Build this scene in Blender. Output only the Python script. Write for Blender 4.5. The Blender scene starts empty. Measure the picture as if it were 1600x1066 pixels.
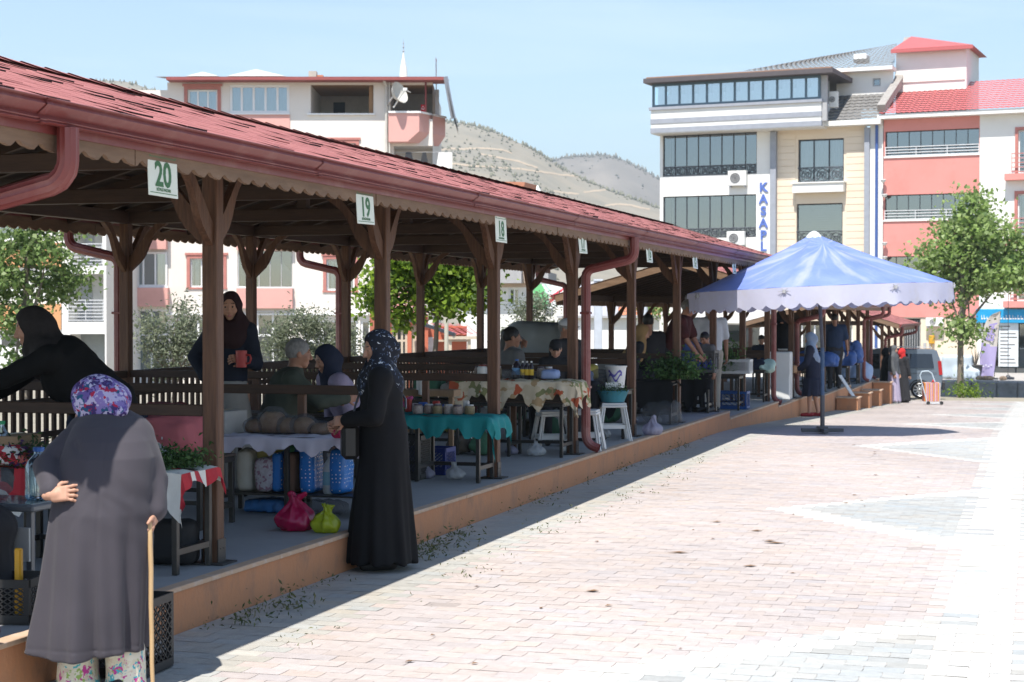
import bpy, math, random
import numpy as np
from mathutils import Vector, Matrix
rng = random.Random(11)
nrng = np.random.default_rng(11)
S = bpy.context.scene
COL = S.collection
rad = math.radians
# ---------------------------------------------------------------- camera model (photo pixels, 1600x1066)
FPX, CAMZ = 2700.0, 1.75
TH = math.atan(815 / FPX)
PD = math.atan(42 / FPX)
FWD = Vector((-math.sin(TH) * math.cos(PD), math.cos(TH) * math.cos(PD), -math.sin(PD)))
RIGHT = Vector((math.cos(TH), math.sin(TH), 0))
UP = RIGHT.cross(FWD)
CAM = Vector((0, 0, CAMZ))
def ray(px, py):
    return FWD + RIGHT * ((px - 800) / FPX) + UP * ((533 - py) / FPX)
def at_d(px, py, d):
    return CAM + ray(px, py) * d
def at_z(px, py, z):
    r = ray(px, py); return CAM + r * ((z - CAMZ) / r.z)
def at_x(px, py, x):
    r = ray(px, py); return CAM + r * (x / r.x)
def at_y(px, py, y):
    r = ray(px, py); return CAM + r * (y / r.y)
def gz(y):                                    # the square falls away beyond the umbrella
    if y < 24: return 0.0
    if y < 28: return -0.034 * (y - 24) ** 2 / 8
    if y < 85: return -0.034 * (y - 26)
    return -0.034 * 59
# ---------------------------------------------------------------- materials
MATS = {}
def srgb(h):
    h = h.lstrip('#'); v = [int(h[i:i + 2], 16) / 255 for i in (0, 2, 4)]
    return tuple(c / 12.92 if c < .04045 else ((c + .055) / 1.055) ** 2.4 for c in v)
def M(name, col, rough=.7, col2=None, ns=4.0, namt=.55, stretch=(1, 1, 1), bump=0.0, bs=40.0, metal=0.0,
      spec=.4, dirt=None, dirt_s=1.5, dirt_amt=.4, sheen=0, transl=0.0, coat=0.0):
    if name in MATS: return MATS[name]
    m = bpy.data.materials.new(name); m.use_nodes = True
    nt = m.node_tree; N, L = nt.nodes, nt.links
    b = N['Principled BSDF']
    if col2 is None: col2 = tuple(c * .78 for c in col)
    tc = N.new('ShaderNodeTexCoord'); mp = N.new('ShaderNodeMapping')
    mp.inputs['Scale'].default_value = stretch
    L.new(tc.outputs['Object'], mp.inputs['Vector'])
    n1 = N.new('ShaderNodeTexNoise'); n1.inputs['Scale'].default_value = ns; n1.inputs['Detail'].default_value = 6
    n1.inputs['Roughness'].default_value = .62
    L.new(mp.outputs[0], n1.inputs['Vector'])
    rp = N.new('ShaderNodeValToRGB'); rp.color_ramp.elements[0].position = .5 - namt / 2; rp.color_ramp.elements[1].position = .5 + namt / 2
    rp.color_ramp.elements[0].color = (*col2, 1); rp.color_ramp.elements[1].color = (*col, 1)
    L.new(n1.outputs['Fac'], rp.inputs['Fac'])
    out = rp.outputs['Color']
    if dirt is not None:
        n2 = N.new('ShaderNodeTexNoise'); n2.inputs['Scale'].default_value = dirt_s; n2.inputs['Detail'].default_value = 8
        n2.inputs['Roughness'].default_value = .7
        L.new(mp.outputs[0], n2.inputs['Vector'])
        r2 = N.new('ShaderNodeValToRGB'); r2.color_ramp.elements[0].position = .5; r2.color_ramp.elements[1].position = .72
        r2.color_ramp.elements[1].color = (dirt_amt,) * 3 + (1,)
        L.new(n2.outputs['Fac'], r2.inputs['Fac'])
        mx = N.new('ShaderNodeMix'); mx.data_type = 'RGBA'
        L.new(r2.outputs['Color'], mx.inputs['Factor']); L.new(out, mx.inputs['A']); mx.inputs['B'].default_value = (*dirt, 1)
        out = mx.outputs['Result']
    L.new(out, b.inputs['Base Color'])
    b.inputs['Roughness'].default_value = rough; b.inputs['Metallic'].default_value = metal
    b.inputs['Specular IOR Level'].default_value = spec
    if coat: b.inputs['Coat Weight'].default_value = coat
    if sheen: b.inputs['Sheen Weight'].default_value = sheen
    if bump:
        n3 = N.new('ShaderNodeTexNoise'); n3.inputs['Scale'].default_value = bs; n3.inputs['Detail'].default_value = 4
        L.new(mp.outputs[0], n3.inputs['Vector'])
        bp = N.new('ShaderNodeBump'); bp.inputs['Strength'].default_value = min(1, bump); bp.inputs['Distance'].default_value = .01
        L.new(n3.outputs['Fac'], bp.inputs['Height']); L.new(bp.outputs[0], b.inputs['Normal'])
    if transl:
        tr = N.new('ShaderNodeBsdfTranslucent'); L.new(out, tr.inputs['Color'])
        ms = N.new('ShaderNodeMixShader'); ms.inputs[0].default_value = transl
        L.new(b.outputs[0], ms.inputs[1]); L.new(tr.outputs[0], ms.inputs[2])
        L.new(ms.outputs[0], N['Material Output'].inputs['Surface'])
    MATS[name] = m
    return m
def M_glass(name, tint=(.75, .85, .88), base=.08, see=.6, rough=.03):
    """window glass: part clear, part mirror"""
    if name in MATS: return MATS[name]
    m = bpy.data.materials.new(name); m.use_nodes = True
    nt = m.node_tree; N, L = nt.nodes, nt.links
    N.remove(N['Principled BSDF'])
    t = N.new('ShaderNodeBsdfTransparent'); t.inputs['Color'].default_value = (*(c * see for c in tint), 1)
    g = N.new('ShaderNodeBsdfGlossy'); g.inputs['Roughness'].default_value = rough; g.inputs['Color'].default_value = (.9, .95, 1, 1)
    f = N.new('ShaderNodeLayerWeight'); f.inputs['Blend'].default_value = .35
    mt = N.new('ShaderNodeMath'); mt.operation = 'MULTIPLY_ADD'; mt.inputs[1].default_value = .7; mt.inputs[2].default_value = base
    L.new(f.outputs['Fresnel'], mt.inputs[0])
    ms = N.new('ShaderNodeMixShader'); L.new(mt.outputs[0], ms.inputs[0]); L.new(t.outputs[0], ms.inputs[1]); L.new(g.outputs[0], ms.inputs[2])
    L.new(ms.outputs[0], N['Material Output'].inputs['Surface'])
    MATS[name] = m
    return m
def M_film(name, col, alpha=.5, rough=.25):
    """thin plastic: part see-through, part coloured and translucent"""
    if name in MATS: return MATS[name]
    m = M(name, col, rough=rough, spec=.6, transl=.35, bump=.5, bs=25)
    nt = m.node_tree; N, L = nt.nodes, nt.links
    o = N['Material Output']; src = o.inputs['Surface'].links[0].from_socket
    t = N.new('ShaderNodeBsdfTransparent'); t.inputs['Color'].default_value = (*(min(1, .35 + c) for c in col), 1)
    ms = N.new('ShaderNodeMixShader'); ms.inputs[0].default_value = alpha
    L.new(t.outputs[0], ms.inputs[1]); L.new(src, ms.inputs[2]); L.new(ms.outputs[0], o.inputs['Surface'])
    return m
def M_attr(name, rough=.8, bump=0, bs=60, var=.12, spec=.3, transl=0.0):
    """base colour from the mesh colour attribute 'col' (real paint / print / paver colours)"""
    if name in MATS: return MATS[name]
    m = bpy.data.materials.new(name); m.use_nodes = True
    nt = m.node_tree; N, L = nt.nodes, nt.links; b = N['Principled BSDF']
    a = N.new('ShaderNodeVertexColor'); a.layer_name = 'col'
    tc = N.new('ShaderNodeTexCoord')
    n = N.new('ShaderNodeTexNoise'); n.inputs['Scale'].default_value = bs * .25; n.inputs['Detail'].default_value = 8
    n.inputs['Roughness'].default_value = .7
    L.new(tc.outputs['Object'], n.inputs['Vector'])
    mr = N.new('ShaderNodeMapRange'); mr.inputs[1].default_value = .3; mr.inputs[2].default_value = .7
    mr.inputs[3].default_value = 1 - var; mr.inputs[4].default_value = 1 + var * .6
    L.new(n.outputs['Fac'], mr.inputs[0])
    mx = N.new('ShaderNodeMix'); mx.data_type = 'RGBA'; mx.blend_type = 'MULTIPLY'; mx.inputs['Factor'].default_value = 1
    L.new(a.outputs['Color'], mx.inputs['A']); L.new(mr.outputs[0], mx.inputs['B'])
    L.new(mx.outputs['Result'], b.inputs['Base Color'])
    b.inputs['Roughness'].default_value = rough; b.inputs['Specular IOR Level'].default_value = spec
    if bump:
        n3 = N.new('ShaderNodeTexNoise'); n3.inputs['Scale'].default_value = bs
        L.new(tc.outputs['Object'], n3.inputs['Vector'])
        bp = N.new('ShaderNodeBump'); bp.inputs['Strength'].default_value = bump; bp.inputs['Distance'].default_value = .01
        L.new(n3.outputs['Fac'], bp.inputs['Height']); L.new(bp.outputs[0], b.inputs['Normal'])
    if transl:
        tr = N.new('ShaderNodeBsdfTranslucent'); L.new(mx.outputs['Result'], tr.inputs['Color'])
        ms = N.new('ShaderNodeMixShader'); ms.inputs[0].default_value = transl
        L.new(b.outputs[0], ms.inputs[1]); L.new(tr.outputs[0], ms.inputs[2])
        L.new(ms.outputs[0], N['Material Output'].inputs['Surface'])
    MATS[name] = m
    return m
# ---------------------------------------------------------------- mesh builder
class MB:
    def __init__(s, mat=None):
        s.v = []; s.f = []; s.mi = []; s.mats = []; s.cols = {}; s.m = mat; s.c = None
    def _mi(s, mat):
        mat = mat or s.m
        if mat is None: return 0
        if mat not in s.mats: s.mats.append(mat)
        return s.mats.index(mat)
    def add(s, vs, fs, mat=None, col=None):
        o = len(s.v); s.v.extend([tuple(p) for p in vs]); k = s._mi(mat)
        col = col if col is not None else s.c
        for f in fs:
            if col is not None: s.cols[len(s.f)] = col
            s.f.append(tuple(i + o for i in f)); s.mi.append(k)
    def quad(s, a, b, c, d, mat=None, col=None): s.add([a, b, c, d], [(0, 1, 2, 3)], mat, col)
    def box(s, c, d, mat=None, rz=0.0, bev=0.0, col=None, M3=None):
        """c centre, d full sizes"""
        hx, hy, hz = d[0] / 2, d[1] / 2, d[2] / 2
        if bev > 0:
            b = min(bev, hx * .45, hy * .45, hz * .45); vs = []; idx = {}
            for sx in (-1, 1):
                for sy in (-1, 1):
                    for sz in (-1, 1):
                        for ax in range(3):
                            p = [sx * (hx - b), sy * (hy - b), sz * (hz - b)]
                            p[ax] = (sx * hx, sy * hy, sz * hz)[ax]
                            idx[(sx, sy, sz, ax)] = len(vs); vs.append(p)
            fs = []
            for sg in (-1, 1):
                q = [(-1, -1), (1, -1), (1, 1), (-1, 1)]
                if sg < 0: q = q[::-1]
                fs.append(tuple(idx[(sg, a, b2, 0)] for a, b2 in q))
                fs.append(tuple(idx[(b2, sg, a, 1)] for a, b2 in q))
                fs.append(tuple(idx[(a, b2, sg, 2)] for a, b2 in q))
            for a in (-1, 1):
                for b2 in (-1, 1):
                    s1 = a * b2
                    f = [idx[(-1, a, b2, 1)], idx[(1, a, b2, 1)], idx[(1, a, b2, 2)], idx[(-1, a, b2, 2)]]
                    fs.append(tuple(f if s1 > 0 else f[::-1]))
                    f = [idx[(a, -1, b2, 2)], idx[(a, 1, b2, 2)], idx[(a, 1, b2, 0)], idx[(a, -1, b2, 0)]]
                    fs.append(tuple(f if s1 > 0 else f[::-1]))
                    f = [idx[(a, b2, -1, 0)], idx[(a, b2, 1, 0)], idx[(a, b2, 1, 1)], idx[(a, b2, -1, 1)]]
                    fs.append(tuple(f if s1 > 0 else f[::-1]))
                    for cz in (-1, 1):
                        f = [idx[(a, b2, cz, 0)], idx[(a, b2, cz, 1)], idx[(a, b2, cz, 2)]]
                        fs.append(tuple(f if a * b2 * cz > 0 else f[::-1]))
        else:
            vs = [(x, y, z) for x in (-hx, hx) for y in (-hy, hy) for z in (-hz, hz)]
            fs = [(0, 1, 3, 2), (4, 6, 7, 5), (0, 4, 5, 1), (2, 3, 7, 6), (0, 2, 6, 4), (1, 5, 7, 3)]
        if M3 is None: M3 = Matrix.Rotation(rz, 3, 'Z')
        c = Vector(c)
        s.add([c + M3 @ Vector(p) for p in vs], fs, mat, col)
    def bx(s, x0, x1, y0, y1, z0, z1, mat=None, bev=0.0, col=None):
        s.box(((x0 + x1) / 2, (y0 + y1) / 2, (z0 + z1) / 2), (abs(x1 - x0), abs(y1 - y0), abs(z1 - z0)), mat, 0, bev, col)
    def beam(s, p0, p1, w, h, mat=None, bev=0.0, up=(0, 0, 1), col=None):
        p0, p1 = Vector(p0), Vector(p1); d = p1 - p0; L = d.length
        if L < 1e-6: return
        x = d / L; u = Vector(up)
        if abs(x.dot(u)) > .98: u = Vector((0, 1, 0))
        y = u.cross(x).normalized(); z = x.cross(y)
        m = Matrix((x, y, z)).transposed()
        s.box((p0 + p1) / 2, (L, w, h), mat, 0, bev, col, m)
    def tube(s, pts, r, n=8, mat=None, cap=True, col=None, closed=False):
        pts = [Vector(p) for p in pts]; k = len(pts)
        rs = r if isinstance(r, (list, tuple)) else [r] * k
        vs = []; fs = []; prev = None
        for i, p in enumerate(pts):
            if closed: t = (pts[(i + 1) % k] - pts[i - 1])
            else: t = (pts[min(i + 1, k - 1)] - pts[max(i - 1, 0)])
            t.normalize()
            if prev is None:
                a = Vector((0, 0, 1)) if abs(t.z) < .9 else Vector((1, 0, 0))
                u = a.cross(t).normalized()
            else:
                u = (prev - t * prev.dot(t))
                u = u.normalized() if u.length > 1e-6 else t.orthogonal().normalized()
            prev = u; w = t.cross(u)
            for j in range(n):
                a = 2 * math.pi * j / n
                vs.append(p + (u * math.cos(a) + w * math.sin(a)) * rs[i])
        for i in range(k if closed else k - 1):
            for j in range(n):
                a = i * n + j; b = i * n + (j + 1) % n; i2 = (i + 1) % k
                fs.append((a, b, i2 * n + (j + 1) % n, i2 * n + j))
        if cap and not closed:
            fs.append(tuple(range(n))[::-1]); fs.append(tuple((k - 1) * n + j for j in range(n)))
        s.add(vs, fs, mat, col)
    def cyl(s, c, r, h, n=16, mat=None, r2=None, col=None):
        s.tube([c, (c[0], c[1], c[2] + h)], [r, r if r2 is None else r2], n, mat, True, col)
    def lathe(s, c, prof, n=20, mat=None, col=None, sx=1, sy=1):
        vs = []; fs = []; k = len(prof)
        for r, z in prof:
            for j in range(n):
                a = 2 * math.pi * j / n
                vs.append((c[0] + r * math.cos(a) * sx, c[1] + r * math.sin(a) * sy, c[2] + z))
        for i in range(k - 1):
            for j in range(n):
                fs.append((i * n + j, i * n + (j + 1) % n, (i + 1) * n + (j + 1) % n, (i + 1) * n + j))
        if prof[0][0] > 1e-4: fs.append(tuple(range(n))[::-1])
        if prof[-1][0] > 1e-4: fs.append(tuple((k - 1) * n + j for j in range(n)))
        s.add(vs, fs, mat, col)
    def prism(s, outline, origin, ux, uy, un, th, mat=None, col=None):
        """2-D outline (CCW in ux,uy) extruded th along un"""
        o, ux, uy, un = Vector(origin), Vector(ux), Vector(uy), Vector(un); n = len(outline)
        a = [o + ux * p[0] + uy * p[1] for p in outline]; b = [p + un * th for p in a]
        s.add(a + b, [tuple(range(n))[::-1], tuple(range(n, 2 * n))] + [(i, (i + 1) % n, n + (i + 1) % n, n + i) for i in range(n)], mat, col)
    def ell(s, c, r, n=12, k=8, mat=None, col=None, M3=None):
        vs = []; fs = []; c = Vector(c); M3 = M3 or Matrix.Identity(3)
        for i in range(1, k):
            t = math.pi * i / k
            for j in range(n):
                a = 2 * math.pi * j / n
                vs.append(c + M3 @ Vector((r[0] * math.sin(t) * math.cos(a), r[1] * math.sin(t) * math.sin(a), r[2] * math.cos(t))))
        top = len(vs); vs.append(c + M3 @ Vector((0, 0, r[2]))); vs.append(c - M3 @ Vector((0, 0, r[2])))
        for i in range(k - 2):
            for j in range(n):
                fs.append((i * n + j, (i + 1) * n + j, (i + 1) * n + (j + 1) % n, i * n + (j + 1) % n))
        for j in range(n):
            fs.append((top, j, (j + 1) % n)); fs.append((top + 1, (k - 2) * n + (j + 1) % n, (k - 2) * n + j))
        s.add(vs, fs, mat, col)
    def text(s, txt, origin, ux, uy, size, mat=None, ex=.002, sx=1.0, align='CENTER', bold=0.0, col=None):
        me = text_mesh(txt, size, ex, align, bold)
        o, ux, uy = Vector(origin), Vector(ux), Vector(uy); un = ux.cross(uy)
        s.add([o + ux * (v.co.x * sx) + uy * v.co.y + un * v.co.z for v in me.vertices], [tuple(p.vertices) for p in me.polygons], mat, col)
        bpy.data.meshes.remove(me)
    def build(s, name, parent=None, smooth=None, local=False):
        me = bpy.data.meshes.new(name)
        off = Vector((0, 0, 0)) if (local or parent is None) else Vector(parent.get('_org', (0, 0, 0)))
        vs = np.array(s.v, dtype=np.float32).reshape(-1, 3)
        if off.length > 0: vs = vs - np.array(off, dtype=np.float32)
        me.from_pydata(vs.tolist(), [], s.f)
        for m in s.mats: me.materials.append(m)
        if s.mats: me.polygons.foreach_set('material_index', np.array(s.mi, dtype=np.int32))
        if s.cols:
            at = me.color_attributes.new('col', 'FLOAT_COLOR', 'CORNER'); arr = np.ones((len(me.loops), 4), dtype=np.float32); i = 0
            for k, f in enumerate(s.f):
                c = s.cols.get(k, (.5, .5, .5))
                arr[i:i + len(f), :3] = c; i += len(f)
            at.data.foreach_set('color', arr.ravel())
        me.update(); me.validate()
        if smooth is not None:
            me.shade_smooth(); me.set_sharp_from_angle(angle=rad(smooth))
        o = bpy.data.objects.new(name, me); COL.objects.link(o)
        if parent is not None:
            o.parent = parent; o['_org'] = list(off) if not local else [0, 0, 0]
        return o
_TXT = {}
def text_mesh(txt, size, ex, align, bold):
    cu = bpy.data.curves.new('t', 'FONT'); cu.body = txt; cu.size = size; cu.extrude = ex; cu.align_x = align; cu.offset = bold
    cu.resolution_u = 3
    o = bpy.data.objects.new('t', cu); COL.objects.link(o)
    dg = bpy.context.evaluated_depsgraph_get(); dg.update()
    me = bpy.data.meshes.new_from_object(o.evaluated_get(dg))
    bpy.data.objects.remove(o); bpy.data.curves.remove(cu)
    return me
def raw_mesh(name, vs, fs, mats, parent=None, mi=None, cols=None, smooth=None, off=None):
    """numpy arrays straight into a mesh (fs: n x 3 or n x 4)"""
    me = bpy.data.meshes.new(name); vs = np.asarray(vs, dtype=np.float32); fs = np.asarray(fs, dtype=np.int32)
    if parent is not None:
        vs = vs - np.array(parent.get('_org', (0, 0, 0)), dtype=np.float32)
    k = fs.shape[1]
    me.vertices.add(len(vs)); me.vertices.foreach_set('co', vs.ravel())
    me.loops.add(fs.size); me.loops.foreach_set('vertex_index', fs.ravel())
    me.polygons.add(len(fs)); me.polygons.foreach_set('loop_start', np.arange(0, fs.size, k, dtype=np.int32))
    for m in mats: me.materials.append(m)
    if mi is not None: me.polygons.foreach_set('material_index', np.asarray(mi, dtype=np.int32))
    if cols is not None:
        at = me.color_attributes.new('col', 'FLOAT_COLOR', 'CORNER'); c = np.ones((len(fs), k, 4), dtype=np.float32)
        c[:, :, :3] = np.asarray(cols, dtype=np.float32)[:, None, :]
        at.data.foreach_set('color', c.ravel())
    me.update(calc_edges=True); me.validate()
    if smooth is not None:
        me.shade_smooth(); me.set_sharp_from_angle(angle=rad(smooth))
    o = bpy.data.objects.new(name, me); COL.objects.link(o)
    if parent is not None:
        o.parent = parent; o['_org'] = list(parent.get('_org', (0, 0, 0)))
    return o
def tag(o, label=None, cat=None, group=None, kind=None):
    if label: o['label'] = label
    if cat: o['category'] = cat
    if group: o['group'] = group
    if kind: o['kind'] = kind
    return o
def thing(name, label, cat, loc=(0, 0, 0), group=None):
    o = bpy.data.objects.new(name, None); COL.objects.link(o); o.empty_display_size = .2
    o.location = loc; o['_org'] = list(loc)
    return tag(o, label, cat, group)
def lone(mb, name, label, cat, loc=None, group=None, smooth=None):
    """a thing that is one mesh, origin at its base"""
    vs = np.array(mb.v); loc = Vector(loc) if loc is not None else Vector((vs[:, 0].mean(), vs[:, 1].mean(), vs[:, 2].min()))
    mb.v = [tuple(Vector(p) - loc) for p in mb.v]
    o = mb.build(name, None, smooth); o.location = loc
    return tag(o, label, cat, group)
def dup(root, loc=None, rz=None, label=None, group=None, scale=None):
    def cp(o, par):
        c = o.copy(); COL.objects.link(c)
        if par is not None: c.parent = par
        for ch in list(o.children): cp(ch, c)
        return c
    r = cp(root, None)
    if loc is not None: r.location = loc
    if rz is not None: r.rotation_euler = (0, 0, rz)
    if scale is not None: r.scale = scale if not isinstance(scale, (int, float)) else (scale,) * 3
    if label: r['label'] = label
    if group: r['group'] = group
    return r
# ---------------------------------------------------------------- camera, sky, sun
cam = bpy.data.cameras.new('camera'); co = bpy.data.objects.new('camera', cam); COL.objects.link(co)
co.location = CAM; co.rotation_euler = Matrix((RIGHT, UP, -FWD)).transposed().to_euler()
cam.sensor_width = 36; cam.lens = FPX / 1600 * 36; cam.clip_end = 6000; cam.clip_start = .1
cam.dof.use_dof = True; cam.dof.focus_distance = 12.5; cam.dof.aperture_fstop = 6.5
S.camera = co
SUN_EL, SUN_AZ = 62, 182     # degrees; azimuth of the sun measured from +Y towards +X
w = bpy.data.worlds.new('World'); S.world = w; w.use_nodes = True
N, L = w.node_tree.nodes, w.node_tree.links
bg = N['Background']; sky = N.new('ShaderNodeTexSky'); sky.sky_type = 'NISHITA'; sky.sun_disc = False
sky.sun_elevation = rad(SUN_EL); sky.sun_rotation = rad(SUN_AZ); sky.altitude = 200; sky.air_density = 1.0; sky.dust_density = .35; sky.ozone_density = 1.0
# thin cirrus drawn in the sky itself
tc = N.new('ShaderNodeTexCoord'); mp = N.new('ShaderNodeMapping'); mp.inputs['Scale'].default_value = (1.2, .7, 11.0)
L.new(tc.outputs['Generated'], mp.inputs['Vector'])
nz = N.new('ShaderNodeTexNoise'); nz.inputs['Scale'].default_value = 2.2; nz.inputs['Detail'].default_value = 7; nz.inputs['Roughness'].default_value = .55; nz.inputs['Distortion'].default_value = .6
L.new(mp.outputs[0], nz.inputs['Vector'])
cr = N.new('ShaderNodeValToRGB'); cr.color_ramp.elements[0].position = .53; cr.color_ramp.elements[1].position = .78
cr.color_ramp.elements[1].color = (.30, .30, .30, 1)
L.new(nz.outputs['Fac'], cr.inputs['Fac'])
mx = N.new('ShaderNodeMix'); mx.data_type = 'RGBA'
L.new(cr.outputs['Color'], mx.inputs['Factor']); L.new(sky.outputs[0], mx.inputs['A']); mx.inputs['B'].default_value = (6.5, 7.0, 7.6, 1)
L.new(mx.outputs['Result'], bg.inputs['Color']); bg.inputs['Strength'].default_value = .118
sl = bpy.data.lights.new('sun', 'SUN'); sl.energy = 4.6; sl.angle = rad(.53); sl.color = (1, .955, .88)
so = bpy.data.objects.new('sun', sl); COL.objects.link(so)
az, el = rad(SUN_AZ), rad(SUN_EL)
sdir = Vector((math.sin(az) * math.cos(el), math.cos(az) * math.cos(el), math.sin(el)))
so.rotation_euler = sdir.to_track_quat('Z', 'Y').to_euler(); so.location = (0, -10, 30)
S.view_settings.view_transform = 'Standard'; S.view_settings.look = 'None'; S.view_settings.exposure = .85; S.view_settings.gamma = 1
S.cycles.max_bounces = 8; S.cycles.transparent_max_bounces = 16; S.cycles.caustics_reflective = False; S.cycles.caustics_refractive = False
S.cycles.use_denoising = True
# ---------------------------------------------------------------- ground
m_base = M('bedding_sand', (.415, .36, .335), .95, (.37, .32, .295), ns=6, bump=.4)
def sheet(name, x0, x1, ys, dz, mat, nx=1):
    b = MB(mat); vs = []; xs = [x0 + (x1 - x0) * i / nx for i in range(nx + 1)]
    for y in ys:
        for x in xs: vs.append((x, y, gz(y) + dz))
    k = nx + 1
    b.add(vs, [(j * k + i, j * k + i + 1, (j + 1) * k + i + 1, (j + 1) * k + i) for j in range(len(ys) - 1) for i in range(nx)])
    return b.build(name, None, 30)
yy = [-60, -20, 0, 24, 24.5, 25, 25.5, 26, 26.5, 27, 27.5, 28, 40, 60, 85, 120, 300, 900, 3500]
tag(sheet('ground', -2500, 2500, yy, -.03, M('dry_ground', (.33, .29, .23), .95, (.22, .2, .15), ns=.3, dirt=(.42, .38, .3), bump=.2, bs=3), 4), 'sun bleached ground under the square and the town', None, None, 'structure')
# paving of the square: every block one face, in the colour of its concrete
PX, PY = .2, .13
m_pav = M_attr('concrete_pavers', .88, .2, 55, .14)
def paver_col(x, y):
    px = abs(x + .29)                           # distance from the middle of the pale band
    per = 7.62; yc = (y - 8.0) / per; dy = abs((yc - round(yc)) * per)
    row = int(round(y / PY))
    pink, grey, white = (.43, .376, .352), (.387, .39, .376), (.54, .525, .49)
    if x < -3.70: c = (.385, .37, .335)
    else:
        c = pink
        w = 1.92 - .78 * dy + .1                # how far the chevron reaches out from the band
        if px < .1 or (px < .24 and row % 2 == 0): c = white
        elif px < .24: c = grey
        elif w > .22 and px < w:
            c = white if px > w - .36 else grey
    v = 1 + nrng.normal(0, .032) + .035 * (math.sin(x * 1.7 + 2 * math.sin(y * .6)) + math.sin(y * 1.1 + 1.4 * math.sin(x * .9 + 1))); h = nrng.normal(0, .008)
    if x > -3.7 and nrng.random() < .004: v *= .82
    return (max(0, c[0] * v + h), c[1] * v, max(0, c[2] * v - h))
vs, fs, cs = [], [], []
def add_pavers(x0, x1, y0, y1, jx=.0011, dz=.0):
    j = int(round(y0 / PY))
    while j * PY < y1:
        y = j * PY; off = PX / 2 if j % 2 else 0
        i = math.floor((x0 - off) / PX)
        while i * PX + off < x1:
            xa = max(x0, i * PX + off); xb = min(x1, i * PX + off + PX)
            if xb - xa > .03:
                o = len(vs); t = nrng.normal(0, .0007, 2)
                s_ = .005       # wavy ends of interlocking blocks
                vs.extend([(xa + jx, y + jx, gz(y) + dz + t[0]), (xb - jx, y + jx, gz(y) + dz + t[1]), (xb - jx + s_, y + PY * .5, gz(y + PY / 2) + dz + t[1]),
                           (xb - jx, y + PY - jx, gz(y + PY) + dz + t[1]), (xa + jx, y + PY - jx, gz(y + PY) + dz + t[0]), (xa + jx + s_, y + PY * .5, gz(y + PY / 2) + dz + t[0])])
                fs.append((o, o + 1, o + 2, o + 5)); fs.append((o + 5, o + 2, o + 3, o + 4))
                c = paver_col((xa + xb) / 2, y + PY / 2); cs.append(c); cs.append(c)
            i += 1
        j += 1
add_pavers(-4.47, 5.2, 3.4, 59.5)
sq = raw_mesh('paving', vs, fs, [m_pav], None, None, cs)
tag(sq, 'pink and grey block paving of the square with pale zigzag bands', None, None, 'structure')
tag(sheet('paving_bed', -4.5, 7.5, [y for y in yy if -60 <= y <= 28] + [40, 59.5], -.0045, m_base), 'sandy bed showing in the joints of the paving', None, None, 'structure')
# ---------------------------------------------------------------- stepped platform under the market roofs
PLAT = [(1.5, 26.5, .25), (26.5, 31.8, .14), (31.8, 36.5, .055), (36.5, 45.0, -.065), (45.0, 53.5, -.20), (56.5, 66, -.62)]
def plat(y):
    for a, b, z in PLAT:
        if a <= y < b: return z
    return PLAT[-1][2] if y > 54 else .25
m_plat = M('platform_screed', (.34, .34, .34), .75, (.26, .265, .27), ns=1.3, bump=.15, bs=60, dirt=(.24, .23, .22), dirt_s=2.2, dirt_amt=.5)
m_ochre = M('ochre_render', (.50, .235, .12), .9, (.43, .195, .095), ns=1.6, bump=.35, bs=50, dirt=(.22, .14, .10), dirt_s=3.2, dirt_amt=.7, stretch=(1, 1, .6))
m_cop = M('coping_render', (.52, .36, .25), .85, (.44, .3, .2), ns=5, dirt=(.55, .5, .45), dirt_s=9, dirt_amt=.6)
pf = thing('market_platform', 'long ochre edged concrete platform stepping down the square under the stalls', 'platform', (-4.48, 10, 0))
top = MB(m_plat); side = MB(m_ochre); cop = MB(m_cop)
for k, (a, b, z) in enumerate(PLAT):
    top = MB(m_plat); side = MB(m_ochre); cop = MB(m_cop)
    top.bx(-8.95, -4.52, a, b, z - .3, z, m_plat)
    zb = gz(b) - .4
    side.bx(-4.52, -4.487, a + .002, b - .002, zb, z - .022, m_ochre)
    side.bx(-8.95, -4.52, b - .001, b + .018, zb, z - .022, m_ochre)
    n = int((b - a) / .9); xs_ = [a + (b - a) * i / n for i in range(n + 1)]
    for i in range(n):
        d = rng.uniform(-.003, .003)
        cop.bx(-4.56, -4.474 + d, xs_[i] + .001, xs_[i + 1] - .001, z - .022, z + .006 + d * .4, m_cop, .004)
    top.build('floor_slab', pf); side.build('side_wall', pf); cop.build('coping', pf)

# ---------------------------------------------------------------- market pavilions (timber frame, shingle roof)
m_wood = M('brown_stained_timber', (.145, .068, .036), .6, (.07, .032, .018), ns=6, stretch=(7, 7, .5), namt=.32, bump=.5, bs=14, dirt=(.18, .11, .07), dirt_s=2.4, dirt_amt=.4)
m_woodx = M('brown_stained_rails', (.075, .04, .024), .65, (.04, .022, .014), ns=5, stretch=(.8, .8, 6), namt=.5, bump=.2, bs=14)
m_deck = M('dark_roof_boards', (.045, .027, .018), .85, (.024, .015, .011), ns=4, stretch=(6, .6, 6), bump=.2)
m_fasc = M('weathered_fascia_board', (.25, .16, .10), .75, (.14, .083, .05), ns=3.2, stretch=(1, .8, 5), namt=.6, bump=.3, bs=20, dirt=(.12, .08, .05), dirt_s=4, dirt_amt=.6)
m_gut = M('red_gutter_metal', (.20, .038, .034), .42, (.165, .032, .029), ns=2, spec=.6, dirt=(.36, .2, .17), dirt_s=2.5, dirt_amt=.45)
m_shin = M('red_roof_shingle', (.40, .15, .14), .92, (.30, .105, .10), ns=3.0, namt=.5, bump=.5, bs=160, dirt=(.47, .2, .17), dirt_s=1.1, dirt_amt=.5)
m_sedge = M('shingle_bitumen_edge', (.03, .022, .022), .9)
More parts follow.
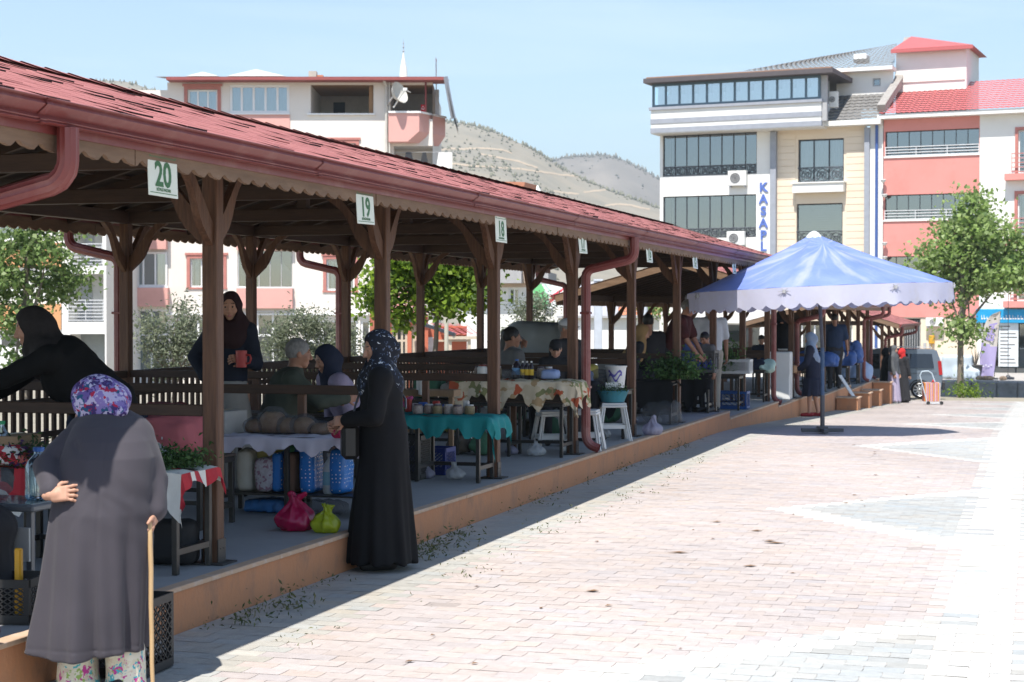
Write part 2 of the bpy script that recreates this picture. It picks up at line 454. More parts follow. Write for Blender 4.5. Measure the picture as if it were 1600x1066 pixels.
m_steel = M('black_steel_shoe', (.03, .03, .032), .45, (.05, .045, .04), ns=8)
XF, XR, XE, XBK, XRG = -4.72, -8.48, -4.12, -9.1, -6.6      # column lines, eaves, ridge
def make_pavilion(cols, y0, y1, dz, label, pipes, gable_far=True):
    g = thing('market_pavilion', label, 'pavilion', (XF, (y0 + y1) / 2, .25 + dz))
    zb = 2.63 + dz                                            # underside of the beams
    ze, zr = 2.672 + dz, 3.44 + dz                            # eave and ridge
    # columns with curved brackets
    for (X, front) in ((XF, 1), (XR, 0)):
        for y in cols:
            zf = plat(y)
            b = MB(m_wood); b.bx(X - .05, X + .05, y - .046, y + .046, zf + .004, zb, m_wood, .006)
            c = b.build('column', g)
            b = MB(m_steel); b.bx(X - .11, X + .11, y - .1, y + .1, zf + .0015, zf + .012, m_steel, .003)
            for (a0, a1, b0, b1) in ((-.056, -.0505, -.05, .05), (.0505, .056, -.05, .05)):
                b.bx(X + a0, X + a1, y + b0, y + b1, zf + .012, zf + .15, m_steel)
                for q in (-.02, .02):
                    b.cyl((X + (.056 if a0 > 0 else -.064), y + q, zf + .09), .007, .006, 6, m_steel)
            b.build('steel_shoe', c)
            # bracket outline in (out, up): S-shaped brace
            n = 9; inner = []; outer = []
            for i in range(n):
                t = i / (n - 1)
                u = .035 + .36 * t; v = -.42 + .42 * t
                wob = .02 * math.sin(t * math.pi * 2)
                inner.append((u + .03 + wob, v - .022 - wob)); outer.append((u - .034, v + .034))
            inner[0] = (.048, -.47); outer[0] = (.048, -.36); inner[-1] = (.45, -.003); outer[-1] = (.34, -.003)
            poly = inner + outer[::-1]
            for d in ((0, 1, 0), (0, -1, 0), ((-1, 0, 0) if front else (1, 0, 0))):
                b = MB(m_wood); dv = Vector(d); nv = Vector((0, 0, 1)).cross(dv)
                b.prism(poly, Vector((X, y, zb)) - nv * .024, dv, (0, 0, 1), nv * -1 if False else nv, .048, m_wood)
                b.build('bracket', c)
    # plates, tie beams, rafters
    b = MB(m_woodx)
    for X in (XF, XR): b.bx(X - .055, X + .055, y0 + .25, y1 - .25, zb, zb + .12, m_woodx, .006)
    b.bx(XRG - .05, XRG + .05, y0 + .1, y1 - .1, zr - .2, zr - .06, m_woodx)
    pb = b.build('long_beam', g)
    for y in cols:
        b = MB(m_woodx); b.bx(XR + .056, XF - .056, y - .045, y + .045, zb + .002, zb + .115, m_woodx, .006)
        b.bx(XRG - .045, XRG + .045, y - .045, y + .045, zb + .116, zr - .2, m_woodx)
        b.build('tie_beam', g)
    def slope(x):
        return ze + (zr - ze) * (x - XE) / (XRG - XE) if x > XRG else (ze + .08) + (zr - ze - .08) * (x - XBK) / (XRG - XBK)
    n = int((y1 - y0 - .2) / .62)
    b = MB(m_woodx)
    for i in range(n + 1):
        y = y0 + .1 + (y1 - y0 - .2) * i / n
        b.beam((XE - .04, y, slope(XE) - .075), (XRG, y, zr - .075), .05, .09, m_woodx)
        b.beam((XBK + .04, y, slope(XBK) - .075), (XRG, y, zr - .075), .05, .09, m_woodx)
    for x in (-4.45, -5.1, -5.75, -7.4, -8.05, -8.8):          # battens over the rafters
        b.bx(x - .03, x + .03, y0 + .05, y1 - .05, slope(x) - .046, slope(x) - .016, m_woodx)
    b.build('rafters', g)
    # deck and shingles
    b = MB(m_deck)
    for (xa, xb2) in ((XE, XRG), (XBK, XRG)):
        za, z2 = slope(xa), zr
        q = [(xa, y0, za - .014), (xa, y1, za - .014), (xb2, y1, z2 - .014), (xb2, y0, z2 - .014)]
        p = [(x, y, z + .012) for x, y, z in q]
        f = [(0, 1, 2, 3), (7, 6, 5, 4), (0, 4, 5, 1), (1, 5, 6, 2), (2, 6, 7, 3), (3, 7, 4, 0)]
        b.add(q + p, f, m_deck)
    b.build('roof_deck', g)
    b = MB(m_shin)
    for (xa, sg) in ((XE + .03, 1), (XBK - .03, -1)):
        za = slope(xa - .03 * sg) - .006
        d = Vector((XRG - xa, 0, zr - za)); Ls = d.length; d /= Ls
        nrm = Vector((-d.z, 0, d.x)) if d.x > 0 else Vector((d.z, 0, -d.x))
        nc = int(Ls / .142); ch = Ls / nc
        for r in range(nc):
            s0 = Vector((xa, 0, za)) + d * (r * ch); s1 = Vector((xa, 0, za)) + d * ((r + 1.25) * ch)
            if r == nc - 1: s1 = Vector((xa, 0, za)) + d * Ls
            tw = .235; y = y0 - .03 + (tw / 2 if r % 2 else 0) - tw
            while y < y1 + .03:
                a = max(y, y0 - .03) + .004; e = min(y + tw, y1 + .03) - .004
                if e - a > .03:
                    lf = .0018 + abs(rng.gauss(0, .0008)) + (rng.uniform(.004, .010) if (round(y / tw * 2) + r * 3) % 11 in (0, 1) and rng.random() < .62 or rng.random() < .03 else 0)
                    lf2 = lf if rng.random() < .6 else .0014
                    A = Vector((s0.x, a, s0.z)) + nrm * lf; B = Vector((s0.x, e, s0.z)) + nrm * lf2
                    Cc = Vector((s1.x, e, s1.z)) + nrm * .001; D = Vector((s1.x, a, s1.z)) + nrm * .001
                    A0 = A - nrm * (lf + .001); B0 = B - nrm * (lf2 + .001)
                    if sg > 0: b.add([A, B, Cc, D, A0, B0], [(0, 1, 2, 3)], m_shin); b.add([A, B, A0, B0], [(2, 3, 1, 0)], m_sedge if lf > .0085 else m_shin)
                    else: b.add([A, B, Cc, D], [(3, 2, 1, 0)], m_shin); b.add([A, B, A0, B0], [(0, 1, 3, 2)], m_shin)
                y += tw
    nk = int((y1 - y0) / .3)
    for i in range(nk):                                        # ridge caps
        ya = y0 + (y1 - y0) * i / nk; yb = ya + (y1 - y0) / nk + .04; t = .012
        for sg in (1, -1):
            dx = .13 * sg
            q = [(XRG, ya, zr + .022 + t), (XRG + dx, ya, slope(XRG + dx) + .016 + t), (XRG + dx, yb, slope(XRG + dx) + .016), (XRG, yb, zr + .022)]
            b.add(q, [(0, 1, 2, 3)] if sg > 0 else [(3, 2, 1, 0)], m_shin)
    b.build('shingle_roof', g)
    # barge boards at both gables
    for y in (y0, y1):
        b = MB(m_fasc)
        for (xa, sg) in ((XE, 1), (XBK, -1)):
            b.beam((xa, y, slope(xa) - .07), (XRG, y, zr - .07), .03, .15, m_fasc)
        b.build('barge_board', g)
    # gutters: ogee profile along the eaves
    for (xa, sg) in ((XE, 1), (XBK, -1)):
        zg = slope(xa)
        prof = [(-.005, -.02), (-.005, -.112), (.02, -.126), (.046, -.124), (.052, -.118), (.048, -.111), (.043, -.109), (.049, -.104), (.05, -.1), (.034, -.078), (.078, -.036), (.082, -.03), (.072, -.008), (.086, -.002), (.09, .004), (.08, .009), (.066, .004), (.062, -.02), (.022, -.076), (.003, -.1), (.003, -.02)]
        prof = [(p[0], p[1] * .8) for p in prof]; b = MB(m_gut); n = len(prof)
        segs = [y0 - .05 + (y1 - y0 + .1) * i / 12 for i in range(13)]
        for i in range(12):
            sag = rng.uniform(-.004, .004)
            vs_ = [(xa + p[0] * sg, yq, zg + p[1] + (sag if 0 < i < 12 else 0) * 0) for yq in (segs[i], segs[i + 1]) for p in prof]
            fs_ = [((j, (j + 1) % n, n + (j + 1) % n, n + j) if sg < 0 else (n + j, n + (j + 1) % n, (j + 1) % n, j)) for j in range(n)]
            b.add(vs_, fs_, m_gut)
        for yq in [y0 + .4 + 3.0 * q for q in range(int((y1 - y0) / 3))]:       # joint collars
            vs_ = [(xa + (p[0] * 1.05 + (.002 if p[0] > 0 else 0)) * sg, yy_, zg + p[1] * 1.03 - (.002 if p[1] < -.05 else 0)) for yy_ in (yq, yq + .055) for p in prof[2:15]]; n2 = 13
            b.add(vs_, [(n2 + j, n2 + j + 1, j + 1, j) for j in range(n2 - 1)], m_gut)
        for yq in (y0 - .05, y1 + .05): b.add([(xa + p[0] * sg, yq, zg + p[1]) for p in prof[:16]], [tuple(range(16))], m_gut)
        b.build('gutter', g, 40)
        b = MB(m_gut); b.bx(xa - .02 * sg - .006, xa - .02 * sg + .006, y0, y1, zg - .132, zg - .02, m_gut); b.build('eaves_flashing', g)
        # scalloped fascia board below it
        b = MB(m_fasc); x1_ = xa - .034 * sg; top_ = zg - .09; bot_ = zg - .196
        y = y0
        while y < y1 - .2:
            Lb = min(rng.uniform(1.3, 2.2), y1 - y)
            k = max(6, int(Lb / .0225)); tp = []; bt = []; jx = rng.uniform(-.003, .003)
            ph = rng.uniform(0, 1)
            for i in range(k + 1):
                yq = y + .003 + (Lb - .006) * i / k
                p = (yq - y0) / .178
                z = bot_ + .014 * math.cos(2 * math.pi * p) + .006 * math.cos(4 * math.pi * p + .8)
                tp.append((yq, top_)); bt.append((yq, z))
            vs_ = [(x1_ + jx + .011 * s_, q[0], q[1]) for s_ in (1, -1) for q in bt + tp]
            m1 = k + 1; nn = 2 * m1; fs_ = []
            for i in range(k):
                fs_.append((i, i + 1, m1 + i + 1, m1 + i)); fs_.append((nn + m1 + i, nn + m1 + i + 1, nn + i + 1, nn + i))
                fs_.append((nn + i, nn + i + 1, i + 1, i))
            fs_.append((0, m1, nn + m1, nn)); fs_.append((nn + k, nn + m1 + k, m1 + k, k))
            b.add(vs_, fs_, m_fasc)
            y += Lb
        b.build('scalloped_board', g)
    # downpipes: outlet under the gutter, back to the column, down to the floor
    for (y, side, to_floor) in pipes:
        xa, sg, X = (XE, 1, XF) if side > 0 else (XBK, -1, XR)
        zg = slope(xa); xo = xa + .035 * sg; xc = X + (.05 + .05) * sg; zf = plat(y)
        pts = [(xo, zg - .10), (xo, zg - .24)]
        for i in range(1, 7):
            a = i / 6 * math.pi * .44; pts.append((xo - sg * .11 * (1 - math.cos(a)), zg - .24 - .11 * math.sin(a)))
        xl, zl = pts[-1]; xe = xc + sg * .10
        ze_ = zl - abs(xl - xe) * .2
        for i in range(0, 7):
            a = i / 6 * math.pi * .46; pts.append((xe - sg * .1 * math.sin(a), ze_ - .1 * (1 - math.cos(a)) - .01))
        pts += [(xc, ze_ - .25), (xc, zf + .22)]
        for i in range(1, 7):
            a = i / 6 * math.pi * .4; pts.append((xc + sg * .11 * (1 - math.cos(a)), zf + .22 - .15 * math.sin(a)))
        pts.append((pts[-1][0] + sg * .07, pts[-1][1] - .025))
        b = MB(m_gut); P3 = [Vector((p[0], y, p[1])) for p in pts]
        # fluted section
        ring = []
        for q in range(24):
            a = 2 * math.pi * q / 24; ring.append((1 + (.05 if q % 2 else -.05)) * .047)
        vs_ = []; fs_ = []; K = len(P3)
        for i, p in enumerate(P3):
            t = (P3[min(i + 1, K - 1)] - P3[max(i - 1, 0)]).normalized(); u = Vector((0, 1, 0)); w_ = t.cross(u)
            for q in range(24):
                a = 2 * math.pi * q / 24; sc = 1 + (.06 if 2 <= i <= 15 and i % 2 else 0)
                vs_.append(p + (u * math.cos(a) + w_ * math.sin(a)) * ring[q] * sc)
        for i in range(K - 1):
            for q in range(24): fs_.append((i * 24 + q, i * 24 + (q + 1) % 24, (i + 1) * 24 + (q + 1) % 24, (i + 1) * 24 + q))
        b.add(vs_, fs_, m_gut)
        for zz in (zf + .7, zf + 1.5):
            b.bx(xc - .055, xc + .055, y - .055, y + .055, zz, zz + .025, m_gut, .004)
        b.build('downpipe', g, 50)
    return g
SP = 2.82
COLS1 = [9.42 + SP * k for k in range(-1, 9)]
pav1 = make_pavilion(COLS1, 6.1, 32.6, 0, 'long brown timber market pavilion under a red shingle roof with numbered stalls', [(6.75, 1, 1), (18.06, 1, 1), (32.0 + .12, 1, 1), (17.9 + 2.82, -1, 1), (15.1, -1, 1), (32.0, -1, 1)])
COLS2 = [35.3 + 2.8 * k for k in range(7)]
pav2 = make_pavilion(COLS2, 33.1, 53.0, -.62, 'lower second market pavilion, mostly hidden behind the blue umbrella', [(35.42, 1, 1), (50.0, 1, 1), (52.2, 1, 1)])
COLS3 = [57.3 + 2.8 * k for k in range(4)]
pav3 = make_pavilion(COLS3, 56.7, 66.5, -1.25, 'last short market pavilion beyond the woman in the grey shawl', [(57.4, 1, 1), (64.5, 1, 1)])
# ---------------------------------------------------------------- buildings
class Fac:
    """a building front: pixels of the photo to points on the front plane"""
    def __init__(s, px, depth, rot, lab=None):
        s.O = at_d(px, 491, depth); s.O.z = 0; s.r = rot
        s.ux = Vector((math.cos(rot), math.sin(rot), 0)); s.n = Vector((-math.sin(rot), math.cos(rot), 0))
    def P(s, px, py, off=0.0):
        r = ray(px, py); o = s.O + s.n * off
        t = (o - CAM).dot(s.n) / r.dot(s.n); p = CAM + r * t - o
        return p.dot(s.ux), (CAM + r * t).z
    def W(s, x, off, z): return s.O + s.ux * x + s.n * off + Vector((0, 0, z))
    def bx(s, mb, x0, x1, z0, z1, o0, o1, mat=None, bev=0):
        mb.box(s.W((x0 + x1) / 2, (o0 + o1) / 2, (z0 + z1) / 2), (abs(x1 - x0), abs(o1 - o0), abs(z1 - z0)), mat, s.r, bev)
    def rect(s, px0, py0, px1, py1, off=0.0):
        """local rectangle (x0,x1,z0,z1) from the pixel corners, measured at their middles"""
        pm = (py0 + py1) / 2; xm = (px0 + px1) / 2
        return s.P(px0, pm, off)[0], s.P(px1, pm, off)[0], s.P(xm, py1, off)[1], s.P(xm, py0, off)[1]
    def wall(s, mb, x0, x1, z0, z1, holes, mat, off=0.0, dep=.25, back=None, room=0.0):
        xs = sorted({x0, x1, *[min(max(v, x0), x1) for h in holes for v in h[:2]]}); zs = sorted({z0, z1, *[min(max(v, z0), z1) for h in holes for v in h[2:4]]})
        for i in range(len(xs) - 1):
            for j in range(len(zs) - 1):
                cx, cz = (xs[i] + xs[i + 1]) / 2, (zs[j] + zs[j + 1]) / 2
                if any(h[0] < cx < h[1] and h[2] < cz < h[3] for h in holes): continue
                mb.quad(s.W(xs[i], off, zs[j]), s.W(xs[i + 1], off, zs[j]), s.W(xs[i + 1], off, zs[j + 1]), s.W(xs[i], off, zs[j + 1]), mat)
        for h in holes:
            a, b, c, d = h[:4]; e = off + (h[4] if len(h) > 4 else dep); bm = (h[5] if len(h) > 5 else back) or mat
            mb.quad(s.W(a, off, c), s.W(a, off, d), s.W(a, e, d), s.W(a, e, c), mat); mb.quad(s.W(b, off, d), s.W(b, off, c), s.W(b, e, c), s.W(b, e, d), mat)
            mb.quad(s.W(a, off, d), s.W(b, off, d), s.W(b, e, d), s.W(a, e, d), (h[6] if len(h) > 6 else mat)); mb.quad(s.W(b, off, c), s.W(a, off, c), s.W(a, e, c), s.W(b, e, c), mat)
            mb.quad(s.W(a, e, c), s.W(b, e, c), s.W(b, e, d), s.W(a, e, d), bm)
m_white = M('white_render', (.78, .77, .74), .85, (.70, .69, .66), ns=.6, namt=.7, dirt=(.55, .53, .5), dirt_s=.8, dirt_amt=.25, bump=.1, bs=30)
m_cream = M('cream_render', (.74, .69, .64), .85, (.68, .63, .58), ns=.6, dirt=(.5, .46, .42), dirt_s=.7, dirt_amt=.25, bump=.1, bs=30)
m_pink = M('pink_render', (.66, .36, .32), .85, (.60, .32, .285), ns=.8, dirt=(.48, .25, .22), dirt_s=1, dirt_amt=.3)
m_redr = M('brick_red_render', (.66, .27, .24), .85, (.60, .24, .21), ns=.8, dirt=(.42, .16, .13), dirt_s=1, dirt_amt=.3)
m_beige = M('beige_cladding', (.74, .63, .50), .75, (.66, .55, .43), ns=1.2, stretch=(.4, .4, 2))
m_band = M('grey_trim', (.33, .35, .40), .7)
m_grey = M('grey_paint', (.42, .42, .43), .7)
m_dark = M('dark_interior', (.035, .035, .04), .9)
m_dim = M('dim_interior', (.16, .15, .15), .9)
m_wfr = M('white_window_frame', (.78, .78, .78), .4, (.72, .72, .73))
m_dfr = M('dark_window_frame', (.035, .04, .05), .4)
m_pfr = M('pink_window_surround', (.50, .20, .17), .8)
m_cur = M('net_curtain', (.72, .74, .76), .9, (.52, .55, .58), ns=9, stretch=(3, 3, .05), namt=.5)
m_gl = M_glass('window_glass', base=.2, see=.72)
m_gld = M_glass('tinted_glass', (.5, .6, .75), base=.2, see=.6)
m_glg = M_glass('shop_glass', (.55, .8, .78), base=.16, see=.75)
m_rail = M('white_railing_paint', (.7, .7, .72), .4)
m_ironr = M('wrought_iron', (.12, .13, .15), .5)
m_tile = M('grey_roof_tile', (.20, .195, .19), .85, (.13, .125, .12), ns=6, dirt=(.3, .28, .25), dirt_s=2, dirt_amt=.4)
m_rtile = M('red_roof_sheet', (.46, .12, .12), .6, (.40, .10, .10), ns=1.5)
m_ttile = M('terracotta_tile', (.50, .21, .12), .85, (.36, .14, .08), ns=5, namt=.6)
m_soff = M('timber_soffit', (.34, .19, .085), .6, (.22, .115, .05), ns=3, stretch=(.6, 6, 6))
m_pipe = M('pale_downpipe', (.6, .58, .54), .5)
m_acw = M('white_casing', (.74, .74, .72), .45)
def window(f, par, r, nx=2, nz=1, off=.1, fr=m_wfr, gl=m_gl, fw=.06, curtain=.0, back=m_dim, split=None, label=None):
    """frame part with pane and curtain below it; r local rect"""
    x0, x1, z0, z1 = r; b = MB(fr)
    f.bx(b, x0, x0 + fw, z0, z1, off, off + .07, fr); f.bx(b, x1 - fw, x1, z0, z1, off, off + .07, fr)
    f.bx(b, x0 + fw, x1 - fw, z0, z0 + fw, off + .002, off + .068, fr); f.bx(b, x0 + fw, x1 - fw, z1 - fw, z1, off + .002, off + .068, fr)
    for i in range(1, nx):
        x = x0 + (x1 - x0) * i / nx; f.bx(b, x - fw * .45, x + fw * .45, z0 + fw, z1 - fw, off + .004, off + .064, fr)
    for j in range(1, nz):
        z = z0 + (z1 - z0) * (split if split else j / nz); f.bx(b, x0 + fw, x1 - fw, z - fw * .45, z + fw * .45, off + .006, off + .06, fr)
    o = b.build('window', par)
    if label: o['label'] = label
    b = MB(gl); b.quad(f.W(x0 + fw, off + .035, z0 + fw), f.W(x1 - fw, off + .035, z0 + fw), f.W(x1 - fw, off + .035, z1 - fw), f.W(x0 + fw, off + .035, z1 - fw)); b.build('pane', o)
    if curtain > 0:
        b = MB(m_cur); n = max(6, int((x1 - x0) / .09)); e = off + .16
        keep = [(0, curtain / 2), (1 - curtain / 2, 1)] if curtain < 1 else [(0, 1)]
        for (a, c) in keep:
            k = max(3, int(n * (c - a))); vs_ = []
            for i in range(k + 1):
                x = x0 + fw + (x1 - x0 - 2 * fw) * (a + (c - a) * i / k); d = e + .03 * math.sin(i * 2.1) + .015 * math.sin(i * .7)
                vs_ += [f.W(x, d, z0 + fw), f.W(x, d, z1 - fw)]
            b.add(vs_, [(2 * i, 2 * i + 2, 2 * i + 3, 2 * i + 1) for i in range(k)])
        b.build('curtain', o)
    return o
def ac_unit(f, par, px0, py0, px1, py1, off=0):
    x0, x1, z0, z1 = f.rect(px0, py0, px1, py1, off)
    b = MB(m_acw); f.bx(b, x0, x1, z0, z1, off - .32, off - .04, m_acw, .02)
    for x in (x0 + .1, x1 - .1): f.bx(b, x - .02, x + .02, z0 - .06, z0 - .004, off - .3, off - .003, m_band)
    o = b.build('air_conditioner', par)
    b = MB(m_dim); cx, cz, r = x0 + (x1 - x0) * .4, (z0 + z1) / 2, min(z1 - z0, x1 - x0) * .36; n = 20
    b.add([f.W(cx + r * math.cos(i * 2 * math.pi / n), off - .322, cz + r * math.sin(i * 2 * math.pi / n)) for i in range(n)], [tuple(range(n))], M('fan_dark', (.1, .1, .11), .6))
    for q in (.35, .65, .95):
        b.tube([f.W(cx + r * q * math.cos(i * 2 * math.pi / n), off - .33, cz + r * q * math.sin(i * 2 * math.pi / n)) for i in range(n)], .008, 4, m_acw, closed=True)
    b.build('fan_grille', o); return o
def railing(f, par, x0, x1, z0, z1, off, mat=m_rail, n=4, bars=False, name='railing'):
    b = MB(mat)
    for i in range(n):
        z = z0 + (z1 - z0) * i / (n - 1); f.bx(b, x0, x1, z - .018, z + .018, off - .02, off + .02, mat)
    k = max(2, int((x1 - x0) / (.12 if bars else 1.1)))
    for i in range(k + 1):
        x = x0 + .02 + (x1 - x0 - .04) * i / k; f.bx(b, x - .014, x + .014, z0 - .02, z1 - .019, off - .013, off + .013, mat)
    return b.build(name, par)
def lattice(f, par, x0, x1, z0, z1, off):
    b = MB(m_ironr); f.bx(b, x0, x1, z1 - .03, z1, off - .02, off + .02, m_ironr); f.bx(b, x0, x1, z0, z0 + .03, off - .02, off + .02, m_ironr)
    k = max(2, int((x1 - x0) / (z1 - z0) + .5)); w = (x1 - x0) / k
    for i in range(k):
        cx = x0 + w * (i + .5); cz = (z0 + z1) / 2; r = min(w, z1 - z0) * .42
        for rr in (r, r * .5):
            b.tube([f.W(cx + rr * math.cos(a * math.pi / 6), off, cz + rr * math.sin(a * math.pi / 6)) for a in range(12)], .02, 4, m_ironr, closed=True)
        for sx in (-1, 1):
            b.tube([f.W(cx - w / 2 * sx, off, z0 + .03), f.W(cx + w / 2 * sx, off, z1 - .03)], .016, 4, m_ironr)
    return b.build('railing', par)
def tile_slope(mb, a, b, c, d, mat, cw=.3, rh=.035):
    """pantile slope: a,b eave corners, d,c ridge corners; corrugated across"""
    a, b, c, d = map(Vector, (a, b, c, d)); n = max(2, int((b - a).length / cw)); rows = max(1, int((d - a).length / .38))
    nr = (b - a).cross(d - a).normalized()
    if nr.z < 0: nr = -nr
    S4 = 4
    for r in range(rows):
        t0, t1 = r / rows, (r + 1.0) / rows
        p0, q0, p1, q1 = a.lerp(d, t0), b.lerp(c, t0), a.lerp(d, t1), b.lerp(c, t1); vs_ = []
        k = n * S4
        for i in range(k + 1):
            h = rh * (math.sin(2 * math.pi * i / S4) * .5 + .5)
            vs_ += [p0.lerp(q0, i / k) + nr * (h + .03), p1.lerp(q1, i / k) + nr * h]
        mb.add(vs_, [(2 * i, 2 * i + 2, 2 * i + 3, 2 * i + 1) for i in range(k)], mat)
# ---- white apartment block with the vertical shop letters
f = Fac(1200, 85, -.125)
GR = -1.75
bd = thing('apartment_block', 'white and beige apartment block with tall vertical blue letters and a glazed top floor', 'building', f.W(0, 0, GR))
x0 = f.P(1031, 350)[0]; x1 = f.P(1379, 350)[0]; zt = f.P(1200, 200)[1]
wl = MB(m_white)
# left white bay
hA = f.rect(1035.6, 209, 1182.5, 274); hB = f.rect(1036, 305.5, 1181.5, 372); xb = f.P(1204, 300)[0]
z_over = f.P(1150, 203)[1]
g1 = f.rect(1036, 505, 1200, 556); holes = [hA + (1.2, m_dark), hB + (1.2, m_dark), (x0 + .5, xb - .5, GR + .6, g1[3], .6, m_dim)]
f.wall(wl, x0, xb, GR, z_over + .3, holes, m_white)
wl.quad(f.W(x0, 0, GR), f.W(x0, 12, GR), f.W(x0, 12, z_over + .3), f.W(x0, 0, z_over + .3), m_white)
# right beige bay set back a little
xc = f.P(1213, 300)[0]; xd = f.P(1351, 300)[0]
hC = f.rect(1247, 217, 1318.5, 286, .15); hD = f.rect(1244.5, 318, 1316.5, 388, .15)
f.wall(wl, xc, xd, GR, f.P(1280, 201)[1] + .3, [hC + (.9, m_dim), hD + (.5, m_grey), (xc + .6, xd - .6, GR + .6, g1[3], .6, m_dim)], m_beige, .15)
wl.build('wall', bd)
b = MB(m_beige)                                          # boards of the cladding as shallow battens
zz = GR + 3.6; b9 = []
while zz < f.P(1280, 204)[1]:
    f.bx(b, xc + .01, hC[0] - .13, zz, zz + .3, .125, .149, m_beige); b9.append((hC[1] + .13, xd - .01, zz)); zz += .325
b.build('cladding_boards', bd); b = MB(m_beige)
for q in b9: f.bx(b, q[0], q[1], q[2], q[2] + .3, .125, .149, m_beige)
b.build('cladding_boards', bd)
b = MB(m_band)
for (a, c) in ((1204, 1213), (1351, 1359)):
    xa, xe = f.P(a, 300)[0], f.P(c, 300)[0]; f.bx(b, xa, xe, GR, f.P(1280, 203)[1], -.12, .149, m_band)
b.build('grey_pilaster', bd)
b = MB(m_white); f.bx(b, f.P(1359, 300)[0], x1, GR, f.P(1370, 190)[1], .05, 11, m_white); b.build('party_wall', bd)
b = MB(M('blue_pipe', (.06, .12, .35), .4)); xq = f.P(1369.7, 300)[0]; b.tube([f.W(xq, -.02, GR), f.W(xq, -.02, f.P(1370, 192)[1])], .07, 8); b.build('downpipe', bd)
# windows of the left bay (tinted folding panes), railings
for h, nm in ((hA, 8), (hB, 8)):
    window(f, bd, h, nm, 1, .12, m_dfr, m_gld, .05, 0)
    lattice(f, bd, h[0] + .02, h[1] - .02, h[2] + .02, h[2] + .5, .04)
    b = MB(m_cur); f.bx(b, h[0] + (h[1] - h[0]) * .05, h[0] + (h[1] - h[0]) * .7, h[2] + .3, h[3] - .1, .7, .72, M('grey_blind', (.2, .22, .26), .8, (.13, .15, .18), ns=6, stretch=(3, 3, .1))); b.build('blind', bd)
window(f, bd, hC, 3, 1, .3, m_dfr, m_gl, .07, 1); lattice(f, bd, hC[0], hC[1], hC[2] + .05, hC[2] + .78, .12)
window(f, bd, hD, 1, 1, .3, m_dfr, m_gl, .06, 0); lattice(f, bd, hD[0], hD[1], hD[2] + .02, hD[2] + .85, .12)
b = MB(m_grey); zz = hD[2] + .8
while zz < hD[3]: f.bx(b, hD[0], hD[1], zz, zz + .1, .42, .45, M('roller_shutter', (.2, .21, .22), .5)); zz += .11
b.build('roller_shutter', bd)
b = MB(m_white)
r = f.rect(1241, 287, 1320, 301); f.bx(b, r[0], r[1], r[2], r[3], -.35, .148, m_white); f.bx(b, r[0] - .06, r[1] + .06, r[3] + .002, r[3] + .06, -.42, .148, m_white)
b.build('balcony_slab', bd)
gg = (x0 + .5, xb - .5, GR + .6, g1[3]); window(f, bd, gg, 5, 1, .15, m_wfr, m_glg, .08, 0)
gg = (xc + .6, xd - .6, GR + .6, g1[3]); window(f, bd, gg, 5, 1, .3, m_wfr, m_glg, .08, 0)
# overhanging top storey
o0 = -1.1
xl, xr = f.P(1017, 185, o0)[0], f.P(1283, 185, o0)[0]
zb_, zm_ = f.P(1150, 203.5, o0)[1], f.P(1150, 166, o0)[1]; zt_ = f.P(1150, 124.5, o0)[1]
b = MB(m_white); f.bx(b, xl, xr, zb_, zm_, o0, 9, m_white); b.build('parapet', bd)
b = MB(m_band)
for py in (184, 198.5): z = f.P(1150, py, o0)[1]; f.bx(b, xl - .02, xr + .02, z - .12, z + .12, o0 - .035, o0 + .2, m_band)
f.bx(b, xl - .08, xr + .05, zm_ + .002, zm_ + .14, o0 - .1, o0 + .25, m_band)
b.build('grey_trim', bd)
rt = (xl + .05, xr - .05, zm_ + .142, zt_); b = MB(m_dim); f.bx(b, rt[0] + .1, rt[1] - .1, zm_ + .142, zt_ - .01, o0 + 2.2, o0 + 2.3, M('terrace_wall', (.45, .48, .48), .9)); b.build('terrace_wall', bd)
window(f, bd, rt, 12, 1, o0 + .05, M('slate_frame', (.09, .15, .2), .4), M_glass('terrace_glass', (.6, .9, .95), base=.4, see=.8), .12, 0)
b = MB(m_cur); f.bx(b, rt[0] + .2, rt[1] - .2, rt[2] + .1, rt[2] + .62, o0 + .35, o0 + .36, m_cur)
for i in range(12):
    a = rt[0] + (rt[1] - rt[0]) * i / 12; f.bx(b, a + .12, a + (rt[1] - rt[0]) / 12 * .85, rt[2] + .63, rt[3] - .15, o0 + .6, o0 + .61, m_cur)
b.build('curtain', bd)
b = MB(m_dfr); xo0 = f.P(1005, 124, o0 - .6)[0]; xo1 = f.P(1301, 124, o0 - .6)[0]
f.bx(b, xo0, xo1, zt_ + .001, zt_ + .22, o0 - .6, 9.5, M('terrace_roof_edge', (.10, .085, .09), .6))
f.bx(b, xo0 + .1, xo1 - .1, zt_ + .221, zt_ + .3, o0 - .45, 9.3, M('terrace_roof_top', (.34, .2, .14), .8)); b.build('terrace_roof', bd)
xs_ = f.P(1290, 140, 0)[0]
b = MB(m_grey); f.bx(b, xr - .04, xr + .25, zm_ - .9, zt_ - .01, o0 + .1, o0 + .35, m_grey); b.build('corner_post', bd)
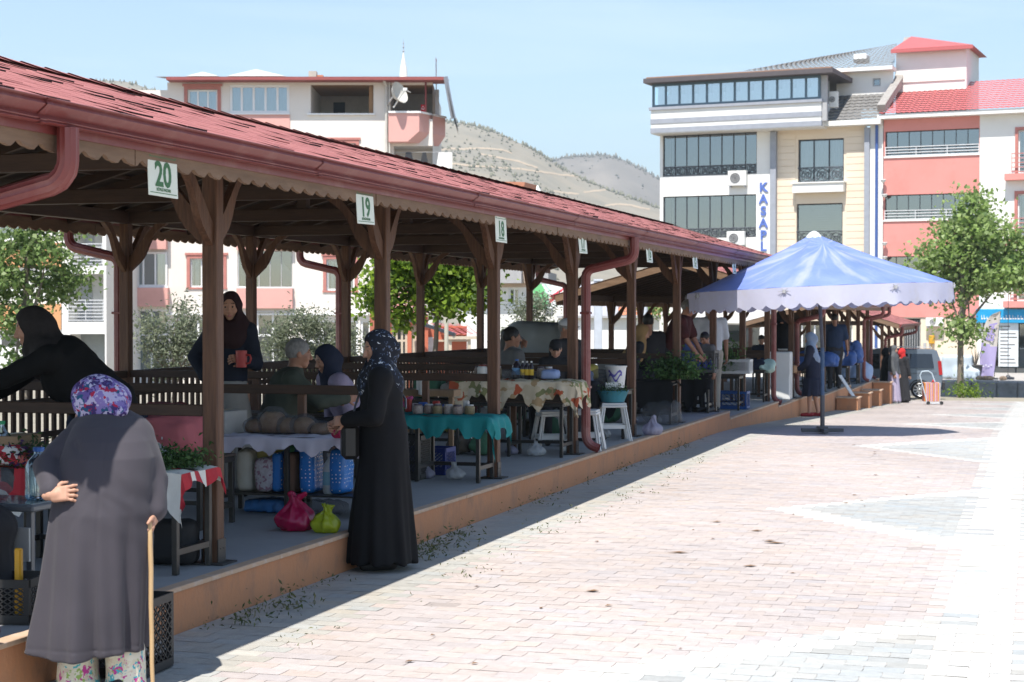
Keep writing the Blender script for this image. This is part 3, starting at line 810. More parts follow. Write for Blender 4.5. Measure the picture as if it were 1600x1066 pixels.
# grey tiled roof, attic and eave of the right bay
ze = f.P(1320, 192, -.5)[1]; b = MB(m_white)
xe0, xe1 = f.P(1277, 192, -.5)[0], f.P(1376, 192, -.5)[0]
f.bx(b, xe0, xe1, ze - .12, ze + .12, -.55, .3, m_white); b.build('eave', bd)
b = MB(m_tile); zz2 = f.P(1340, 149, 2.4)[1]
tile_slope(b, f.W(xe0 + .3, -.5, ze + .125), f.W(xe1 + .2, -.5, ze + .125), f.W(f.P(1387, 149, 2.4)[0], 2.4, zz2), f.W(f.P(1305, 149, 2.4)[0], 2.4, zz2), m_tile)
za1 = f.P(1350, 112, 2.4)[1]; zrt = f.P(1398, 69, 7)[1]
A, Bq = f.P(1306, 112, 2.2)[0], f.P(1397, 110, 2.2)[0]
tile_slope(b, f.W(f.P(1160, 114, 2.2)[0], 2.2, f.P(1160, 112, 2.2)[1]), f.W(Bq, 2.2, za1 + .1), f.W(f.P(1402, 66, 7)[0], 7, zrt), f.W(f.P(1290, 88, 7)[0], 7, f.P(1290, 89, 7)[1]), m_tile)
b.build('tiled_roof', bd)
b = MB(m_white); at = f.rect(1307, 113, 1396, 152, 2.45); hw = f.rect(1363.5, 122.5, 1376, 135, 2.45)
f.wall(b, at[0], at[1], at[2] - .6, at[3], [hw + (.3, m_dark)], m_white, 2.45); f.bx(b, at[0] - .3, at[1] + .05, at[3] + .002, at[3] + .18, 1.9, 2.9, m_white)
b.quad(f.W(at[0], 2.45, at[2] - .6), f.W(at[0], 8, at[2] - .6), f.W(at[0], 8, at[3]), f.W(at[0], 2.45, at[3]), m_white); b.build('attic', bd)
window(f, bd, hw, 1, 1, 2.5, m_grey, m_gl, .06)
r = f.rect(1335, 90, 1356, 98, 4.5); b = MB(m_acw); f.bx(b, r[0], r[1], r[2], r[3] + .15, 4.2, 5, m_acw, .05); b.build('roof_hatch', bd)
ac_unit(f, bd, 1140, 267.5, 1168.5, 291); ac_unit(f, bd, 1138, 362, 1166, 384); ac_unit(f, bd, 1297, 144, 1311, 169, -.1)
b = MB(M('blue_sign_letter', (.10, .17, .50), .5))
for ch, py in zip('KASAPL', (290.5, 309, 327.5, 346.5, 365, 383)):
    x, z = f.P(1193, py); b.text(ch, f.W(x, -.03, z - .28), f.ux, (0, 0, 1), .62, None, .03, 1.0, 'CENTER', .02)
b.build('sign_lettering', bd)
# ---- red and white apartment block
rb = thing('apartment_block', 'brick red and white apartment block with red sheet roof beside the square tree', 'building', f.W(f.P(1480, 400)[0], 0, GR))
y0b = f.P(1380.5, 300)[0]; y1b = f.P(1530.5, 300)[0]; y2b = f.P(1760, 300)[0]
zE = f.P(1480, 183)[1]
wl = MB(m_redr); h1 = f.rect(1383, 203, 1530, 243); h2 = f.rect(1382, 303, 1528, 343); h3 = f.rect(1381, 400, 1527, 440)
gate = f.rect(1411, 498, 1438, 553)
f.wall(wl, y0b, y1b, f.P(1450, 496)[1], zE, [h1 + (1.3, m_dark), h2 + (1.3, m_dark), h3 + (1.3, m_dark)], m_redr)
lowt = f.P(1450, 496)[1]; yS = f.P(1527, 540)[0]
f.wall(wl, y0b, yS, GR, lowt - .002, [(gate[0], gate[1], GR + .2, gate[3], .4, m_dark)], m_beige, .05)
wW = [f.rect(1591, 203, 1618, 271), f.rect(1590, 303, 1617, 372), f.rect(1589, 403, 1616, 470), f.rect(1655, 203, 1690, 271), f.rect(1655, 303, 1690, 372)]
shop = (yS + .25, y2b - .4, GR + .35, f.P(1560, 504)[1])
f.wall(wl, y1b, y2b, lowt, zE, [h + (.3, m_dim) for h in wW], m_white)
f.wall(wl, yS, y2b, GR, lowt - .002, [shop + (.8, m_dim)], m_white, .03)
wl.quad(f.W(y2b, 0, GR), f.W(y2b, 12, GR), f.W(y2b, 12, zE), f.W(y2b, 0, zE), m_white)
wl.build('wall', rb)
for h in (h1, h2, h3):
    window(f, rb, h, 8, 1, .2, m_dfr, m_gld, .035)
    railing(f, rb, h[0], h[1], h[2] + .04, h[2] + .45, .0, m_rail, 4)
for h in (h1, h2): b = MB(m_white); f.bx(b, h[0] - .05, h[1] + .03, h[2] - .06, h[2] + .015, -.06, .2, m_white); b.build('balcony_sill', rb)
for h in wW:
    b = MB(m_pfr)
    for (a, c, d, e) in ((h[0] - .14, h[0], h[2], h[3] + .14), (h[1], h[1] + .14, h[2], h[3] + .14), (h[0] - .001, h[1] + .001, h[3], h[3] + .139)): f.bx(b, a, c, d, e, -.05, .1, m_pfr)
    b.build('window_surround', rb); window(f, rb, h, 2, 1, .12, m_wfr, m_gl, .06, 1)
    b = MB(m_pfr); f.bx(b, h[0] - .55, h[1] + .4, h[2] - .32, h[2] - .02, -.5, -.003, m_redr); b.build('balcony_slab', rb)
    railing(f, rb, h[0] - .25, h[1] + .3, h[2] + .06, h[2] + .9, -.42, M('pink_rail', (.55, .2, .18), .5), 5)
b = MB(m_white); f.bx(b, y0b - .2, y2b + .4, zE + .002, zE + .2, -.55, .4, m_white); b.build('eave', rb)
b = MB(m_rtile); ex0, ex1 = f.P(1373, 184, -.6)[0], y2b + .5
z1r = f.P(1450, 140, 3.0)[1]
tile_slope(b, f.W(ex0, -.6, zE + .205), f.W(ex1, -.6, zE + .205), f.W(ex1, 4.5, f.P(1600, 122, 4.5)[1]), f.W(f.P(1401, 136, 4.5)[0], 4.5, f.P(1500, 130, 4.5)[1]), m_rtile, .25, .03)
b.build('sheet_roof', rb)
tw = f.rect(1400, 76, 1510, 150, 3.2); b = MB(m_white)
f.bx(b, tw[0], tw[1], tw[2] - 1, tw[3], 3.2, 7, m_white); f.bx(b, tw[0] + (tw[1] - tw[0]) * .02, tw[1] - .06, tw[3] - 1.6, tw[3] - 1.45, 3.14, 3.19, m_white); b.build('stair_tower', rb)
b = MB(m_rtile); ap = f.W(f.P(1424, 58, 5)[0], 5, f.P(1424, 57, 5)[1])
c4 = [f.W(tw[0] - .15, 2.8, tw[3] + .01), f.W(tw[1] + .35, 2.8, tw[3] + .01), f.W(tw[1] + .35, 7.4, tw[3] + .01), f.W(tw[0] - .15, 7.4, tw[3] + .01)]
b.add(c4 + [Vector(ap)], [(0, 1, 4), (1, 2, 4), (2, 3, 4), (3, 0, 4), (3, 2, 1, 0)]); f.bx(b, tw[0] - .17, tw[1] + .37, tw[3] - .17, tw[3] - .001, 2.76, 2.85, m_rtile); b.build('tower_roof', rb)
b = MB(m_tile); p0 = f.W(f.P(1377, 182, -.5)[0], -.5, zE + .5); p1 = f.W(f.P(1404, 120, 3)[0], 3, f.P(1404, 128, 3)[1]); b.beam(p0, p1, .4, .35, M('parapet_stone', (.36, .34, .32), .9, (.24, .22, .2), ns=4)); p2 = f.W(f.P(1418, 62, 6)[0], 6.2, f.P(1418, 62, 6)[1]); b.beam(p1, p2, .4, .35, MATS['parapet_stone']); b.build('fire_wall', rb)
b = MB(M('dark_gate', (.05, .055, .06), .5)); f.bx(b, gate[0] + .03, gate[1] - .03, GR + .21, gate[3] - .03, .2, .26, MATS['dark_gate'])
for i in range(7): x = gate[0] + .06 + (gate[1] - gate[0] - .12) * i / 6; f.bx(b, x - .012, x + .012, GR + .25, gate[3] - .08, .17, .199, m_grey)
b.build('entrance_gate', rb)
window(f, rb, shop, 4, 1, .15, m_dfr, m_glg, .07)
sg = f.rect(1526, 483, 1700, 505); b = MB(M('blue_fascia', (.015, .30, .58), .45)); f.bx(b, sg[0], sg[1], sg[2], sg[3], -.22, .028, MATS['blue_fascia'], .02); so_ = b.build('shop_sign', rb)
b = MB(M('sign_white', (.8, .8, .8), .5))          # row of illegible white lettering strokes
xx = sg[0] + .25; rr = random.Random(3)
while xx < sg[1] - .3:
    w_ = rr.uniform(.05, .13); zc = sg[2] + (sg[3] - sg[2]) * .42; h_ = rr.choice((.12, .16, .2))
    f.bx(b, xx, xx + w_ * .3, zc - .1, zc - .1 + h_, -.235, -.223, MATS['sign_white']); f.bx(b, xx + w_ * .31, xx + w_, zc - .1, zc - .04, -.235, -.223, MATS['sign_white']); xx += w_ + rr.choice((.04, .05, .16))
b.build('sign_lettering', so_)
po = f.rect(1560, 505, 1591, 573, -.05); b = MB(M('window_poster', (.68, .72, .74), .6)); f.bx(b, po[0], po[1], po[2], po[3], -.03, .0, MATS['window_poster'])
for i in range(11):
    z = po[3] - .15 - i * .17; f.bx(b, po[0] + .08, po[0] + .08 + (po[1] - po[0]) * rr.uniform(.35, .85), z - .025, z + .025, -.036, -.031, m_dim)
b.build('window_poster', rb)
ac_unit(f, rb, 1448, 496.5, 1476, 510); r = f.rect(1452, 524, 1460.5, 537); b = MB(M('yellow_box', (.62, .33, .03), .5)); f.bx(b, r[0], r[1], r[2], r[3], -.15, .045, MATS['yellow_box'], .02); xq = (r[0] + r[1]) / 2; b.tube([f.W(xq, -.05, r[2]), f.W(xq, -.05, r[2] - .8)], .02, 6); b.build('meter_box', rb)
r = f.rect(1443, 536, 1447, 545); b = MB(m_grey); f.bx(b, r[0], r[1], r[2], r[3], -.05, .045, m_grey); b.build('door_bell_panel', rb)
for py in (283, 306, 381, 403):
    x, z = f.P(1382 + (2 if py > 300 else 0), py); b = MB(m_acw); b.lathe(tuple(f.W(x, -.25, z)), [(.02, -.1), (.1, -.05), (.14, .04), (.13, .06)], 10, m_acw); b.beam(f.W(x, -.25, z - .05), f.W(x, .0, z - .15), .03, .03, m_grey); b.build('wall_lamp', rb)
# ---- pavement with a stone kerb in front of the shops
yk = at_d(1500, 491, 71).y; pv = MB(M('pavement_slabs', (.42, .40, .37), .9, (.34, .32, .3), ns=2))
g2 = Fac(1500, 71, -.125); zk = g2.P(1500, 595)[1]
xk0, xk1 = g2.P(1380, 595)[0], g2.P(1800, 595)[0]
g2.bx(pv, xk0, xk1, GR - .6, zk, .3, 17, MATS['pavement_slabs']); tag(pv.build('pavement'), 'raised pavement in front of the shops across the road', None, None, 'structure')
m_stone = M('rough_kerb_stone', (.34, .335, .33), .95, (.12, .12, .125), ns=1.6, namt=.5, bump=.8, bs=9)
kb = MB(m_stone); x = xk0
while x < xk1:
    w_ = rr.uniform(.8, 1.5); g2.bx(kb, x + .01, min(x + w_, xk1) - .01, GR - .6, zk + rr.uniform(-.03, .03), -.1 + rr.uniform(-.05, .05), .298, m_stone, .05); x += w_
tag(kb.build('kerb_wall'), 'rough grey stone kerb wall edging the raised pavement', 'kerb', None, 'structure')
# ---- cream and pink apartment block behind the market roof
f = Fac(480, 90, TH); GL = -1.9
lb = thing('apartment_block', 'cream apartment block with pink balconies and dark red eaves behind the market roof', 'building', f.W(0, 0, GL))
xL, xR = f.P(262, 300)[0], f.P(690, 300)[0]; zT = f.P(480, 129)[1]
wl = MB(m_cream); win = []
H = lambda *a: f.rect(*a)
w1 = H(293, 140, 340, 188); w2 = H(359, 133, 452, 177); bal = H(485.5, 133, 583.5, 177.5); bal2 = H(609, 133, 676, 186)
xC = f.P(606, 300)[0]
low1 = H(510, 224, 556, 285)
lowA = H(206, 394, 262, 448); lowB = H(297, 404, 349, 449); lowC = H(371, 393, 386, 449); lowD = H(387, 392, 457, 449); lowE = H(510, 405, 554, 454)
sh = [H(185, 483, 262, 588), H(268, 497, 330, 588), H(345, 497, 372, 588), H(400, 485, 452, 588), H(475, 500, 560, 588), H(563, 500, 592, 588)]
bal3 = H(615, 228, 676, 290)
holes = [w1 + (.4, m_dim), w2 + (.5, m_dim), bal + (4.6, M('loggia_wall', (.5, .46, .43), .9), m_soff), low1 + (.3, m_dim), lowB + (.3, m_dim), lowC + (.6, m_dark), lowE + (.3, m_dim)] + [q + (.6, m_dim) for q in sh[1:]] + [lowD + (1.2, m_dark)]
for k in range(1, 3):                                   # storeys hidden by the market roof
    for h in (w1, w2): holes.append((h[0], h[1], h[2] - 3 * k, h[3] - 3 * k, .3, m_dim))
f.wall(wl, xL, xC, GL, zT, holes, m_cream)
xE = f.P(676, 300)[0]
f.wall(wl, xC, xE, GL, zT, [bal2 + (3.6, M('loggia_wall', (.5, .46, .43), .9), m_soff), bal3 + (1.8, m_cream)], m_cream, .02)
wl.quad(f.W(xE, .02, GL), f.W(xE, 11, GL), f.W(xE, 11, zT), f.W(xE, .02, zT), m_cream)
# lower left wing
xW = f.P(166, 430)[0]
f.wall(wl, xW, xL, GL, f.P(220, 141, 0)[1], [lowA + (.5, m_dim), sh[0] + (.6, m_dim)], m_cream, .01)
wl.quad(f.W(xW, 11, GL), f.W(xW, .01, GL), f.W(xW, .01, f.P(220, 141)[1]), f.W(xW, 11, f.P(220, 141)[1]), m_cream)
wl.build('wall', lb)
for (q, e) in ((H(163, 345, 262, 390), -.5), (H(171, 450, 265, 479), -.5), (H(352, 178, 453, 215), -.06), (H(371, 450.5, 458, 482), -.35), (H(371, 365, 458, 391), -.35), (H(172, 480, 190, 590), -.2)): b = MB(m_pink); f.bx(b, q[0], q[1], q[2], q[3], e, .008, m_pink); b.build('pink_spandrel', lb)
b = MB(m_white); q = H(172, 391, 206, 449); f.bx(b, q[0], q[0] + .15, q[2], q[3], -.4, -.002, m_white); b.build('corner_pier', lb)
for q in (w1, low1, lowB, lowE):
    b = MB(m_pfr); t = .17
    for (a, c, d, e) in ((q[0] - t, q[0], q[2], q[3] + t), (q[1], q[1] + t, q[2], q[3] + t), (q[0] - .001, q[1] + .001, q[3], q[3] + t - .002), (q[0] - t - .03, q[1] + t + .03, q[2] - .1, q[2] - .001)): f.bx(b, a, c, d, e, -.06, .1, m_pfr)
    f.bx(b, q[0] - t - .08, q[1] + t + .08, q[3] + t, q[3] + t + .12, -.1, .1, m_pfr); b.build('window_surround', lb)
window(f, lb, w1, 3, 1, .12, m_wfr, m_gl, .1, 1); window(f, lb, w2, 5, 1, .04, m_wfr, m_gl, .13, 1); window(f, lb, low1, 2, 1, .12, m_wfr, m_gl, .09, 1)
window(f, lb, lowA, 3, 1, -.1, m_wfr, m_gl, .1, .6); window(f, lb, lowB, 3, 1, .12, m_wfr, m_gl, .08, .5); window(f, lb, lowC, 1, 1, .1, m_wfr, m_gl, .05); window(f, lb, lowD, 4, 1, .02, m_grey, m_gld, .04); window(f, lb, lowE, 2, 1, .12, m_wfr, m_gl, .09, 1)
for k, q in enumerate(sh): window(f, lb, q, 3 if k in (0, 1, 4) else 2, 2, .1, m_wfr, m_glg, .12, 0, split=.62)
b = MB(m_wfr)
for q in (H(358, 177, 453, 179.5), H(480, 177.5, 586, 180), H(370, 449, 459, 451.2), H(205, 448, 264, 450), H(262, 490, 590, 492.5)): f.bx(b, q[0], q[1], q[2], q[3], -.14, .05, m_wfr)
b.build('sill', lb)
b = MB(m_cur); x = lowD[0] + (lowD[1] - lowD[0]) * .72; vs_ = [f.W(x, .5, lowD[3] - .5), f.W(x + .75, .5, lowD[3] - 1.5), f.W(x + .8, .5, lowD[2] + .5), f.W(x + .5, .52, lowD[2] + .1), f.W(x + .1, .5, lowD[2] + .1)]; b.add(vs_, [(4, 3, 2, 1, 0)], m_white); b.build('hanging_sheet', lb)
# loggia fittings
d = f.rect(521, 160, 539, 177, 4.5); b = MB(m_dark); f.bx(b, d[0], d[1], d[2] - .8, d[3], 4.53, 4.59, m_dark); b.build('balcony_door', lb)
b = MB(m_soff); q = H(576, 134, 582, 177); f.bx(b, q[0], q[1], q[2], q[3], .25, .45, m_soff); b.build('timber_post', lb)
# corner balconies: pink boxes with a chamfered end
for (pt, pb, dz) in ((180, 224, 0),):
    za, zb2 = f.P(640, pt)[1], f.P(640, pb)[1]; zc = f.P(640, 208)[1]
    xa, xm = f.P(607, 200, -.9)[0], f.P(655, 200, -.9)[0]; xz = xE + .6
    xlo = f.P(637, 224, -.9)[0]
    for k in range(2):
        D = -3.05 * k; b = MB(m_pink)
        pts = [(xa, za), (xm, za), (xm, zc), (xlo, zb2), (xa, zb2)]
        back = [(xa, za), (xz, za), (xz, zc), (xz - .35, zb2), (xa, zb2)]
        fr_ = [f.W(p[0], -.9, p[1] + D) for p in pts]; bk = [f.W(p[0], 1.6, p[1] + D) for p in back]
        b.add(fr_ + bk, [(4, 3, 2, 1, 0), (1, 2, 7, 6), (2, 3, 8, 7), (3, 4, 9, 8), (5, 6, 7, 8, 9)], m_pink)
        b.add([f.W(xa, -.9, za + D), f.W(xm, -.9, za + D), f.W(xz, 1.6, za + D), f.W(xa, 1.6, za + D)], [(0, 1, 2, 3)], m_cream)
        ob = b.build('corner_balcony', lb)
        b = MB(m_wfr); b.beam(f.W(xa, -.9, za + .05 + D), f.W(xm, -.9, za + .05 + D), .16, .1, m_wfr); b.beam(f.W(xm, -.9, za + .052 + D), f.W(xz, 1.6, za + .052 + D), .16, .1, m_wfr); b.build('coping', ob)
b = MB(M('dark_red_post', (.25, .05, .05), .6)); b.tube([f.W(xm + .3, -.1, za + .1), f.W(xm + .3, -.1, zT)], .05, 8); b.build('balcony_post', lb)
b = MB(m_white); f.bx(b, xm + .75, xE + .3, za + .1, zT - .25, .9, 1.0, M('white_screen', (.7, .72, .76), .7)); b.build('balcony_screen', lb)
# flag on the balcony wall
q = f.rect(657.5, 163.5, 664.5, 176, .6); b = MB(M('red_cloth', (.55, .01, .02), .8)); f.bx(b, q[0], q[1], q[2], q[3], .6, .62); fo = b.build('flag', lb)
b = MB(M('flag_white', (.8, .8, .8), .8)); cx, cz = (q[0] + q[1]) / 2, q[2] + (q[3] - q[2]) * .55; n = 14; ro = .085
cres = [f.W(cx + ro * math.sin(a), .59, cz + ro * math.cos(a)) for a in [math.pi * (.25 + 1.5 * i / n) - math.pi * .5 + math.pi * .5 for i in range(n + 1)]]
cin = [f.W(cx + .025 * 0 + ro * .8 * math.sin(a), .59, cz + .028 + ro * .8 * math.cos(a)) for a in [math.pi * (.25 + 1.5 * i / n) for i in range(n + 1)]]
b.add(cres + cin, [(i, i + 1, n + 2 + i, n + 1 + i) for i in range(n)]); st = [(cx + (.05 if i % 2 == 0 else .02) * math.sin(math.pi * i / 5), cz + .075 + (.05 if i % 2 == 0 else .02) * math.cos(math.pi * i / 5)) for i in range(10)]
b.add([f.W(x, .588, z) for x, z in st], [tuple(range(10))]); b.build('crescent_and_star', fo)
# satellite dish
c = f.W(f.P(615, 153, -1)[0], -1.0, f.P(615, 150, -1)[1]); b = MB(m_acw); ax = Vector((.88, -.25, .35)).normalized()
M3 = ax.to_track_quat('Z', 'Y').to_matrix(); prof = [(r_ * .085, .009 * r_ * r_) for r_ in range(0, 8)]
vs_ = []; n = 20
for r_, z_ in prof:
    for j in range(n): a = 2 * math.pi * j / n; vs_.append(c + M3 @ Vector((r_ * math.cos(a), r_ * math.sin(a), z_)))
b.add(vs_, [(i * n + j, i * n + (j + 1) % n, (i + 1) * n + (j + 1) % n, (i + 1) * n + j) for i in range(7) for j in range(n)], M('dish_grey', (.55, .54, .5), .5))
b.tube([c - Vector((0, 0, .6)), c + ax * .75 + Vector((0, 0, .0))], .04, 6); b.tube([c + M3 @ Vector((.68, 0, .6)), c + ax * .78], .03, 6); b.box(c + ax * .8, (.2, .14, .14), m_acw); b.beam(c, f.W(f.P(604, 153)[0], .0, c.z - .4), .07, .07, m_grey); b.build('satellite_dish', lb, 40)
b = MB(m_pipe); x = f.P(604, 300)[0]; b.tube([f.W(x, -.12, GL), f.W(x, -.12, zT - .2), f.W(x - .1, -.5, zT + .05)], .075, 8); x = f.P(609, 300)[0]; b.tube([f.W(x, -.1, GL), f.W(x, -.1, zT)], .05, 8); b.build('downpipe', lb)
# laundry under the balcony
b = MB(m_dark); zl = f.P(650, 240)[1]; xa = f.P(628, 245, -.6)[0]
for i, (w_, h_, mt) in enumerate(((.7, 1.1, m_dark), (.6, 1.25, m_dark), (.9, 1.2, m_white))):
    x = xa + i * .85; b.add([f.W(x + .2, -.6, zl), f.W(x + w_ - .2 + (.2 if i == 2 else 0), -.6, zl), f.W(x + w_, -.62, zl - h_), f.W(x, -.58, zl - h_)], [(0, 1, 2, 3), (3, 2, 1, 0)], mt)
b.tube([f.W(xa - .4, -.6, zl), f.W(xa + 3.4, -.3, zl + .05)], .012, 4, m_grey); b.build('laundry_line', lb)
# side windows and gable on the right end
g = Fac(690, 90, TH); sdx = lambda o_, z_, e=0.02: f.W(xE + e, o_, z_)
b = MB(m_pfr); zw = f.P(690, 262)[1]
for (o_, z_) in ((3.0, zw), (3.0, zw + 6.1), (7, zw)):
    b.add([sdx(o_, z_ - 1.6, .03), sdx(o_ + 1.3, z_ - 1.6, .03), sdx(o_ + 1.3, z_ + .1, .03), sdx(o_, z_ + .1, .03)], [(0, 1, 2, 3)], m_pfr)
    b.add([sdx(o_ + .2, z_ - 1.55, .05), sdx(o_ + 1.1, z_ - 1.55, .05), sdx(o_ + 1.1, z_ - .1, .05), sdx(o_ + .2, z_ - .1, .05)], [(0, 1, 2, 3)], m_wfr)
b.build('side_window', lb)
# roof: low front eave, gable slope to the right
b = MB(M('dark_red_eave', (.30, .075, .07), .6)); xr_ = f.P(690, 129, -1)[0]
f.bx(b, f.P(262, 127, -.6)[0], xr_ + .2, zT + .001, zT + .16, -1.0, .6, MATS['dark_red_eave'])
q0, q1 = f.W(xr_ + .2, -1, zT + .17), f.W(xr_ + .58, -.6, f.P(713, 184, -1)[1])
b.beam(q0, q1, 8 if False else .12, .2, m_band); b.build('eave', lb)
b = MB(m_rtile); zr_ = f.P(480, 121, 3)[1]
b.add([f.W(xL - .5, -1, zT + .165), f.W(xr_ + .2, -1, zT + .165), f.W(xr_ + .2, 5, zr_ + .1), f.W(xL - .5, 5, zr_ + .1)], [(0, 1, 2, 3)], M('pale_roof_sheet', (.55, .5, .48), .6, (.4, .25, .22), ns=1))
b.add([f.W(xr_ + .2, -1, zT + .168), f.W(xr_ + .64, -1, q1.z + .05), f.W(xr_ + .64, 8, q1.z + .05), f.W(xr_ + .2, 8, zT + .168)], [(0, 1, 2, 3)], m_tile)
b.add([f.W(xr_ + .2, -.98, zT + .12), f.W(xr_ + .6, -.98, q1.z), f.W(xr_ + .6, 8, q1.z), f.W(xr_ + .2, 8, zT + .12)], [(3, 2, 1, 0)], m_soff)
for (a, c_, h_) in ((300, 350, 119), (362, 452, 115)):
    xa, xb2 = f.P(a, 122, 2)[0], f.P(c_, 122, 2)[0]; xm_ = (xa + xb2) / 2; zp = f.P(400, h_, 2)[1]; zq = f.P(400, 125.5, 2)[1]
    b.add([f.W(xa, .4, zq), f.W(xb2, .4, zq), f.W(xm_, .4, zp), f.W(xa, 5, zq), f.W(xb2, 5, zq), f.W(xm_, 5, zp)], [(0, 1, 2), (1, 4, 5, 2), (3, 0, 2, 5)], m_white)
rf = b.build('roof', lb)
q = f.rect(482, 111, 500, 121, 3); b = MB(m_grey); f.bx(b, q[0], q[1] - .2, q[2] - .4, q[3], 3, 3.6, M('chimney_plaster', (.42, .38, .33), .9)); f.bx(b, q[1] - .19, q[1] + .15, q[2] - .4, q[3] - .2, 3.1, 3.5, m_ttile); b.build('chimney', rf)
# ---- white block with recessed balconies, far left
f = Fac(80, 84, TH - .05); GF = -1.9
fb = thing('apartment_block', 'white and orange block with recessed balconies behind the leafy tree on the left', 'building', f.W(0, 0, GF))
x0, x1 = f.P(-190, 450)[0], f.P(166, 450)[0]; zt = f.P(80, 150)[1]; wl = MB(m_white)
B = [f.rect(112, 150, 160, 236), f.rect(112, 255, 160, 329), f.rect(112, 347, 160, 415), f.rect(106, 428, 162, 503), f.rect(110, 522, 166 - 2, 600)]
LW = [f.rect(-30, 522, 60, 545), f.rect(20, 522, 60, 545), f.rect(-60, 575, 30, 620), f.rect(40, 575, 75, 620), f.rect(-40, 425, 40, 455), f.rect(-40, 345, 40, 375)]
lb2 = M('balcony_back_wall', (.62, .62, .60), .9)
f.wall(wl, x0, x1, GF, zt, [q + (1.7, lb2 if i < 4 else M('garage_wall', (.32, .35, .36), .8)) for i, q in enumerate(B)] + [q + (.4, m_dim) for q in (LW[0], LW[2], LW[3], LW[4], LW[5])], m_white)
wl.quad(f.W(x1, 0, GF), f.W(x1, 10, GF), f.W(x1, 10, zt), f.W(x1, 0, zt), m_white); wl.build('wall', fb)
b = MB(M('orange_spandrel', (.62, .32, .15), .85, (.55, .28, .13), ns=1))
for q in (f.rect(-60, 475, 96, 515), f.rect(-60, 380, 96, 418), f.rect(-60, 300, 96, 336)): b = MB(MATS['orange_spandrel']); f.bx(b, q[0], q[1], q[2], q[3], -.08, -.004); b.build('orange_spandrel', fb)
for q in (LW[0], LW[2], LW[3], LW[4], LW[5]): window(f, fb, q, 3, 1, .1, m_wfr, m_gl, .08, .4)
for q in B[:4]:
    railing(f, fb, q[0], q[1], q[2] + .08, q[2] + 1.05, -.02, m_rail, 7)
    b = MB(m_grey); f.bx(b, q[0] + (q[1] - q[0]) * .1, q[0] + (q[1] - q[0]) * .4, q[2], q[3] - .5, 1.62, 1.69, M('balcony_door_grey', (.4, .42, .44), .5)); b.build('balcony_door', fb)
# ---- small red house with a tiled roof and tall cream windows
f = Fac(660, 68, TH + .2); GS = -1.5
hs = thing('red_house', 'small red house with cream window frames and a low red tiled porch roof', 'house', f.W(0, 0, GS))
x0, x1 = f.P(606, 520)[0], f.P(735, 520)[0]; wl = MB(M('red_house_wall', (.55, .16, .09), .85, (.48, .14, .08), ns=1)); z1 = f.P(640, 491)[1]; z2 = f.P(700, 510)[1]
wA, wB = f.rect(612, 500, 637, 550), f.rect(643, 508, 651, 550); wA = (wA[0], wA[1], GS + .3, wA[3]); wB = (wB[0], wB[1], GS + .3, wB[3]); xm = f.P(669, 520)[0]
f.wall(wl, x0, xm, GS, z1, [wA + (.4, m_dim), wB + (.4, m_dim)], MATS['red_house_wall']); f.wall(wl, xm, x1, GS, z2, [], MATS['red_house_wall'], .8)
wl.quad(f.W(x1, .8, GS), f.W(x1, 6, GS), f.W(x1, 6, z2), f.W(x1, .8, z2)); wl.quad(f.W(x0, 6, GS), f.W(x0, 0, GS), f.W(x0, 0, z1), f.W(x0, 6, z1)); wl.build('wall', hs)
m_crf = M('cream_frame', (.62, .52, .40), .6)
window(f, hs, wA, 3, 2, .1, m_crf, m_gl, .09, .5, split=.7); window(f, hs, wB, 2, 2, .1, m_crf, m_gl, .08, .5, split=.7)
b = MB(m_ttile); zE0 = f.P(700, 524, -1.2)[1]
tile_slope(b, f.W(f.P(707, 522, -1.2)[0], -1.2, zE0), f.W(f.P(748, 522, -1.2)[0], -1.2, zE0), f.W(f.P(731, 508, 2)[0], 2.2, f.P(700, 507.5, 2)[1]), f.W(f.P(672, 505, 2)[0], 2.2, f.P(700, 506, 2)[1]), m_rtile, .25)
b.beam(f.W(f.P(640, 500, -.4)[0], -.4, f.P(640, 500, -.4)[1]), f.W(f.P(711, 523, -1.2)[0], -1.2, zE0 + .02), .25, .12, m_dfr)
tile_slope(b, f.W(x0 - .2, -.3, z1 + .05), f.W(xm, -.3, z1 + .0), f.W(xm, 3, z1 + 1.0), f.W(x0 - .2, 3, z1 + 1.2), m_pfr, .25)
b.build('tiled_roof', hs)
b = MB(m_crf); b.beam(f.W(f.P(700, 527, -1.2)[0], -1.2, zE0 - .1), f.W(f.P(746, 523, -1.2)[0], -1.2, zE0 - .1), .12, .12)
for px in (733, 703): x = f.P(px, 530, -1.1)[0]; f.bx(b, x - .06, x + .06, GS, zE0 - .16, -1.16, -1.04, m_crf)
f.bx(b, f.P(678, 531, .7)[0], x1, f.P(690, 534, .7)[1], f.P(690, 531, .7)[1], .6, .79, m_crf); b.build('porch_frame', hs)
b = MB(m_wfr); q = f.rect(663, 527, 677, 545, .7); f.bx(b, q[0], q[1], GS, q[3], .7, .79, m_wfr); b.build('door', hs)
# pale pole beside it
p = at_d(697.5, 513, 66); b = MB(M('pale_timber_pole', (.5, .47, .38), .8)); b.tube([(p.x, p.y, gz(p.y)), (p.x, p.y, at_d(697, 470, 66).z)], [.09, .08], 8); lone(b, 'timber_pole', 'pale wooden pole in front of the red tiled porch roof', 'pole', (p.x, p.y, gz(p.y)))
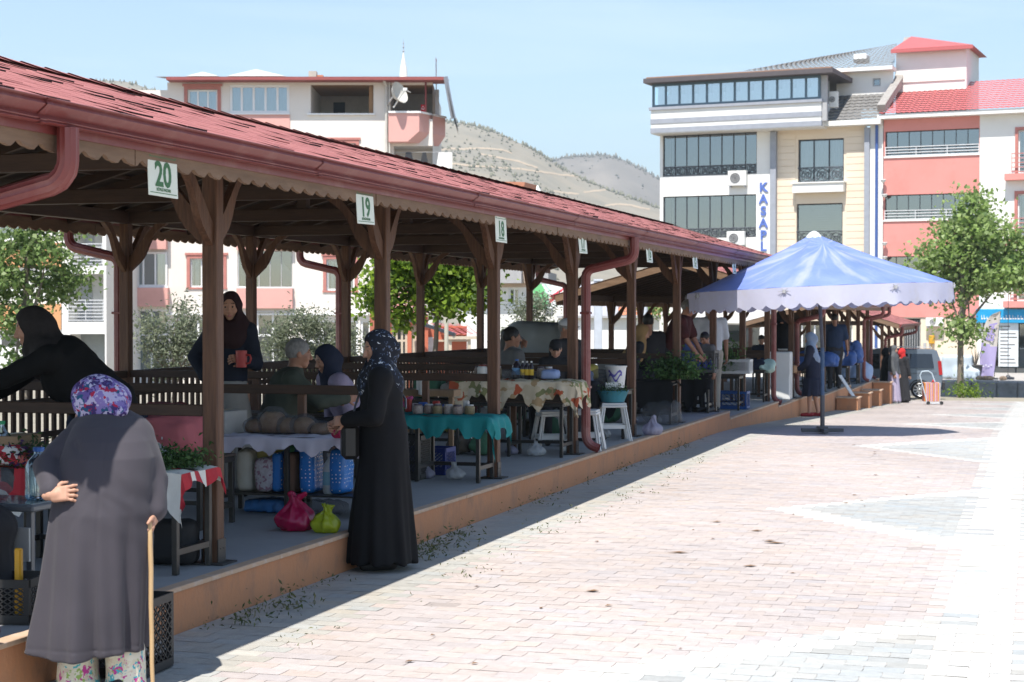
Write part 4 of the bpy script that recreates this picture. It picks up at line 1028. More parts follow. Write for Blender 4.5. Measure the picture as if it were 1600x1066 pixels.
# ---- white house with grey parapet, banner and window behind the olive bush
f = Fac(840, 86, TH - .1); GM = -1.9
mw = thing('white_house', 'white house with a grey parapet and dark window behind the round olive bush', 'house', f.W(0, 0, GM))
x0, x1 = f.P(720, 450)[0], f.P(1030, 450)[0]; zt = f.P(800, 443)[1]; q = f.rect(795, 450, 812, 478); wl = MB(m_white); f.wall(wl, x0, f.P(850, 450)[0], GM, zt, [q + (.3, m_dark)], m_white)
zs = f.P(930, 438)[1]; f.wall(wl, f.P(850, 450)[0], x1, GM, f.P(930, 444)[1], [], m_white, .3); wl.build('wall', mw)
window(f, mw, q, 2, 1, .1, m_wfr, m_gl, .09)
b = MB(m_grey); r = f.rect(720, 414, 817, 443); f.bx(b, r[0], r[1], r[2], r[3], -.8, 5, M('grey_parapet', (.4, .39, .39), .85)); r = f.rect(833, 425, 858, 446); f.bx(b, r[0], r[1], r[2], r[3], -.5, 5, MATS['grey_parapet']); b.build('parapet', mw)
b = MB(M('beige_band', (.6, .46, .36), .85)); r = f.rect(780, 443, 826, 449); f.bx(b, r[0], r[1], r[2], r[3], -.05, -.003); r = f.rect(817, 424, 826, 443); f.bx(b, r[0], r[1], r[2] + .01, r[3], -.3, 4); b.build('beige_band', mw)
# banner: green, white and red print on the white wall
fb2 = Fac(860, 84, TH - .1); bn = MB(M_attr('printed_banner', .7, 0, 60, .05)); nx_, nz_ = 40, 30; r = fb2.rect(833, 444, 884, 486)
for i in range(nx_):
    for j in range(nz_):
        u, v = (i + .5) / nx_, (j + .5) / nz_; x_ = .5 + (u - .5)
        if v < .05 + .1 * u: continue
        c_ = (.16, .50, .20) if u < .36 + .12 * math.sin(v * 4) else (.74, .76, .74)
        if u < .28 and (u - .12) ** 2 + (v - .35) ** 2 < .03: c_ = (.2, .33, .22)
        d_ = abs(v - (.45 + .75 * (u - .55))); 
        if u > .5 and d_ < .13 and not (u > .68 and d_ < .03): c_ = (.66, .05, .08)
        if u > .36 and u < .55 and math.sin(40 * u + 25 * v) > .5: c_ = (.4, .62, .5)
        xa, xb2 = r[0] + (r[1] - r[0]) * i / nx_, r[0] + (r[1] - r[0]) * (i + 1) / nx_; za, zb2 = r[2] + (r[3] - r[2]) * j / nz_, r[2] + (r[3] - r[2]) * (j + 1) / nz_
        wv = lambda x, z: .06 * math.sin(x * 3) 
        bn.quad(fb2.W(xa, wv(xa, za), za), fb2.W(xb2, wv(xb2, za), za), fb2.W(xb2, wv(xb2, zb2), zb2), fb2.W(xa, wv(xa, zb2), zb2), None, c_)
lone(bn, 'banner', 'green white and red banner hung on the white wall behind the market', 'banner')
# ---- long low white building with green tinted windows across the street
f = Fac(1000, 80, 0.02); GW = -1.9
lw = thing('white_shop_row', 'long low white shop row with green tinted windows seen under the market roof', 'building', f.W(0, 0, GW))
x0, x1 = f.P(872, 500)[0], f.P(1030, 500)[0]; wl = MB(m_white); z1 = f.P(960, 497)[1]
q1_ = f.rect(996, 521, 1030, 541); q2_ = f.rect(930, 524, 962, 541)
f.wall(wl, x0, x1, GW, z1, [q1_ + (.5, m_dim)], m_white); wl.build('wall', lw); window(f, lw, q1_, 3, 1, .1, m_wfr, m_glg, .07)
b = MB(m_grey); f.bx(b, x0, x1, z1 + .002, z1 + .1, -.3, .3, m_grey); b.build('eave', lw)
b = MB(m_ttile); tile_slope(b, f.W(f.P(965, 496)[0], .2, z1 + .105), f.W(x1, .2, z1 + .105), f.W(x1, 2.2, f.P(1000, 460, 2.2)[1]), f.W(f.P(965, 456, 2.2)[0], 2.2, f.P(965, 456, 2.2)[1]), m_ttile, .3); b.build('tiled_roof', lw)
b = MB(m_white); r = f.rect(905, 440, 966, 498, .6); f.bx(b, r[0], r[1], r[2], r[3], .6, 4, M('lilac_wall', (.66, .66, .72), .85)); r = f.rect(953, 482, 961, 507, -.02); f.bx(b, r[0], r[1], r[2], r[3], -.12, -.003, m_grey); b.build('side_block', lw)
for (px, dpt, w_, t_, nm, lab) in ((934.5, 74, .34, 440, 'concrete_pillar', 'pale blue grey pillar beside the red corner downpipe'), (1009, 76, .12, 452, 'lamp_post', 'thin pale lamp post in front of the terracotta roof')):
    p = at_d(px, 520, dpt); b = MB(M('pale_blue_grey', (.52, .56, .62), .7)); zt = at_d(px, t_, dpt).z
    if w_ > .2: b.box((p.x, p.y, (zt + GW) / 2), (w_, w_, zt - GW), None, .3, .02); b.box((p.x, p.y, zt + .05), (w_ + .06, w_ + .06, .09), None, .3, .01)
    else: b.tube([(p.x, p.y, GW), (p.x, p.y, zt + .6), (p.x + .3, p.y, zt + 1.0)], [w_, w_ * .7, w_ * .5], 8); b.ell((p.x + .45, p.y, zt + 1.0), (.3, .12, .07), 10, 6)
    lone(b, nm, lab, 'pillar' if w_ > .2 else 'lamp post', (p.x, p.y, GW), None, 40)
# ---- mosque minaret tip beyond
p = at_d(630.5, 122, 210); b = MB(m_white); u = 210 / FPX
b.lathe((p.x, p.y, 0), [(.9, 0), (.9, p.z - 2), (1.0, p.z - 1.6), (.62, p.z - 1.5), (.42, p.z + 1.2), (.12, p.z + 2.6), (.05, p.z + 3.2)], 14, m_white)
mn = thing('minaret', 'white pointed minaret tip with a dark finial above the cream block', 'minaret', (p.x, p.y, -2)); b.build('tower', mn, 40)
b = MB(m_band); b.lathe((p.x, p.y, p.z + 3.1), [(.06, 0), (.16, .12), (.06, .3), (.05, .5), (.14, .62), (.05, .78), (.04, 1.0), (.1, 1.1), (.03, 1.25), (.02, 1.6)], 8, m_band); b.build('finial', mn)
p = at_d(840, 300, 230); b = MB(m_white); b.lathe((p.x, p.y, 0), [(.5, 0), (.5, p.z - 1), (.7, p.z - .8), (.3, p.z - .2), (.45, p.z + .1), (.06, p.z + .9)], 12, m_white); lone(b, 'minaret', 'tiny distant white minaret top just above the red market roof', 'minaret', (p.x, p.y, 0), None, 40)
p = at_d(791, 288, 160); b = MB(m_ttile); q = Vector((p.x, p.y, p.z)); b.add([q + Vector((-2.2, 0, -.6)), q + Vector((1.6, 0, -.9)), q + Vector((1.8, 0, .15)), q + Vector((-1.2, 0, .3)), q + Vector((-2.2, 4, -.6)), q + Vector((1.6, 4, -.9)), q + Vector((1.8, 4, .15)), q + Vector((-1.2, 4, .3))], [(0, 1, 2, 3), (1, 5, 6, 2), (3, 2, 6, 7), (4, 0, 3, 7), (5, 4, 7, 6)])
b.bx(q.x - 2, q.x + 1.4, q.y + .3, q.y + 3.7, -2, q.z - .92, m_cream); lone(b, 'house', 'house whose terracotta gable just shows above the red market roof', 'house', (q.x, q.y, -2))
# ---------------------------------------------------------------- rear railing, stall dividers, numbered signs, benches
def fence(y0, y1, label, cols):
    zf = lambda y: plat(y)
    g = thing('timber_railing', label, 'railing', (XR - .0, (y0 + y1) / 2, zf((y0 + y1) / 2)))
    X = XR + .005
    for i in range(len(cols) - 1):
        a, e = cols[i] + .048, cols[i + 1] - .048
        if a < y0 or e > y1: continue
        z = plat((a + e) / 2)
        if abs(plat(a) - plat(e)) > .01: z = plat(e)
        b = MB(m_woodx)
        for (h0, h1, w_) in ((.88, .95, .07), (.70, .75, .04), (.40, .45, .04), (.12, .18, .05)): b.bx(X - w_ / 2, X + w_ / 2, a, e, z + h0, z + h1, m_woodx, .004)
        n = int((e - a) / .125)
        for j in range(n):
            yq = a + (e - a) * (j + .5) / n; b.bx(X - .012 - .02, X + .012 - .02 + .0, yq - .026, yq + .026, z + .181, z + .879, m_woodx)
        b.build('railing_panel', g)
    return g
fence(1, 33, 'dark slatted timber railing along the back of the long market pavilion', COLS1)
fence(35, 53, 'dark slatted timber railing along the back of the lower second pavilion', COLS2)
# dividers between the stalls: a rail from the front column to the back one
DIVK = [(k, y, plat(y)) for k, y in enumerate(COLS1, 2)] + [(20 + k, y, plat(y)) for k, y in enumerate(COLS2)]
ordn = ['', '', '', '', '', '', '', '', '', '', '', '', '']
for k, y, z in DIVK:
    if y < 3: continue
    where = ('beside stall sign %d' % (23 - k)) if k < 12 else 'in the lower second pavilion'
    g = thing('stall_divider', ('dark timber divider rail ' + where) if k < 12 else 'dark timber divider rail in the lower second pavilion', 'rail', (XF - .06, y, z), 'divider rails between the stalls')
    b = MB(m_woodx); b.bx(XR + .05, XF - .052, y - .022, y + .022, z + .885, z + .955, m_woodx, .005); b.build('rail', g)
    for X in (-5.38, -7.1):
        b = MB(m_wood); b.bx(X - .03, X + .03, y - .024, y + .024, z + .003, z + .884, m_wood, .004); b.build('post', g)
# numbered signs on the fascia, one for each bay
m_sign = M('sign_board', (.72, .74, .62), .35, (.68, .70, .6), ns=3, spec=.5)
m_sgrn = M('sign_green', (.045, .16, .05), .5); m_spat = M('glue_patch', (.42, .26, .2), .8, (.36, .2, .15), ns=12)
num = 20
for k in range(8):
    y = 9.42 + SP * k - 1.7 + (0, -.1, .05, -.1, .08, 0, .2, 0)[k]; x = XE + .034 - .011 - .0; x = XE - .034 * -1 - .0
    x = -4.135
    zt = 2.672 - .127; zb = zt - .213; w_ = .15; tl = (rng.uniform(-.03, .03), rng.uniform(.0, .03))
    lab = {0: 'white stall sign with a green 20, nearest one on the fascia', 1: 'white stall sign with a green 19 beside the second column', 2: 'white stall sign with a green 18, third along the fascia', 3: 'stall sign 17 just before the red downpipe elbow', 4: 'stall sign 16 just after the red downpipe elbow', 5: 'stall sign 15, sixth along the fascia', 6: 'stall sign 14, last one before the blue umbrella', 7: 'stall sign 13, half hidden by the blue umbrella top'}[k]
    g = thing('stall_sign', lab, 'sign', (x, y, zb), 'numbered signs along the fascia')
    b = MB(m_sign); b.bx(x - .004, x, y - w_, y + w_, zb, zt, m_sign, .001); b.build('board', g)
    b = MB(m_spat); b.bx(x - .006, x - .002, y - w_ * .96, y + w_ * .92, zt + .002, zt + .045, m_spat); b.build('fixing_strip', g)
    n_ = str(num - k); b = MB(m_sgrn)
    b.text(n_, (x + .0012, y, zb + .052), (0, 1, 0), (0, 0, 1), .172, m_sgrn, .0006, .98, 'CENTER', .0045)
    b.build('number', g)
    b = MB(m_sgrn)
    b.text('KÖYLÜ PAZARI', (x + .0012, y, zb + .026), (0, 1, 0), (0, 0, 1), .021, m_sgrn, .0004, 1.0, 'CENTER', .0006)
    b.build('small_lettering', g); b = MB(m_sgrn)
    for z_ in (zt - .02, zb + .016): b.bx(x, x + .0012, y - w_ * .9, y + w_ * .9, z_ - .0018, z_ + .0018, m_sgrn)
    for sgn in (-1, 1):
        yq = y + sgn * w_ * .82; b.add([(x + .0012, yq + .018 * sgn, zt - .013), (x + .0012, yq, zt - .006), (x + .0012, yq, zt - .02)], [(0, 1, 2), (2, 1, 0)], m_sgrn)
    b.build('border_print', g)
    g.rotation_euler = (rng.uniform(-.02, .02), rng.uniform(-.06, .02) if k < 3 else -.09, 0)
# steel benches the goods stand on
m_frame = M('black_steel_frame', (.016, .0155, .015), .38, (.026, .024, .022), ns=5, namt=.7, spec=.5, dirt=(.08, .07, .055), dirt_s=6, dirt_amt=.3)
m_board = M('bench_board', (.07, .05, .038), .7, (.045, .032, .025), ns=4, stretch=(.7, 6, 6))
def bench(name, label, yc, x0, x1, z, h=.57, d=.41, n=3, group='steel benches of the stalls', cat='bench'):
    g = thing(name, label, cat, ((x0 + x1) / 2, yc, z), group)
    t = .034
    b = MB(m_frame)
    for yq in (yc - d / 2, yc + d / 2): b.bx(x1, x0, yq - t / 2, yq + t / 2, z + h - .04, z + h - .002, m_frame, .003)
    for i in range(n):
        x = x0 + (x1 - x0) * i / (n - 1); x += t / 2 * (-1 if i == 0 else 1 if i == n - 1 else 0)
        b.bx(x - t / 2, x + t / 2, yc - d / 2 + t / 2, yc + d / 2 - t / 2, z + h - .039, z + h - .003, m_frame); b.bx(x - t / 2 + .002, x + t / 2 - .002, yc - d / 2 + t / 2, yc + d / 2 - t / 2, z + .115, z + .15, m_frame)
    b.bx(x1 + t, x0 - t, yc + d / 2 - t / 2 + .002, yc + d / 2 + t / 2 - .002, z + .116, z + .149, m_frame)
    b.build('frame', g)
    for i in range(n):
        x = x0 + (x1 - x0) * i / (n - 1); x += t / 2 * (-1 if i == 0 else 1 if i == n - 1 else 0)
        for yq in (yc - d / 2, yc + d / 2):
            b = MB(m_frame); b.bx(x - t / 2, x + t / 2, yq - t / 2 - .001, yq + t / 2 + .001, z + .003, z + h - .041, m_frame, .003); b.build('leg', g)
    b = MB(m_board); b.bx(x1 - .01, x0 + .01, yc - d / 2 - .02, yc + d / 2 + .02, z + h, z + h + .02, m_board, .004); b.build('top', g)
    return g
def YC(k): return 9.42 + SP * k
BN = {}
for k, lab in enumerate(('steel bench under the patterned cloth beside the nearest column', 'steel bench under the white cloth of the bread stall', 'steel bench under the turquoise cloth', 'steel bench under the floral tablecloth', 'bare steel bench behind the white plastic stools', 'steel bench hung with dark cloth before the green bundles', 'steel bench beside the blue crate', 'steel bench at the end of the long pavilion', 'steel bench by the white board')):
    y = YC(k) - .3; z = plat(y)
    if k in (3,): y -= .0
    BN[k] = bench('bench', lab, y, XF + .03, XF - 1.15, z)
    if k in (0, 1, 2, 3, 4, 5): bench('bench', 'inner ' + lab, y, XF - 1.2, XF - 2.4, z)
for i, y in enumerate(COLS2[1:6]):
    bench('bench', 'steel bench under the %s goods of the second pavilion' % ('blue bundled', 'pale heaped', 'dark', 'blue bagged', 'last')[i], y - .3, XF + .03, XF - 1.15, plat(y - .3))
# ---------------------------------------------------------------- hills
ridge1 = [(-900, 175), (-300, 130), (0, 118), (90, 122), (135, 127), (180, 127), (205, 130), (240, 143), (400, 160), (600, 175), (690, 188), (715, 191), (740, 196), (765, 203), (785, 210), (805, 221), (825, 229), (845, 240), (858, 249), (875, 261), (900, 275), (950, 298), (1040, 330), (1150, 345), (1300, 352), (1500, 356), (1900, 362), (2400, 365)]
ridge2 = [(500, 330), (700, 300), (800, 270), (862, 251), (880, 246), (897, 244), (920, 243), (945, 241), (962, 245), (985, 254), (1005, 265), (1030, 279), (1080, 305), (1200, 330), (1600, 345), (2300, 350)]
m_hill = M('dry_hillside', (.285, .25, .195), .97, (.205, .185, .145), ns=.05, namt=.5, dirt=(.36, .29, .21), dirt_s=.018, dirt_amt=.55, bump=.3, bs=.3)
m_hill2 = M('far_hillside', (.225, .195, .17), .97, (.165, .148, .13), ns=.03, namt=.5, dirt=(.36, .31, .26), dirt_s=.012, dirt_amt=.45)
class Hill:
    def __init__(s, ridge, D0, D1, D2, seed, amp):
        s.px = [p[0] for p in ridge]; s.py = [p[1] for p in ridge]; s.D0, s.D1, s.D2 = D0, D1, D2
        r = np.random.default_rng(seed); s.k = [(r.uniform(.004, .05), r.uniform(.004, .05), r.uniform(0, 6.28), r.uniform(.3, 1)) for _ in range(18)]; s.amp = amp
    def pos(s, px, t):
        """t 0 foot .. 1 ridge .. 2 far side"""
        d = s.D0 + (s.D1 - s.D0) * t if t <= 1 else s.D1 + (s.D2 - s.D1) * (t - 1)
        py = float(np.interp(px, s.px, s.py)); top = (491 - py) / FPX * s.D1
        p = at_d(px, 491, d)
        h = top * (t ** 1.25) if t <= 1 else top * (1 - .7 * (t - 1))
        nz_ = sum(c * math.sin(a * p.x + b * p.y + ph) for a, b, ph, c in s.k) * s.amp * (min(1, t * 1.5) * (1 - .85 * max(0, 1 - abs(t - 1) * 6)))
        return Vector((p.x, p.y, CAMZ + h + nz_ - (1 - min(t, 1)) * 6))
    def at(s, px, py):
        lo, hi = .02, 1.0
        for _ in range(30):
            m_ = (lo + hi) / 2; p = s.pos(px, m_); q = p - CAM; v = 533 - FPX * q.dot(UP) / q.dot(FWD)
            if v > py: lo = m_
            else: hi = m_
        return s.pos(px, lo)
    def build(s, name, mat, label, npx, nt):
        x0, x1 = s.px[0], s.px[-1]; vs_ = []; ts = [i / nt for i in range(nt + 1)] + [1.25, 1.6, 2]
        pxs = [x0 + (x1 - x0) * i / npx for i in range(npx + 1)]
        for t in ts:
            for px in pxs: vs_.append(s.pos(px, t))
        k = npx + 1; b = MB(mat); b.add(vs_, [(j * k + i, j * k + i + 1, (j + 1) * k + i + 1, (j + 1) * k + i) for j in range(len(ts) - 1) for i in range(npx)])
        return tag(b.build(name, None, 60), label, None, None, 'structure')
H1 = Hill(ridge1, 260, 900, 1600, 4, .9); H2 = Hill(ridge2, 900, 1500, 2300, 9, 1.6)
H1.build('hills', m_hill, 'dry scrubby hillside with pale dirt roads behind the market', 330, 46); H2.build('hills', m_hill2, 'farther brown hill behind the nearer slope', 160, 26)
m_road = M('pale_dirt_road', (.46, .36, .26), .95, (.38, .30, .21), ns=.1)
for path in ([(690, 234), (705, 232), (725, 233), (745, 231), (765, 232), (785, 234), (800, 239)], [(690, 253), (712, 256), (735, 259), (760, 260), (785, 262), (815, 264), (850, 269), (880, 273), (912, 276)], [(750, 240), (775, 245), (810, 252), (840, 262)],
             [(912, 300), (940, 297), (965, 294), (976, 293), (978, 299), (983, 306), (1010, 309), (1035, 313)], [(945, 321), (965, 319), (985, 320), (1000, 324), (1015, 327)], [(865, 298), (880, 301), (905, 303)], [(140, 141), (165, 139), (190, 141)]):
    b = MB(m_road); L_ = []
    fine = []
    for i in range(len(path) - 1):
        for q in range(6): t = q / 6; fine.append((path[i][0] + (path[i + 1][0] - path[i][0]) * t, path[i][1] + (path[i + 1][1] - path[i][1]) * t + rng.uniform(-.35, .35)))
    fine.append(path[-1])
    for i, (px, py) in enumerate(fine):
        a = H1.at(px, py + 1.1 + rng.uniform(0, .8)); e = H1.at(px, py - .6 - rng.uniform(0, .9)); up_ = (CAM - a).normalized() * 1.2
        L_ += [a + up_, e + up_]
    b.add(L_, [(2 * i, 2 * i + 2, 2 * i + 3, 2 * i + 1) for i in range(len(fine) - 1)]); tag(b.build('dirt_road'), 'pale dirt road cut into the dry hillside', None, None, 'structure')
p = at_x(1, 1, -10)
# orange earth shoulder at the far left and its tile roof
# scrub and small pines on the slopes
def blobs(hill, n, ridge_n, size, name, label, col, seed):
    r = np.random.default_rng(seed); V = []; Fc = []; Cc = []
    octv = np.array([(1, 0, 0), (-1, 0, 0), (0, 1, 0), (0, -1, 0), (0, 0, 1.3), (0, 0, -.4)]); octf = np.array([(0, 2, 4), (2, 1, 4), (1, 3, 4), (3, 0, 4), (2, 0, 5), (1, 2, 5), (3, 1, 5), (0, 3, 5)])
    for i in range(n + ridge_n):
        rid = i >= n
        px = r.uniform(120, 250) if r.random() < .12 else r.uniform(680, 1060)
        t = 1 - abs(r.normal(0, .012)) if rid else r.uniform(.12, 1) ** .8
        p = hill.pos(px, t)
        if not rid and math.sin(p.x * .021 + 1.3 * math.sin(p.y * .017)) + math.sin(p.y * .026 + seed + p.x * .009) + r.normal(0, .5) < .3: p = p - Vector((0, 0, 30))
        s_ = size * r.uniform(.5, 1.5) * (1.0 if rid else 1)
        o = len(V) * 6; V.append(octv * s_ * r.uniform(.7, 1.3, 3) * (.75, .75, 1.4 if rid else .9) + np.array(p)); Fc.append(octf + o); c_ = np.array(col) * r.uniform(.6, 1.35); Cc += [c_] * 8
    return tag(raw_mesh(name, np.concatenate(V), np.concatenate(Fc), [M_attr('scrub_leaf', .95, 0, 3, .2)], None, None, np.array(Cc)), label, None, None, 'stuff')
blobs(H1, 1700, 380, .85, 'scrub', 'dark scrub and small pines dotted over the near hillside', (.17, .165, .12), 5)
blobs(H2, 1000, 420, 1.3, 'scrub', 'grey scrub covering the far hill', (.17, .16, .135), 6)
# ---------------------------------------------------------------- trees
def leaf_cloud(clusters, n, size, cols, seed, flat=.35, up=.35, aspect=1.5, density_pow=.45):
    r = np.random.default_rng(seed); w_ = np.array([c[1][0] * c[1][1] * c[1][2] for c in clusters]); w_ = w_ ** .8 / (w_ ** .8).sum()
    idx = r.choice(len(clusters), n, p=w_); C_ = np.array([c[0] for c in clusters])[idx]; R_ = np.array([c[1] for c in clusters])[idx]
    d = r.normal(size=(n, 3)); d /= np.linalg.norm(d, axis=1)[:, None]; rad_ = r.random(n) ** density_pow
    P_ = C_ + d * R_ * rad_[:, None]
    # gather the leaves into sprays
    k = max(20, n // 16); S_ = P_[r.choice(n, k)]; near = r.integers(0, k, n)
    mix = r.random(n) < .75
    spr = S_[near] + r.normal(size=(n, 3)) * np.array([1, 1, .6]) * size * 2.0; P_ = np.where(mix[:, None], spr, P_)
    nr = d * (1 - up) + np.array([0, 0, up]) + r.normal(size=(n, 3)) * flat; nr /= np.linalg.norm(nr, axis=1)[:, None]
    t = r.normal(size=(n, 3)); t -= nr * (t * nr).sum(1)[:, None]; t /= np.linalg.norm(t, axis=1)[:, None]; bt = np.cross(nr, t)
    s_ = size * r.uniform(.6, 1.35, n)[:, None]; w2 = s_ / aspect
    a = P_ - t * s_ * .5; b_ = P_ + bt * w2 * .5 + nr * s_ * .12; c = P_ + t * s_ * .5 - nr * s_ * .1; e = P_ - bt * w2 * .5 + nr * s_ * .12
    V = np.stack([a, b_, c, e], 1).reshape(-1, 3); F_ = np.arange(4 * n).reshape(n, 4)
    base = np.array(cols)[r.integers(0, len(cols), n)] * r.uniform(.75, 1.25, n)[:, None]
    return V, F_, base
m_leaf = M_attr('tree_leaf', .5, 0, 12, .1, .4, .52)
m_bark = M('grey_bark', (.24, .20, .155), .95, (.12, .10, .08), ns=8, stretch=(3, 3, .7), bump=.7, bs=20)
def tree(name, label, cat, base, h, clusters, n, size, cols, seed, tr=.09, aspect=1.5, fork=.35, lean=(0, 0), group=None, flat=.35, power=.45):
    """clusters: (dx,dy,dz, rx,ry,rz) from the foot"""
    g = thing(name, label, cat, base, group); B = Vector(base); r = random.Random(seed)
    b = MB(m_bark); pts = [B + Vector((0, 0, -.1))]; N_ = 6
    for i in range(1, N_ + 1): t = i / N_; pts.append(B + Vector((lean[0] * t + r.uniform(-.02, .02) * h * .3, lean[1] * t + r.uniform(-.02, .02) * h * .3, h * fork * 1.35 * t)))
    b.tube(pts, [tr * 1.25] + [tr * (1.0 - .45 * i / N_) for i in range(1, N_ + 1)], 9)
    for q in clusters:
        e = B + Vector(q[:3]); s_ = pts[r.choice((3, 4, 5, 6))]
        m_ = s_.lerp(e, .5) + Vector((r.uniform(-.1, .1), r.uniform(-.1, .1), .12 * (e - s_).length)); b.tube([s_, m_, e], [tr * .5, tr * .3, tr * .08], 6)
        for _ in range(3):
            d = Vector((r.uniform(-1, 1) * q[3], r.uniform(-1, 1) * q[4], r.uniform(-.6, 1) * q[5])) * .8; b.tube([m_.lerp(e, r.uniform(.3, 1)), e + d], [tr * .16, tr * .04], 5)
    b.build('trunk', g, 60)
    V, F_, c_ = leaf_cloud([((B.x + q[0], B.y + q[1], B.z + q[2]), (q[3], q[4], q[5])) for q in clusters], n, size, cols, seed, flat=flat, aspect=aspect, density_pow=power)
    raw_mesh('crown', V, F_, [m_leaf], g, None, c_); return g
def crown(rr, n, sx, sy, sz, zc, s0=.3, s1=.55):
    out = []
    for _ in range(n):
        a, u = rr.uniform(0, 6.283), rr.uniform(-1, 1); q = math.sqrt(1 - u * u) * rr.uniform(.35, 1) ; k = rr.uniform(s0, s1)
        out.append((sx * q * math.cos(a), sy * q * math.sin(a), zc + sz * u * rr.uniform(.5, .95), sx * k, sy * k, sz * k * .8))
    return out
GR_MAPLE = [(.17, .26, .075), (.22, .31, .10), (.12, .19, .05), (.27, .35, .14)]
GR_LIME = [(.20, .31, .03), (.26, .37, .045), (.14, .23, .02), (.09, .16, .02)]
GR_OLIVE = [(.24, .275, .18), (.30, .325, .23), (.17, .20, .12), (.21, .24, .16)]
GR_PLANE = [(.27, .39, .11), (.33, .44, .15), (.20, .30, .08), (.38, .48, .21)]
def gpt(px, d): p = at_d(px, 491, d); return Vector((p.x, p.y, gz(p.y)))
rr = random.Random(21)
u = lambda d: d / FPX
# leafy tree, far left
d = 38; p = gpt(42, d); k = u(d); zc = at_d(50, 425, d).z - p.z
cl = [((x - 42) * k * math.cos(TH), (x - 42) * k * math.sin(TH) + o, at_d(50, y, d).z - p.z, r1 * k, r1 * k, r2 * k) for x, y, r1, r2, o in ((30, 380, 45, 32, .3), (85, 395, 38, 28, -.3), (15, 440, 48, 30, 0), (70, 450, 42, 26, .4), (35, 500, 36, 24, -.2), (95, 430, 34, 24, .2), (-20, 410, 45, 40, 0), (110, 360, 24, 20, .1), (20, 545, 24, 16, .2), (60, 340, 40, 30, 0), (-30, 480, 40, 30, 0), (55, 560, 22, 14, 0), (20, 575, 22, 12, 0))]
tree('leafy_tree', 'mid green leafy street tree behind the black clad woman at left', 'tree', p, 4.5, cl, 6500, .115, GR_MAPLE, 31, .085, 1.25, .5)
# lime green maple behind the railing
d = 33; p = gpt(672, d); k = u(d)
cl = [((x - 672) * k * math.cos(TH), (x - 672) * k * math.sin(TH) + o, at_d(50, y, d).z - p.z, r1 * k, r1 * k, r2 * k) for x, y, r1, r2, o in ((620, 420, 38, 28, .2), (670, 415, 42, 30, -.3), (725, 430, 36, 30, .2), (600, 460, 30, 22, -.2), (655, 455, 36, 22, .3), (715, 465, 34, 24, -.3), (585, 478, 22, 12, 0), (745, 470, 18, 20, .2), (628, 492, 20, 18, -.1), (640, 395, 40, 22, 0), (700, 395, 40, 22, .1), (742, 425, 20, 26, 0), (690, 480, 22, 14, .2), (632, 510, 10, 8, 0))]
tree('maple_tree', 'bright lime green maple with a thin forked trunk behind the railing', 'tree', p, 4.2, cl, 9000, .11, GR_LIME, 32, .06, 1.15, .5, (.2, .1))
# olive bushes behind the railing
for i, (px, d, xs, lab) in enumerate(((272, 27, ((250, 510, 24, 20), (285, 500, 22, 22), (300, 545, 30, 24), (262, 548, 26, 24), (240, 540, 18, 18), (275, 480, 16, 12), (310, 575, 24, 22), (255, 580, 28, 20), (282, 530, 24, 20)), 'thin grey green olive tree left of the nearest column'),
                                   (485, 29, ((450, 520, 30, 26), (490, 505, 34, 26), (530, 525, 30, 26), (465, 555, 34, 24), (515, 560, 38, 24), (425, 545, 18, 22), (550, 560, 20, 22), (480, 585, 50, 20), (560, 530, 12, 14)), 'broad grey green olive bush behind the seated old man'),
                                   (825, 36, ((810, 485, 22, 20), (840, 478, 24, 22), (825, 515, 32, 26), (800, 525, 20, 22), (858, 520, 22, 24), (835, 545, 36, 20), (795, 550, 20, 20)), 'rounded grey green olive tree beyond the grey tarpaulin'))):
    p = gpt(px, d); k = u(d); n = (3600, 7500, 5200)[i]
    cl = [((q[0] - px) * k * math.cos(TH), (q[0] - px) * k * math.sin(TH) + rr.uniform(-.3, .3), at_d(50, q[1], d).z - p.z, q[2] * k, q[2] * k, q[3] * k) for q in xs]
    tree('olive_tree', lab, 'tree', p, 1.6, cl, n, .075, GR_OLIVE, 40 + i, .05, 2.6, .5, flat=.6, power=.5)
# street tree on the right with a low tuft on its trunk
d = 68; p = gpt(1502, d); k = u(d)
cl = [((x - 1502) * k, o, at_d(50, y, d).z - p.z, r1 * k, r1 * k, r2 * k) for x, y, r1, r2, o in ((1520, 330, 26, 26, 0), (1495, 360, 34, 24, .4), (1545, 365, 32, 26, -.4), (1520, 395, 44, 26, .3), (1470, 400, 32, 22, -.3), (1575, 400, 34, 26, .2), (1450, 425, 22, 16, 0), (1500, 430, 36, 20, .5), (1560, 435, 44, 22, -.3), (1600, 430, 34, 26, 0), (1530, 445, 30, 16, .3), (1480, 460, 18, 12, .2), (1590, 375, 18, 16, 0), (1505, 470, 14, 14, 0), (1500, 498, 10, 10, .1), (1502, 512, 21, 12, 0), (1497, 525, 20, 10, .2), (1515, 518, 14, 12, 0), (1522, 310, 12, 12, 0), (1435, 390, 10, 8, 0))]
tree('plane_tree', 'pale green plane tree with a low leaf tuft on its slim trunk', 'tree', p, 6.2, cl, 10500, .19, GR_PLANE, 51, .14, 1.2, .62)
d = 78; p = gpt(1019, d); k = u(d); cl = [((x - 1019) * k, o, at_d(50, y, d).z - p.z, r1 * k, r1 * k, r2 * k) for x, y, r1, r2, o in ((1018, 462, 14, 18, 0), (1022, 480, 9, 12, .2), (1010, 470, 9, 12, 0))]
tree('small_tree', 'small light green tree beside the thin pale lamp post', 'tree', p, 3, cl, 1200, .17, GR_PLANE, 61, .07, 1.3, .5)
d = 67; p = gpt(1512, d); V, F_, c_ = leaf_cloud([((p.x, p.y, p.z + .2), (.5, .4, .22))], 500, .16, GR_LIME, 3, aspect=3)
o = raw_mesh('weed_tuft', V, F_, [m_leaf], None, None, c_); tag(o, 'bright green weed tuft at the foot of the plane tree', 'weeds')
